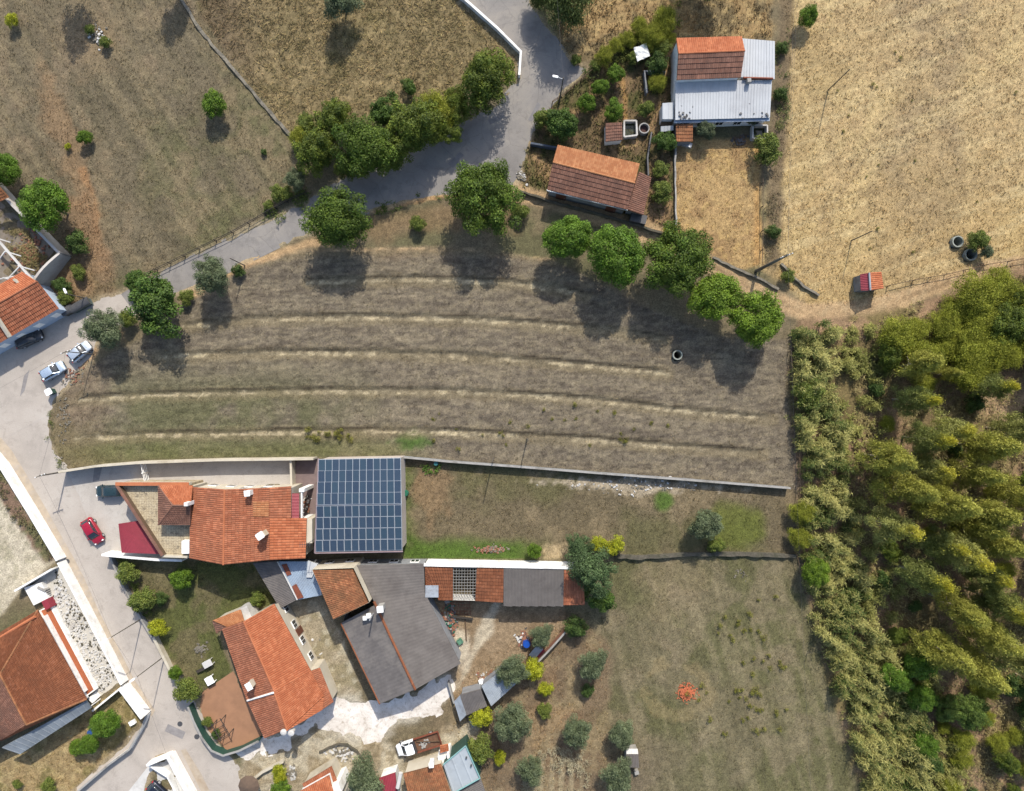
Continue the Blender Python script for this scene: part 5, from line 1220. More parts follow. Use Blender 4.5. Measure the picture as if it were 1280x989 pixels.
# ---------------------------------------------------------------- cars
def loft(stations, n=14):             # stations: (x, half width, z low, z high, squareness)
    V = []
    for x, w, z0, z1, k in stations:
        for i in range(n):
            a = 2*math.pi*i/n; c, s = math.cos(a), math.sin(a)
            yy = w*math.copysign(abs(c)**k, c); zz = (z0+z1)/2+(z1-z0)/2*math.copysign(abs(s)**k, s)
            V.append((x, yy, zz))
    F = []
    for j in range(len(stations)-1): F += [(j*n+i, j*n+(i+1) % n, (j+1)*n+(i+1) % n, (j+1)*n+i) for i in range(n)]
    F += [tuple(range(n-1, -1, -1)), tuple((len(stations)-1)*n+i for i in range(n))]
    return V, F
M['wheel_rim'] = plain('alloy_rim', (.5, .5, .52), .35, .05, 4, None, 0, .7)
def wheels(h, xs_, yw, r=.31):
    for x in xs_:
        for s in (-1, 1):
            m = MB(); n = 16; m.tube((x, s*(yw-.1), r), (x, s*(yw+.1), r), r, r, n); w = m.build('wheel', M['blackish'], h, True)
            m = MB(); m.tube((x, s*(yw+.095), r), (x, s*(yw+.112), r), r*.62, r*.58, 12); m.build('rim', M['wheel_rim'], w, True)
def car(label, px, py, vec, paint, L=4.2, wd=1.74, style='hatch', name='parked_car', group='parked cars'):
    p = W(px, py); rot = math.atan2(-vec[1], vec[0]); h = thing(name, label, 'car', group, loc=(p.x, p.y, .012), rot=rot); k = L/4.2; hw = wd/2
    st = [(-2.1, .62, .42, .72, .5), (-2.06, hw*.86, .3, .86, .45), (-1.9, hw*.95, .22, .93, .4), (-1.3, hw, .18, .95, .38), (-.4, hw, .18, .94, .38), (.6, hw, .18, .93, .38), (1.05, hw*.99, .18, .90, .4), (1.6, hw*.95, .2, .82, .42), (1.92, hw*.84, .25, .72, .45), (2.08, .58, .34, .6, .5)]
    V, F = loft([(x*k, *r_) for x, *r_ in st], 20); obj('body', V, F, paint, h, True, smooth=True)
    tail = -1.95 if style == 'hatch' else -1.6
    # greenhouse: glass band and painted roof panel
    cb = [(tail*k, hw*.72, .80, .95, .5), ((tail+.22)*k, hw*.82, .80, 1.22, .42), ((tail+.55)*k, hw*.83, .8, 1.40, .36), (-.3*k, hw*.83, .8, 1.45, .34), (.25*k, hw*.82, .8, 1.41, .36), (.75*k, hw*.84, .8, 1.1, .42), (1.12*k, hw*.82, .8, .92, .5)]
    V, F = loft(cb, 20); obj('windows', V, F, M['glassdark'], h, True, smooth=True)
    rf = [((tail+.42)*k, 1.375), ((tail+.75)*k, 1.455), (-.3*k, 1.478), (.12*k, 1.455), (.3*k, 1.41)]
    V = []; F = []
    for x, z in rf:
        for i in range(9):
            u = -1+i/4; V.append((x, u*hw*.70, z+.012-.055*u*u))
    F = [(j*9+i, j*9+i+1, (j+1)*9+i+1, (j+1)*9+i) for j in range(len(rf)-1) for i in range(8)]
    ro = obj('roof', V, F, paint, h, True, smooth=True)
    for s in (-1, 1):                 # pillars
        for pa, pb, pr_ in (((.28*k, s*hw*.72, 1.38), (1.08*k, s*hw*.86, .92), .048), (((tail+.45)*k, s*hw*.72, 1.36), ((tail+.1)*k, s*hw*.86, .92), .095), ((-.35*k, s*hw*.78, 1.36), (-.38*k, s*hw*.9, .92), .04)): m = MB(); m.tube(pa, pb, pr_, pr_, 6); m.build('pillar', paint, h, True)
        m = MB(); m.box((.8*k, s*(hw+.09), .98), (.14, .2, .13), 0, .05); m.build('mirror', paint, h, True)
        m = MB(); m.box((1.9*k, s*hw*.68, .66), (.2, .26, .12), -s*.45, .06); m.build('headlight', M['lamp_glass'], h, True)
        m = MB(); m.box((-2.02*k, s*hw*.72, .78), (.14, .26, .2), s*.25, .04); m.build('tail_light', M['tail'], h, True)
    m = MB(); m.box((2.05*k, 0, .42), (.1, hw*1.2, .18), 0, .03); m.build('grille', M['blackish'], h, True)
    wheels(h, (-1.28*k, 1.28*k), hw-.1)
    return h
silver = car_paint('silver_paint', (.50, .55, .60), .5); silver2 = car_paint('silver_blue_paint', (.42, .50, .58), .5)
dark = car_paint('black_paint', (.02, .022, .025), .3); dgreen = car_paint('dark_green_paint_car', (.022, .045, .05), .4); red = car_paint('red_paint', (.27, .007, .022), .1); dkblue = car_paint('dark_blue_paint', (.015, .018, .03), .4)
car('black car parked in the shade of the blue walled house', 40, 424, (34, -15), dark, 3.9, 1.65)
car('silver car nearest the grey olive tree', 103.5, 440, (24, -20), silver, 3.35, 1.58)
car('silver blue car beside the small bin', 70, 464, (31, -18), silver2, 3.5, 1.6)
car('dark green car beside the corner of the terrace', 140, 613, (-1, 0.03), dgreen, 3.75, 1.6)
car('red car parked on the open driveway', 119.5, 663, (19, 31), red, 3.8, 1.62)
car('dark blue car cut by the lower left edge', 204, 990, (14, 13), dkblue, 4.2)
# pickup
p = W(523, 927); h = thing('pickup_truck', 'white pickup truck with rusty wooden load bed', 'truck', loc=(p.x, p.y, .02), rot=math.atan2(-18, -56)); wp = car_paint('white_paint', (.78, .79, .80), .0)
st = [(.35, .84, .35, 1.0, .4), (.5, .88, .3, 1.05, .36), (1.6, .88, .3, 1.02, .36), (2.3, .86, .3, .98, .38), (2.85, .78, .34, .86, .42), (3.0, .55, .4, .7, .5)]
V, F = loft(st, 20); obj('cab_body', V, F, wp, h, True, smooth=True)
V, F = loft([(.38, .72, .85, 1.55, .4), (.55, .76, .85, 1.68, .36), (1.2, .76, .85, 1.7, .36), (1.6, .74, .85, 1.55, .4), (2.1, .76, .85, 1.05, .45), (2.25, .7, .85, .95, .5)], 20); obj('windows', V, F, M['glassdark'], h, True, smooth=True)
m = MB(); m.box((.98, 0, 1.71), (1.12, 1.36, .05), 0, .12); m.build('roof', wp, h, True)
for s in (-1, 1):
    m = MB(); m.tube((1.55, s*.66, 1.62), (2.2, s*.74, .98), .05, .05, 6); m.build('pillar', wp, h, True); m = MB(); m.tube((.9, s*.72, 1.66), (.9, s*.8, .98), .05, .05, 6); m.build('pillar', wp, h, True)
    m = MB(); m.box((2.1, s*1.0, 1.1), (.14, .22, .2), 0, .04); m.build('mirror', M['blackish'], h, True)
    m = MB(); m.box((2.8, s*.6, .74), (.25, .32, .14), -s*.4, .06); m.build('headlight', M['lamp_glass'], h, True)
    m = MB(); m.box((-1.45, s*.95, 1.02), (3.6, .06, .42)); m.build('side_board', M['rust'], h, True)
m = MB(); m.box((-1.45, 0, .78), (3.6, 1.9, .1)); m.build('load_bed', plain('bed_planks', A(128, 92, 68), .9, .25, 3), h, True)
m = MB(); m.box((-3.23, 0, 1.02), (.06, 1.9, .42)); m.build('tailgate', M['rust'], h, True)
m = MB(); m.box((.3, 0, 1.15), (.08, 1.8, .7)); m.build('head_board', M['darkmetal'], h, True)
m = MB(); m.tube((0, -.5, 1.0), (-3.1, .35, 1.1), .06, .06, 6); m.tube((0, -.65, .95), (-2.9, -.8, .95), .05, .05, 6); m.build('plank', M['wood'], h, True)
m = MB(); m.box((-.1, 0, .5), (4.6, .7, .2)); m.build('chassis', M['blackish'], h, True)
wheels(h, (-2.1, 2.15), .78, .34)
rs = random.Random(1); m = MB()
for i in range(26): m.blob((-.9+rs.gauss(0, .3), .2+rs.gauss(0, .28), .9), rs.uniform(.08, .2), rs)
m.build('rubble_load', M['concrete'], h, True)['kind'] = 'stuff'

# ---------------------------------------------------------------- street and yard objects
def dumpster(label, px, py, rot, mat):
    p = W(px, py); h = thing('waste_container', label, 'container', 'waste containers', loc=(p.x, p.y, .01), rot=rot)
    m = MB(); m.prism([(-.75, -.45), (.75, -.45), (.75, .45), (-.75, .45)], .15, .2)
    b = [(-.62, -.4), (.62, -.4), (.62, .4), (-.62, .4)]; t = [(-.8, -.52), (.8, -.52), (.8, .52), (-.8, .52)]
    m.add([(*q, .15) for q in b]+[(*q, 1.05) for q in t], [(0, 1, 5, 4), (1, 2, 6, 5), (2, 3, 7, 6), (3, 0, 4, 7), (3, 2, 1, 0), (4, 5, 6, 7)]); m.build('body', mat, h, True)
    V, F = [], []
    for j in range(2):
        for i in range(9): a = math.pi*i/8; V.append(((-.84, .84)[j], -.56*math.cos(a), 1.06+.28*math.sin(a)))
    F = [(i, i+1, 9+i+1, 9+i) for i in range(8)]+[tuple(range(8, -1, -1)), tuple(range(9, 18))]; obj('lid', V, F, M['darkmetal'], h, True)
    for x in (-.55, .55):
        for y in (-.33, .33): m = MB(); m.tube((x, y-.04, .09), (x, y+.04, .09), .09, .09, 10); m.build('wheel', M['blackish'], h, True)
grey_pl = plain('grey_green_plastic', A(96, 108, 102), .6, .1, 2)
dumpster('dark waste container nearest the road beside the white lamp', 110, 380, math.radians(28), grey_pl)
dumpster('middle grey waste container in the row by the ruin', 101, 385, math.radians(28), grey_pl)
dumpster('left waste container of the row beside the blue walled house', 90, 389, math.radians(28), M['stone_dark'])
p = W(68, 490); h = thing('wheeled_bin', 'small green bin with white lid at the field corner beside the silver blue car', 'bin', loc=(p.x, p.y, 0), rot=.5)
m = MB(); m.add([(-.3, -.3, .05), (.3, -.3, .05), (.3, .3, .05), (-.3, .3, .05), (-.4, -.4, 1.2), (.4, -.4, 1.2), (.4, .4, 1.2), (-.4, .4, 1.2)], [(0, 1, 5, 4), (1, 2, 6, 5), (2, 3, 7, 6), (3, 0, 4, 7), (3, 2, 1, 0), (4, 5, 6, 7)]); m.build('body', M['darkgreen'], h, True)
m = MB(); m.box((0, 0, 1.24), (.9, .9, .1), 0, .1); m.build('lid', M['lid'], h, True)
def table(name, label, px, py, rot, sx, sy, hh, top, cat='table'):
    p = W(px, py); h = thing(name, label, cat, loc=(p.x, p.y, .03), rot=rot)
    m = MB(); m.box((0, 0, hh), (sx, sy, .08), 0, .04); m.build('table_top', top, h, True)
    for x in (-1, 1):
        for y in (-1, 1): m = MB(); m.box((x*(sx/2-.1), y*(sy/2-.1), hh/2-.02), (.1, .1, hh-.04)); m.build('leg', top, h, True)
table('garden_table', 'square white garden table at the upper end of the patio', 265, 848, .5, 1.1, 1.1, .75, M['lid'])
table('stone_table', 'white slab table with dark bench beside the orange house', 262.5, 827, .5, 1.3, .9, .8, M['conc_white'])
p = W(257, 834); h = thing('garden_bench', 'dark bench in front of the white slab table', 'bench', loc=(p.x, p.y, 0), rot=.45)
m = MB(); m.box((0, 0, .45), (2.3, .4, .07), 0, .02); m.build('seat', M['wood_dark'], h, True)
for x in (-.9, .9): m = MB(); m.box((x, 0, .2), (.1, .34, .42)); m.build('leg', M['wood_dark'], h, True)
p = W(282, 905); h = thing('swing_frame', 'dark wooden pergola frame on the terracotta patio', 'frame', loc=(p.x, p.y, .05), rot=-1.05)
for x in (-1.1, 1.1):
    for y in (-.7, .7): m = MB(); m.tube((x, y, 0), (x, y, 1.6), .06, .06, 6); m.build('post', M['wood_dark'], h, True)
for y in (-.7, .7): m = MB(); m.tube((-1.4, y, 1.6), (1.4, y, 1.6), .06, .06, 6); m.build('beam', M['wood_dark'], h, True)
for x in (-1.1, -.35, .35, 1.1): m = MB(); m.tube((x, -.9, 1.68), (x, .9, 1.68), .045, .045, 6); m.build('slat', M['wood_dark'], h, True)
def barrel(name, label, px, py, mat, r=.3, hh=.9, cat='barrel'):
    p = W(px, py); h = thing(name, label, cat, loc=(p.x, p.y, 0))
    m = MB(); m.lathe((p.x, p.y, 0), [(r*.92, 0), (r, .06), (r, hh*.32), (r*1.05, hh*.35), (r, hh*.38), (r, hh*.66), (r*1.05, hh*.69), (r, hh*.72), (r*.96, hh)], 16); m.build('body', mat, h)
    m = MB(); m.lathe((p.x, p.y, hh), [(r*.9, 0), (r*.9, .03)], 16); m.build('lid', mat, h)
barrel('blue_barrel', 'bright blue plastic drum among the junk in the dirt yard', 658, 803, M['blue'], .5, .9)
barrel('green_barrel', 'green plastic drum beside the solar barn', 507.5, 616, M['green_pl'], .42, .8)
barrel('teal_barrel', 'teal drum at the foot of the low lot wall', 545.5, 579, plain('teal_plastic', A(60, 130, 130), .5, .1, 3), .3, .8)
barrel('blue_drum', 'small blue drum under the garden tree at lower left', 116, 913, plain('dull_blue', A(60, 100, 170), .5, .1, 3), .4, .7)
def crate(name, label, px, py, sx, sy, sz, rot, mat, cat='crate'):
    p = W(px, py); h = thing(name, label, cat, loc=(p.x, p.y, 0), rot=rot if rot else .01)
    m = MB()
    for s in (-1, 1): m.box((s*(sx/2-.03), 0, sz/2), (.06, sy, sz)); m.box((0, s*(sy/2-.03), sz/2), (sx-.12, .06, sz))
    m.build('sides', mat, h, True); m = MB(); m.box((0, 0, sz*.75), (sx-.14, sy-.14, .06)); m.build('contents', mat, h, True)
crate('white_box', 'white box lying in the lower left garden', 167, 902, .8, .6, .5, .5, M['lid'], 'box')
crate('green_crate', 'pale green crate at the edge of the junk pile', 575, 801, .7, .7, .5, .6, plain('pale_green', A(110, 160, 130), .6, .1, 3))
crate('white_crate', 'white box on the wall beside the patched tin shed', 602, 851, .7, .6, .5, .4, M['lid'], 'box')
crate('blue_crate', 'pale blue box beside the small grey hut', 592, 902, .7, .9, .6, .4, M['tin_blue'], 'box')
crate('grey_box', 'grey metal box in the weeds below the small tiled shed', 858, 182, 1.3, .6, .5, -.3, M['steel'], 'box')
def pile(name, label, px, py, sx, sy, n, r0, r1, mats, cat='rubble', seed=0, hh=.3):
    p = W(px, py); rs = random.Random(seed); h = thing(name, label, cat, loc=(p.x, p.y, 0))
    for k, mt_ in enumerate(mats):
        m = MB()
        for i in range(n//len(mats)):
            x, y = rs.gauss(0, sx/9/2), rs.gauss(0, sy/9/2); e = math.exp(-(x*x/(sx/9)**2+y*y/(sy/9)**2)*2)
            if rs.random() < .5: m.blob((p.x+x, p.y+y, .05+hh*e*rs.random()), rs.uniform(r0, r1), rs)
            else: m.box((p.x+x, p.y+y, .06+hh*e*rs.random()), (rs.uniform(r0, r1)*2.2, rs.uniform(r0, r1)*1.2, rs.uniform(.06, .18)), rs.uniform(0, 3.1))
        m.build('fragments', mt_, h)['kind'] = 'stuff'
pile('tile_rubble', 'heap of broken bright orange tiles in the meadow', 858, 866, 9, 9, 420, .05, .13, [M['orange_rubble']], seed=1)
pile('stone_heap', 'heap of white stones and weeds in the upper left field', 124, 46, 10, 12, 60, .08, .22, [M['conc_white'], M['stone']], seed=2)
pile('brick_pile', 'pile of stacked bricks on the green edge of the narrow lot', 613, 687, 18, 4, 160, .08, .16, [M['brick'], M['stone']], seed=3)
pile('junk_pile', 'junk heap of bricks and scrap beside the workshop wall', 563, 776, 7, 22, 190, .1, .28, [M['brick'], M['darkmetal'], M['concrete'], M['green_pl']], 'junk', 4, .6)
pile('scrap_heap', 'scrap heap around the blue drum', 655, 800, 10, 10, 90, .1, .25, [M['brick'], M['conc_white'], M['darkmetal']], 'junk', 5)
pile('stone_circle', 'ring of small stones beside the white slab table', 250, 812, 6, 6, 40, .1, .22, [M['stone']], seed=6, hh=.1)
pile('bed_stones', 'stones in the round bed on the concrete yard', 428, 942, 18, 8, 80, .08, .24, [M['stone'], M['conc_white']], seed=7, hh=.1)
pile('field_stones', 'pale loose stones at the street corner of the brown field', 80, 515, 9, 34, 60, .05, .16, [M['stone']], seed=8, hh=.05)
pile('roadside_brick', 'orange earth and bricks beside the two silver cars', 93, 470, 14, 12, 80, .06, .18, [M['brick'], M['stone']], seed=9, hh=.1)
pile('lot_stones', 'white stones strewn below the low lot wall', 806, 606, 80, 12, 130, .06, .2, [M['conc_white'], M['stone']], seed=10, hh=.05)
pile('yard_clutter', 'clutter of pots and tools along the wall of the orange house', 397, 838, 8, 22, 60, .08, .22, [M['conc_white'], M['stone'], M['darkmetal']], 'junk', 11)
pile('pot_row', 'plant pots along the paved court beside the balcony', 384, 634, 4, 26, 50, .08, .2, [M['brick'], M['stone_dark'], M['conc_white']], 'pots', 12)
pile('pen_junk', 'planks and junk left of the dark pen', 925, 176, 8, 6, 50, .1, .3, [M['wood'], M['darkmetal']], 'junk', 13)
pile('wall_stones', 'scattered pale stones beside the tin shed wall', 612, 846, 16, 8, 50, .08, .22, [M['conc_white'], M['brick']], seed=14, hh=.1)
pile('roadside_stones', 'white blocks on the road corner beside the barn', 652, 220, 5, 7, 24, .1, .3, [M['conc_white'], M['stone']], seed=15, hh=.2)
pile('meadow_stones', 'pale stones in the upper part of the meadow', 924, 717, 12, 8, 22, .05, .14, [M['stone']], seed=16, hh=.05)
pile('drain_stones', 'stones by the small round garden at the bottom', 366, 965, 7, 9, 40, .1, .28, [M['stone'], M['conc_white']], seed=17, hh=.1)
p = W(672, 815); h = thing('loose_sheet', 'pink and white sheet leaning on the brick yard wall', 'sheet', loc=(p.x, p.y, 0), rot=.85)
m = MB(); m.box((0, .3, .5), (1.9, 1.0, .05)); m.build('panel', M['tin_old'], h, True); m = MB(); m.box((0, -.5, .42), (1.9, .5, .05)); m.build('panel', M['maroon'], h, True)
p = W(310, 984, 2.2); h = thing('brown_parasol', 'brown round parasol at the bottom beside the street', 'parasol', loc=(p.x, p.y, 0))
m = MB(); m.lathe((p.x, p.y, 1.9), [(1.45, 0), (1.0, .22), (.5, .4), (.05, .52)], 10); m.build('canopy', plain('brown_canvas', A(120, 98, 80), .9, .1, 2), h); m = MB(); m.tube((p.x, p.y, 0), (p.x, p.y, 2.3), .03, .03, 6); m.build('pole', M['wood'], h)
for k, (px_, py_) in enumerate(((518, 955), (521, 953))):
    p = W(px_, py_); m = MB(); m.lathe((p.x, p.y, 0), [(.16, 0), (.24, .1), (.26, .45), (.22, .5)], 12)
    tagp(m.build('flower_pot', M['lid'], org=(p.x, p.y, 0)), 'white pot in front of the mottled brown roof', 'pot', 'white pots')
# ---------------------------------------------------------------- trees
def leaves_mesh(name, seed, centers, radii, nleaf, ll, lw, cA, cB, droop=0., up=.35, topcol=None, topz=None, shell=.55, soft=0):
    rs = np.random.RandomState(seed); C = np.array(centers); Rr = np.array(radii); n = nleaf
    w = Rr**2; idx = rs.choice(len(C), n, p=w/w.sum())
    d = rs.normal(size=(n, 3)); d[:, 2] += up; d /= np.linalg.norm(d, axis=1)[:, None]
    pos = C[idx]+d*(Rr[idx]*(shell+(1.08-shell)*rs.rand(n)**.6))[:, None]
    if soft: pos = C[idx]+rs.normal(size=(n, 3))*(Rr[idx]*.62)[:, None]*np.array([1, 1, soft])
    nrm = d+rs.normal(size=(n, 3))*.55; nrm[:, 2] += .25; nrm /= np.linalg.norm(nrm, axis=1)[:, None]
    t = np.cross(nrm, rs.normal(size=(n, 3))); t[:, 2] -= droop; t /= np.linalg.norm(t, axis=1)[:, None]; b = np.cross(nrm, t); b /= np.linalg.norm(b, axis=1)[:, None]
    s = rs.uniform(.65, 1.3, n)[:, None]
    V = np.stack([pos-t*ll/2*s, pos+b*lw/2*s-t*ll*.05*s, pos+t*ll/2*s-nrm*ll*.12*s, pos-b*lw/2*s-t*ll*.05*s], 1).reshape(-1, 3)
    cf = rs.uniform(.72, 1.28, len(C)); mixf = np.clip(rs.rand(n)*.8+rs.rand(len(C))[idx]*.4-.1, 0, 1)
    c = (np.array(cA)*(1-mixf[:, None])+np.array(cB)*mixf[:, None])*cf[idx][:, None]*rs.uniform(.8, 1.2, (n, 1))
    if topcol is not None:
        z = pos[:, 2]; f = sstep(topz[0], topz[1], z+rs.normal(size=n)*.5)[:, None]*rs.uniform(.4, 1, (n, 1)); c = c*(1-f)+np.array(topcol)*f
    me = raw_mesh(name, V, np.arange(4*n).reshape(-1, 4), colr=np.repeat(c, 4, 0)); me.materials.append(M['leaf']); return me
def trunk_mesh(name, h0, r0, limbs, seed, mat, spread=1.0, top=None):
    rs = random.Random(seed); m = MB(); p = Vector((0, 0, -.3)); r = r0*1.25
    pts = [Vector((0, 0, -.3)), Vector((rs.uniform(-.1, .1), rs.uniform(-.1, .1), h0*.5)), Vector((rs.uniform(-.15, .15), rs.uniform(-.15, .15), h0))]
    if top: pts += [Vector((rs.uniform(-.2, .2), rs.uniform(-.2, .2), h0+(top-h0)*.5)), Vector((0, 0, top))]
    k = len(pts)
    for i in range(k-1): m.tube(pts[i], pts[i+1], r0*(1.2-.95*i/(k-1)), r0*(1.2-.95*(i+1)/(k-1)), 8)
    base = pts[2]
    for i in range(limbs):
        a = 2*math.pi*(i+rs.random()*.6)/limbs; e = base+Vector((math.cos(a)*spread, math.sin(a)*spread, spread*rs.uniform(.5, 1.1))); mid = base.lerp(e, .5)+Vector((0, 0, .15*spread))
        m.tube(base, mid, r0*.55, r0*.38, 6); m.tube(mid, e, r0*.38, r0*.12, 6)
    me = raw_mesh(name, m.v, m.f); me.materials.append(mat); return me
def clumps(seed, R, Hh, n, cr, irr=.15, lo=-.45, core=.5):
    rs = np.random.RandomState(seed); C = []; Rr = []
    lob = rs.normal(size=(5, 3)); lob /= np.linalg.norm(lob, axis=1)[:, None]; la = rs.uniform(-irr, irr, 5)*1.5
    i = 0
    while len(C) < n:
        d = rs.normal(size=3); d /= np.linalg.norm(d)
        if d[2] < lo: continue
        k = 1+sum(a*max(0, d@l)**3 for a, l in zip(la, lob))+rs.uniform(-irr, irr)*.5
        q = rs.uniform(core, 1)**.5
        C.append((d[0]*R*q*k*.84, d[1]*R*q*k*.84, d[2]*Hh*q*k*.84)); Rr.append(cr*rs.uniform(.65, 1.3))
    for a_ in (-.25, .2): C.append((0, 0, Hh*a_)); Rr.append(min(R, Hh)*.62)
    return C, Rr
KIND = {}
def def_kind(key, R, Hh, zc, ncl, cr, nl, ll, lw, cA, cB, variants=2, irr=.15, droop=0, bark='bark', limbs=5, name='tree', up=.35, core=.5, soft=0):
    L = []
    for v in range(variants):
        C, Rr = clumps(v*13+len(KIND)*101, R, Hh, ncl, cr, irr, core=core); C = [(x, y, z+zc) for x, y, z in C]
        me = leaves_mesh('crown', v*7+len(KIND)*31, C, Rr, nl, ll, lw, cA, cB, droop, up, soft=soft)
        tr = trunk_mesh('trunk', max(.3, zc-Hh*.7), max(.06, R*.045), limbs, v+len(KIND)*17, M[bark], R*.55)
        L.append((me, tr))
    KIND[key] = (R, zc, L, name)
G1, G2 = (.034, .080, .008), (.095, .18, .018)
def_kind('bright', 3.4, 2.7, 4.6, 150, .72, 24000, .22, .13, (.048, .105, .008), (.135, .225, .022), irr=.14, name='round_tree')
def_kind('lime', 3.4, 2.6, 4.4, 130, .72, 22000, .22, .13, (.065, .12, .008), (.17, .25, .022), irr=.2, name='round_tree')
def_kind('walnut', 4.7, 3.4, 5.4, 130, .95, 32000, .26, .15, (.032, .064, .007), (.112, .162, .018), irr=.42, name='broad_tree', core=.25)
def_kind('mottled', 4.3, 3.2, 5.0, 140, .78, 26000, .25, .13, (.042, .082, .012), (.14, .19, .036), irr=.36, name='fruit_tree', core=.25)
def_kind('fig', 3.2, 2.2, 3.2, 90, .7, 14000, .27, .18, (.028, .065, .010), (.095, .150, .024), irr=.36, name='fig_tree', core=.25)
def_kind('olive', 2.2, 1.9, 2.8, 75, .52, 14000, .22, .07, (.060, .084, .036), (.175, .205, .11), irr=.32, name='olive_tree', core=.25)
def_kind('hedge', 3.0, 2.6, 4.0, 100, .66, 20000, .24, .12, (.040, .070, .008), (.15, .18, .022), irr=.5, name='hedge_tree', core=.2)
def_kind('acacia', 3.2, 2.6, 3.6, 110, .62, 20000, .24, .09, (.12, .14, .012), (.32, .33, .04), irr=.45, name='acacia', core=.2, soft=1)
def_kind('yellow', 1.3, 1.1, 1.5, 36, .4, 4500, .16, .09, (.15, .18, .008), (.36, .36, .02), irr=.3, name='shrub', limbs=4)
def_kind('shrub', 1.4, 1.1, 1.3, 44, .4, 5200, .18, .09, (.060, .092, .014), (.18, .205, .04), irr=.4, name='shrub', limbs=4)
def_kind('dshrub', 1.6, 1.3, 1.5, 44, .45, 5200, .19, .10, (.030, .062, .012), (.09, .135, .03), irr=.4, name='shrub', limbs=4)
def_kind('cypress', 2.2, 2.6, 3.6, 75, .52, 12500, .21, .08, (.032, .062, .020), (.095, .14, .055), irr=.4, name='cedar_tree', core=.25)
def_kind('willow', 3.0, 2.5, 3.8, 75, .7, 13000, .48, .08, (.05, .08, .018), (.17, .195, .065), irr=.35, droop=1.2, name='willow', core=.25, soft=1)
def_kind('citrus', 1.9, 1.7, 2.3, 70, .45, 9000, .18, .11, (.045, .098, .008), (.135, .21, .018), irr=.18, name='citrus_tree', limbs=4)
def_kind('weed', .45, .3, .3, 12, .18, 220, .14, .05, (.10, .11, .02), (.24, .22, .04), 3, .3, 0, 'bark', 3, 'weed_clump')
trs = random.Random(77)
def tree(kind, px, py, rpx, label, group=None, zs=1.0, cat='tree', name=None, v=None):
    R, zc, L, nm = KIND[kind]
    s = rpx/9/R
    for _ in range(3): s = rpx/9/R*(CAMH-zc*s*zs)/CAMH
    v = trs.randrange(len(L)) if v is None else v; me, tr = L[v % len(L)]; p = W(px, py, zc*s*zs)
    o = thing(name or nm, label, cat, group, loc=(p.x, p.y, 0), rot=trs.uniform(.05, 6.2)); j_ = trs.uniform(.9, 1.1); o.scale = (s*j_, s/j_, s*zs)
    for nme, data in (('crown', me), ('trunk', tr)):
        c = bpy.data.objects.new(nme, data); col.objects.link(c); c.parent = o
    return o
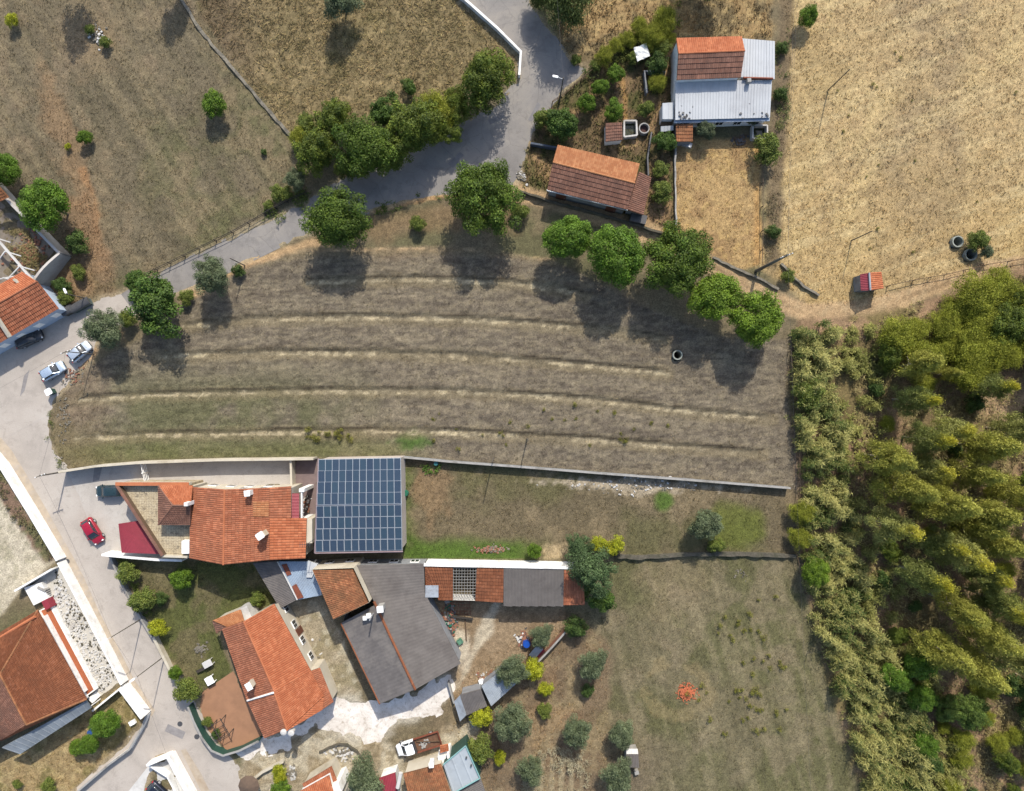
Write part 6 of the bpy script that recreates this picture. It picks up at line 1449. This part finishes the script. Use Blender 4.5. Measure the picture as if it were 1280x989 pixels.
TREES = [
 ('bright', 711, 299, 30, 'leftmost round bright green tree of the row below the barn', 'row of round trees'),
 ('bright', 772, 321, 37, 'second and largest smooth round green tree of the row below the barn', 'row of round trees'),
 ('walnut', 849, 327, 44, 'big irregular dark green tree in the middle of the tree row', 'row of round trees'),
 ('lime', 894, 370, 33, 'fourth tree of the row with bright lime green crown', 'row of round trees'),
 ('lime', 946, 397, 34, 'last lime green tree of the row nearest the cane thicket', 'row of round trees'),
 ('walnut', 423, 279, 43, 'broad dark green tree beside the road at the top of the brown field', None),
 ('walnut', 604, 243, 46, 'tallest dark green tree beside the road bend', None),
 ('shrub', 650, 263, 12, 'small dark shrub right of the tree at the road bend', None),
 ('hedge', 396, 188, 27, 'yellowish roadside tree at the left end of the hedge', 'roadside hedge trees'),
 ('walnut', 458, 178, 42, 'big dark crown in the middle of the roadside hedge', 'roadside hedge trees'),
 ('hedge', 418, 150, 24, 'olive green crown at the back of the roadside hedge', 'roadside hedge trees'),
 ('hedge', 520, 158, 34, 'light green crown right of the dark one in the roadside hedge', 'roadside hedge trees'),
 ('acacia', 545, 140, 24, 'yellow green top at the upper right of the roadside hedge', 'roadside hedge trees'),
 ('fig', 512, 110, 10, 'small dark clump sticking up behind the roadside hedge', 'roadside hedge trees'),
 ('hedge', 606, 100, 35, 'single large roadside tree just left of the thin white wall', 'roadside hedge trees'),
 ('hedge', 572, 128, 18, 'small crown between the hedge and the tree by the white wall', 'roadside hedge trees'),
 ('hedge', 440, 206, 20, 'low crown at the road side of the hedge below the dark one', 'roadside hedge trees'),
 ('hedge', 490, 192, 26, 'crown at the road side of the hedge right of the dark one', 'roadside hedge trees'),
 ('fig', 480, 140, 20, 'dark green crown at the back of the hedge above the big dark one', 'roadside hedge trees'),
 ('acacia', 375, 172, 14, 'yellow crown at the field corner of the roadside hedge', 'roadside hedge trees'),
 ('hedge', 550, 166, 18, 'last low crown of the hedge towards the road bend', 'roadside hedge trees'),
 ('shrub', 385, 155, 14, 'leafy shrub at the upper left corner of the roadside hedge', 'roadside hedge trees'),
 ('olive', 371, 226, 14, 'round grey green bush at the roadside left of the hedge', None),
 ('shrub', 348, 242, 11, 'low green bush beside the rail fence end', None),
 ('dshrub', 330, 190, 4, 'tiny bush in the field near the tumbled wall', None),
 ('shrub', 523, 279, 11, 'small green bush on the bank between the two dark roadside trees', None),
 ('fig', 196, 378, 36, 'large dark fig tree overhanging the narrow road', None),
 ('fig', 172, 354, 15, 'small dark tree on the upper side of the narrow road', None),
 ('shrub', 160, 398, 12, 'yellowish bush between the fig tree and the grey olive', None),
 ('olive', 268, 347, 24, 'grey olive tree right of the fig on the field edge', None),
 ('olive', 133, 414, 25, 'grey olive tree leaning over the silver car', None),
 ('shrub', 233, 372, 10, 'bush between the fig tree and the olive on the field edge', None),
 ('dshrub', 297, 338, 8, 'small dark bush on the field edge right of the olive', None),
 ('bright', 58, 257, 31, 'round orange tree behind the ruin', None),
 ('bright', 6, 212, 20, 'round tree cut by the left edge above the ruin', None),
 ('dshrub', 97, 304, 14, 'dark bush below the round tree behind the ruin', None),
 ('shrub', 98, 340, 10, 'lighter bush beside the end wall of the ruin', None),
 ('dshrub', 78, 357, 11, 'dark bush between the ruin and the blue walled house', None),
 ('shrub', 82, 371, 11, 'green bush above the waste containers', None),
 ('shrub', 132, 52, 8, 'green bush on the right of the white stone heap', None),
 ('shrub', 112, 36, 7, 'green bush on the left of the white stone heap', None),
 ('citrus', 268, 130, 16, 'lone round citrus tree in the upper left field', None),
 ('citrus', 106, 172, 9, 'small lone citrus tree in the upper left field', None),
 ('yellow', 85, 183, 4, 'tiny yellowish bush on the pale path of the upper left field', None),
 ('yellow', 16, 25, 8, 'yellow sapling in the top left corner', None),
 ('olive', 425, -2, 25, 'grey tree cut by the top edge above the dry grass field', None),
 ('willow', 705, 4, 34, 'drooping roadside tree at the top edge', None),
 ('willow', 672, -8, 20, 'smaller drooping tree at the top edge beside the road', None),
 ('acacia', 832, 25, 17, 'yellow green bush at the corner above the farmhouse', None),
 ('acacia', 815, 45, 15, 'yellow green bush left of the tiled gable', None),
 ('acacia', 755, 70, 11, 'yellow green bush on the hedge line near the road spur', None),
 ('acacia', 785, 50, 10, 'yellow green bush on the hedge line behind the white sheet', None),
 ('acacia', 770, 58, 10, 'yellow green bush midway along the hedge line above the garden', None),
 ('acacia', 800, 34, 12, 'yellow green bush near the upper end of the hedge line', None),
 ('shrub', 745, 82, 8, 'low bush at the lower end of the hedge line', None),
 ('acacia', 836, 48, 10, 'yellow green bush touching the tiled gable of the farmhouse', None),
 ('shrub', 358, 241, 9, 'leafy green bush between the rail fence and the grey bush', None),
 ('shrub', 336, 257, 7, 'smallest green bush beside the rail fence', None),
 ('shrub', 720, 75, 7, 'small green bush at the end of the road spur', None),
 ('citrus', 1009, 22, 13, 'round yellow green bush at the top of the golden field', None),
 ('fig', 698, 155, 21, 'leafy tree at the street corner of the vegetable garden', None),
 ('shrub', 678, 150, 13, 'yellowish bush at the road edge of the vegetable garden', None),
 ('citrus', 733, 130, 12, 'round bush in the left part of the vegetable garden', None),
 ('citrus', 750, 109, 11, 'spiky bush above the round one in the vegetable garden', None),
 ('citrus', 767, 138, 13, 'dark citrus above the pump hut', None),
 ('citrus', 770, 92, 11, 'citrus at the upper end of the vegetable garden', None),
 ('shrub', 807, 135, 11, 'loose yellow green bush near the round tank', None),
 ('shrub', 791, 73, 9, 'bush at the left side of the white sheet', None),
 ('dshrub', 822, 80, 14, 'dark bush between the white sheet and the farmhouse wall', None),
 ('shrub', 828, 60, 12, 'bush against the upper farmhouse wall', None),
 ('acacia', 822, 105, 12, 'dull green bush inside the grey block wall', None),
 ('olive', 881, 162, 13, 'round silvery olive below the white sheet roof', None),
 ('olive', 941, 148, 9, 'small olive at the right end of the white sheet roof', None),
 ('fig', 833, 178, 14, 'leafy tree left of the small tiled shed', None),
 ('shrub', 957, 186, 20, 'bushy tree at the corner of the golden yard', None),
 ('shrub', 826, 240, 15, 'tall weeds beside the barn end', None),
 ('shrub', 826, 212, 11, 'grassy bush between the barn and the yard wall', None),
 ('shrub', 1222, 299, 14, 'green bush growing at the joined well rings', None),
 ('olive', 1234, 315, 9, 'small grey bush right of the joined well rings', None),
 ('yellow', 838, 288, 9, 'small lime bush left of the big irregular tree in the row', None),
 ('shrub', 985, 345, 9, 'low scrub along the pale dry stone wall', None),
 ('dshrub', 967, 290, 9, 'dark scrub on the strip between yard and golden field', None),
 ('dshrub', 975, 118, 9, 'dark scrub beside the farmhouse on the golden field side', None),
 ('dshrub', 978, 60, 8, 'dark scrub beside the upper farmhouse roof', None),
 ('cypress', 724, 684, 17, 'dark bluish cedar beside the lime shrubs at the shed row', None),
 ('cypress', 738, 712, 29, 'big grey green cedar at the right end of the shed row', None),
 ('fig', 749, 747, 20, 'green fig at the right end of the shed row', None),
 ('yellow', 750, 679, 11, 'left lime yellow shrub beside the cedar', None),
 ('yellow', 769, 683, 11, 'right lime yellow shrub beside the cedar', None),
 ('dshrub', 720, 783, 14, 'dark bush at the corner of the dirt yard', None),
 ('citrus', 668, 689, 10, 'clipped round bush on the white shed wall', None),
 ('olive', 883, 654, 22, 'grey olive standing in green grass in the narrow lot', None),
 ('shrub', 895, 683, 11, 'green bush below the olive in the narrow lot', None),
 ('olive', 741, 832, 20, 'olive left of the meadow near the dirt yard', 'olive trees of the grove'),
 ('dshrub', 734, 863, 9, 'small dark bush below the olive near the meadow', None),
 ('olive', 719, 913, 19, 'dark round olive in the middle of the grove', 'olive trees of the grove'),
 ('olive', 776, 918, 18, 'olive just above the block hut', 'olive trees of the grove'),
 ('olive', 663, 964, 17, 'olive beside the pale dry rows', 'olive trees of the grove'),
 ('olive', 773, 973, 23, 'large olive below the block hut', 'olive trees of the grove'),
 ('olive', 638, 902, 24, 'large olive below the patched tin shed', 'olive trees of the grove'),
 ('olive', 640, 835, 20, 'grey olive overhanging the patched tin shed', 'olive trees of the grove'),
 ('yellow', 667, 836, 13, 'orange yellow bush beside the tin shed olive', None),
 ('yellow', 681, 861, 9, 'lime bush below the orange yellow one', None),
 ('shrub', 681, 888, 10, 'yellowish bush in the grove below the lime one', None),
 ('yellow', 603, 894, 13, 'lime bush in front of the small grey hut', None),
 ('shrub', 600, 935, 18, 'green bush beside the flat grey roof', None),
 ('yellow', 624, 945, 9, 'small lime bush right of the flat grey roof', None),
 ('olive', 677, 796, 16, 'grey green tree beside the blue drum', None),
 ('olive', 458, 977, 28, 'large grey olive at the bottom edge beside the dark red roof', None),
 ('shrub', 160, 716, 14, 'yellow green shrub at the top of the street garden', None),
 ('shrub', 178, 752, 17, 'largest yellow green shrub along the street garden wall', None),
 ('dshrub', 201, 748, 9, 'dark shrub beside the largest street garden shrub', None),
 ('citrus', 227, 723, 14, 'bright round bush on the lawn below the tiled house', None),
 ('yellow', 197, 784, 11, 'low lime shrub at the cream garden wall', None),
 ('shrub', 233, 862, 17, 'round shrub at the street corner of the patio', None),
 ('citrus', 219, 841, 9, 'small green shrub at the lower end of the cream garden wall', None),
 ('shrub', 259, 902, 7, 'small brownish shrub inside the green patio wall', None),
 ('dshrub', 270, 918, 6, 'dark potted shrub in the patio corner', None),
 ('bright', 133, 905, 18, 'round dark green tree in the lower left garden', None),
 ('bright', 112, 929, 12, 'small round tree left of the larger one in the lower left garden', None),
 ('citrus', 97, 934, 10, 'leftmost little tree of the lower left garden', None),
 ('shrub', 22, 980, 6, 'small weed bush at the bottom left corner', None),
 ('shrub', 61, 982, 9, 'small green bush at the bottom of the lower left garden', None),
 ('yellow', 348, 965, 11, 'lime bush in the small round garden at the bottom', None),
 ('citrus', 350, 985, 12, 'green bush cut by the bottom edge in the small round garden', None),
 ('shrub', 322, 750, 10, 'bush beside the dark grey shed', None),
 ('shrub', 1010, 492, 19, 'green tree at the field side of the cane thicket', None),
 ('acacia', 1002, 640, 14, 'yellow green bush at the end of the lot wall by the canes', None),
 ('acacia', 1000, 672, 13, 'yellow green bush below the other at the lot end', None),
 ('lime', 1020, 715, 18, 'light green tree on the field side of the cane thicket', None),
]
for t in TREES:
    zs = {'olive': 1.05}.get(t[0], 1.0)
    tree(t[0], t[1], t[2], t[3], t[4], t[5], zs, cat='shrub' if KIND[t[0]][3] == 'shrub' else 'tree')
# trees just above the frame, known from the shadows that reach into it
tree('walnut', 880, -42, 40, 'tree above the top edge shading the dry ground behind the tiled gable', None, 1.1)
tree('cypress', 78, -50, 22, 'dark pointed tree above the top edge at left', 'trees beyond the top edge', 1.5)
tree('cypress', 210, -48, 18, 'pointed tree above the top edge near the tumbled wall', 'trees beyond the top edge', 1.5)
# dark green trees in the wood
for px_, py_, r_, lab in ((1120, 848, 19, 'left one of the dark green trees at the lower edge of the canes'), (1150, 828, 21, 'top one of the dark green trees beside the canes'), (1151, 872, 17, 'middle one of the dark green trees beside the canes'), (1212, 892, 23, 'rightmost dark green tree in the lower wood'), (1186, 884, 18, 'dark green tree between the canes and the eucalyptus'), (1156, 930, 16, 'lowest dark green tree beside the canes')):
    tree('bright' if px_ < 1160 else 'mottled', px_, py_, r_, lab, 'dark trees in the wood')
# weeds standing out in the meadow
rs = random.Random(12)
for cx, cy, n_ in ((920, 780, 12), (955, 830, 9), (930, 865, 12), (955, 895, 10), (905, 905, 3), (885, 880, 4), (945, 760, 3)):
    for i in range(n_):
        tree('weed', cx+rs.gauss(0, 14), cy+rs.gauss(0, 11), rs.uniform(2.5, 4.5), 'yellow green weed clump standing in the meadow', 'weed clumps in the meadow', 1, 'weed')
for i in range(26): tree('weed', rs.uniform(540, 840), rs.choice([rs.gauss(530, 12), rs.gauss(545, 8)]), rs.uniform(2, 3.8), 'weed clump on the lower terraces of the brown field', 'weed clumps in the field', 1, 'weed')
for i in range(16): tree('weed', rs.uniform(380, 440), rs.gauss(545, 4), rs.uniform(2.5, 5), 'yellow weed clump at the lower left of the brown field', 'yellow weed clumps above the solar barn', 1, 'weed')
for i in range(18): tree('weed', rs.uniform(990, 1270), rs.uniform(10, 330), rs.uniform(1.5, 3), 'dull weed clump in the golden field', 'weed clumps in the golden field', 1, 'weed')

# eucalyptus wood
EU = []
for v in range(6):
    rs_ = np.random.RandomState(300+v); C = []; Rr = []; Ht = 11.5
    bend = rs_.uniform(-.5, .5, 2)
    for i in range(95):
        t = rs_.rand()**.75; z = 2.6+(Ht-3.0)*t; w = (2.3*(1-t)**.7+.2)*rs_.uniform(.15, 1); a = rs_.uniform(0, 6.28)
        C.append((math.cos(a)*w+bend[0]*t*t, math.sin(a)*w+bend[1]*t*t, z)); Rr.append(rs_.uniform(.32, .62)*(1-.4*t))
    cA, cB = (((.19, .20, .03), (.38, .36, .075)), ((.11, .14, .03), (.27, .29, .085)), ((.18, .20, .045), (.38, .37, .12)))[v % 3]
    me = leaves_mesh('crown', 400+v, C, Rr, 15000, .34, .065, cA, cB, 1.3, .1, (.54, .47, .03) if v % 3 else (.40, .39, .08), (8.0, 11.8), .3, 1.7)
    EU.append((me, trunk_mesh('trunk', 3.5, .15, 5, 500+v, M['bark_pale'], 1.2, Ht-.8)))
KIND['euc'] = (1.75, 7, EU, 'eucalyptus')
def euc(px, py, hh, wide=1.0):
    s = hh/11.5; me, tr = EU[trs.randrange(6)]; p = W(px, py, hh)
    o = thing('eucalyptus', 'slender eucalyptus with yellowish top in the dense wood at the right edge', 'tree', 'eucalyptus trees of the wood', loc=(p.x, p.y, 0), rot=trs.uniform(.05, 6.2)); o.scale = (s*wide, s*wide, s)
    for nme, data in (('crown', me), ('trunk', tr)):
        c = bpy.data.objects.new(nme, data); col.objects.link(c); c.parent = o
    return p
placed = []
for x, y in ((1192, 553), (1222, 541), (1277, 563), (1190, 594), (1146, 580), (1277, 653), (1284, 694), (1236, 705), (1148, 669), (1188, 735), (1234, 777), (1279, 814), (1290, 770), (1175, 500), (1222, 640), (1252, 600), (1266, 735), (1168, 620), (1300, 620), (1310, 540), (1255, 670), (1215, 835), (1262, 860), (1320, 850), (1206, 690)):
    hh = trs.uniform(10.5, 13.5); p = euc(x, y, hh, 1.0); placed.append(p)
pr = np.random.RandomState(5)
cand = pr.uniform((1085, 330), (1345, 1060), (2600, 2))
inside = sdf([(1095, 470), (1150, 440), (1210, 470), (1300, 430), (1500, 400), (1500, 905), (1290, 900), (1180, 800), (1150, 780), (1090, 700), (1080, 560)], cand[:, 0], cand[:, 1]) < 0
clear = [(1250, 505, 26), (1115, 650, 28), (1128, 480, 24), (1112, 570, 22), (1165, 700, 18), (1120, 848, 34), (1150, 830, 34), (1200, 890, 34), (1160, 540, 16), (1190, 770, 16), (1230, 930, 14)]
for x, y in cand[inside]:
    if any(math.hypot(x-a, y-b) < c for a, b, c in clear): continue
    p = W(x, y)
    if all((p.xy-q.xy).length > 4.7 for q in placed):
        hh = trs.uniform(7, 12.5); q = W(x, y); k = (CAMH)/(CAMH-hh); euc(640+(x-640)*k, 494.5+(y-494.5)*k, hh, trs.uniform(.8, 1.15)); placed.append(p)
# dense yellow green acacias at the top of the wood
for x, y in cand:
    if sdf([(1085, 425), (1150, 410), (1200, 372), (1300, 336), (1400, 330), (1400, 430), (1290, 460), (1200, 470), (1110, 470)], np.array([x]), np.array([y]))[0] < 0:
        p = W(x, y)
        if all((p.xy-q.xy).length > 2.5 for q in placed):
            tree('acacia' if trs.random() < .72 else 'hedge', x+12, y-2, trs.uniform(17, 28), 'yellow green bushy tree in the upper part of the wood', 'bushy trees at the top of the wood'); placed.append(p)
sh = pr.uniform((1050, 420), (1330, 1020), (500, 2)); spl = []; ins = sdf([(1070, 430), (1330, 440), (1330, 1020), (1170, 1020), (1160, 900), (1110, 780), (1075, 640)], sh[:, 0], sh[:, 1]) < 0
for x, y in sh[ins]:
    p = W(x, y)
    if all((p.xy-q.xy).length > (2.6 if y > 880 else 4.0) for q in spl) and not any(math.hypot(x-a, y-b) < c*.8 for a, b, c in clear[:2]):
        spl.append(p); tree(trs.choice(['shrub', 'acacia', 'acacia', 'dshrub', 'hedge']), x, y, trs.uniform(7, 15), 'low scrub bush on the floor of the wood at right', 'scrub bushes in the wood', 1, 'shrub', 'scrub_bush')

# giant cane along the field edge: uncountable, one mass
Z_CANE = [(992, 408), (1038, 402), (1044, 480), (1046, 560), (1056, 640), (1072, 720), (1098, 800), (1134, 870), (1160, 930), (1150, 1060), (1090, 1060), (1070, 935), (1044, 860), (1018, 780), (1002, 700), (1000, 620), (994, 560), (990, 480)]
def blades(name, label, poly, dens, zr, hr, nb, ll, lw, cA, cB, seed, cat, thr=(.25, .5), clus=0):
    rs = np.random.RandomState(seed); P = np.array(poly, float); a, b = P.min(0), P.max(0); n = int((b-a).prod()/81*dens)
    px, py = rs.uniform(a[0], b[0], n), rs.uniform(a[1], b[1], n); k = sdf(poly, px, py)+(fbm(px*.08, py*.08, 91, 2)-.5)*14 < 0
    k &= rs.rand(n) < sstep(thr[0], thr[1], fbm(px/9*.45, py/9*.45, 60+seed, 3))
    px, py = px[k], py[k]; n = len(px)
    if clus:
        nc = max(1, n//clus); cx, cy = px[:nc].copy(), py[:nc].copy(); ci = rs.randint(0, nc, n); off = rs.normal(size=(n, 2))*2.3; px = cx[ci]+off[:, 0]; py = cy[ci]+off[:, 1]; ch = rs.uniform(.45, 1.15, nc)[ci]*np.exp(-(off**2).sum(1)/26); ct = rs.uniform(-.35, .35, nc)[ci]
    else: ch = 1; ct = 0
    hh = ch*rs.uniform(*hr, n)*(.65+.7*fbm(px/9*.3, py/9*.3, 80+seed, 2)); tone = fbm(px/9*.35, py/9*.35, 95+seed, 3)
    V = []; C = []
    for j in range(nb):
        ang = rs.uniform(0, 2*np.pi, n); z = hh*rs.uniform(zr, 1, n); l = ll*rs.uniform(.6, 1.3, n); w = lw*rs.uniform(.6, 1.3, n); dx, dy = np.cos(ang), np.sin(ang); j0 = rs.normal(size=(n, 2))*.12
        bx, by = (px-640)/9+j0[:, 0], (494.5-py)/9+j0[:, 1]; dr = rs.uniform(-.5, .55, n)
        p0 = np.stack([bx, by, z], 1); m1 = np.stack([bx+dx*l*.5-dy*w, by+dy*l*.5+dx*w, z+.16*l], 1); m2 = np.stack([bx+dx*l*.5+dy*w, by+dy*l*.5-dx*w, z+.16*l], 1); p3 = np.stack([bx+dx*l, by+dy*l, z+dr*l], 1)
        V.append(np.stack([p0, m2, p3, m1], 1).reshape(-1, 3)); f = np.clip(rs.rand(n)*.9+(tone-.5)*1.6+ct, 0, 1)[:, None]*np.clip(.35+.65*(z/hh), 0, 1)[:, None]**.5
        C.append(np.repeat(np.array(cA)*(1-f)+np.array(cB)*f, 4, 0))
    # stalks
    w = .02; p0 = np.stack([(px-640)/9-w, (494.5-py)/9, 0*px-.1], 1); q0 = np.stack([(px-640)/9+w, (494.5-py)/9, 0*px-.1], 1); p1 = p0+np.stack([rs.normal(size=n)*.12, rs.normal(size=n)*.12, hh+.1], 1); q1 = p1+np.array([2*w, 0, 0])
    V.append(np.stack([p0, q0, q1, p1], 1).reshape(-1, 3)); C.append(np.repeat(np.tile(np.array(cB)*.8, (n, 1)), 4, 0))
    V = np.concatenate(V); C = np.concatenate(C); o = obj(name, V, np.arange(len(V)).reshape(-1, 4), M['leaf'], colr=C); tagp(o, label, cat, None, 'stuff')
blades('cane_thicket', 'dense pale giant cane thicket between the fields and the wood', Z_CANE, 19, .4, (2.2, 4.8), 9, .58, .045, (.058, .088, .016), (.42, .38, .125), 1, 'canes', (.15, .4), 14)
blades('scrub_edge', 'straggling olive green scrub between the canes and the eucalyptus', [(1034, 415), (1110, 405), (1105, 520), (1100, 640), (1125, 760), (1170, 860), (1210, 1000), (1140, 1020), (1085, 800), (1050, 660), (1040, 520)], 15, .2, (1.2, 3.2), 9, .45, .045, (.13, .14, .03), (.36, .34, .10), 2, 'scrub', (.3, .55), 12)
blades('undergrowth', 'brown and olive undergrowth on the floor of the wood', [(1060, 400), (1110, 392), (1200, 362), (1400, 320), (1400, 1100), (1170, 1100), (1100, 780), (1060, 600)], 4, .15, (.3, 1.2), 6, .42, .06, (.16, .13, .06), (.34, .28, .11), 3, 'undergrowth', (.35, .6))
blades('dry_stalks', 'pale dry stalks left in rows beside the grove olives', [(655, 935), (735, 930), (738, 960), (730, 1010), (650, 1010)], 9, .2, (.4, 1.0), 6, .4, .035, (.22, .19, .11), (.42, .37, .24), 4, 'stalks', (.35, .6))
blades('hedge_weeds', 'green weeds along the hedge line above the vegetable garden', [(705, 112), (745, 75), (800, 35), (845, 5), (850, 30), (805, 60), (755, 95), (715, 122)], 9, .2, (.4, 1.3), 6, .4, .05, (.04, .06, .012), (.15, .16, .03), 5, 'weeds', (.4, .6))
blades('roadside_weeds', 'green weeds on the bank along the field fence', [(335, 245), (385, 235), (390, 255), (350, 275), (325, 285)], 10, .1, (.3, .8), 6, .35, .05, (.04, .07, .012), (.14, .17, .03), 6, 'weeds', (.35, .6))
blades('road_edge_weeds', 'green weeds along the lower edge of the road bend', [(466, 258), (500, 250), (545, 241), (560, 247), (500, 262), (470, 268)], 10, .1, (.3, .7), 6, .35, .05, (.05, .08, .012), (.16, .18, .03), 7, 'weeds', (.35, .6))
blades('ruin_weeds', 'dry weeds growing inside the ruin', [(14, 290), (32, 288), (60, 326), (45, 345), (20, 325)], 14, .1, (.2, .7), 6, .35, .04, (.12, .10, .03), (.32, .26, .12), 8, 'weeds', (.2, .5))
blades('wall_weeds', 'green and reddish plants along the inside of the thick street wall', [(-10, 585), (6, 590), (70, 688), (62, 698), (30, 660), (-10, 605)], 10, .1, (.2, .7), 6, .3, .05, (.07, .06, .03), (.2, .18, .08), 9, 'weeds', (.35, .55))
blades('lot_weeds', 'bright green weeds by the corner of the solar barn', [(506, 575), (560, 580), (555, 600), (525, 612), (508, 600)], 9, .1, (.2, .6), 6, .3, .06, (.03, .08, .01), (.11, .18, .025), 10, 'weeds', (.45, .62))
blades('field_margin_weeds', 'green weeds on the strip between the farmhouse and the golden field', [(964, 45), (986, 40), (988, 150), (970, 165)], 9, .1, (.25, .8), 6, .35, .05, (.06, .075, .018), (.17, .17, .05), 11, 'weeds', (.35, .6))
blades('field_margin_scrub', 'brown scrub on the strip between the golden yard and the golden field', [(956, 195), (976, 190), (976, 325), (956, 335)], 7, .1, (.2, .6), 6, .3, .04, (.10, .08, .04), (.24, .19, .09), 12, 'scrub', (.45, .65))
blades('street_edge_weeds', 'green weeds at the street edge of the brown field', [(58, 515), (66, 512), (70, 560), (86, 585), (78, 586), (60, 560)], 12, .1, (.15, .4), 6, .25, .04, (.06, .08, .02), (.18, .19, .05), 13, 'weeds', (.3, .55))
blades('garden_wall_weeds', 'green weeds along the street wall of the shrub garden', [(144, 696), (156, 700), (200, 780), (190, 785)], 8, .1, (.2, .6), 6, .3, .05, (.06, .09, .015), (.2, .22, .04), 14, 'weeds', (.35, .6))
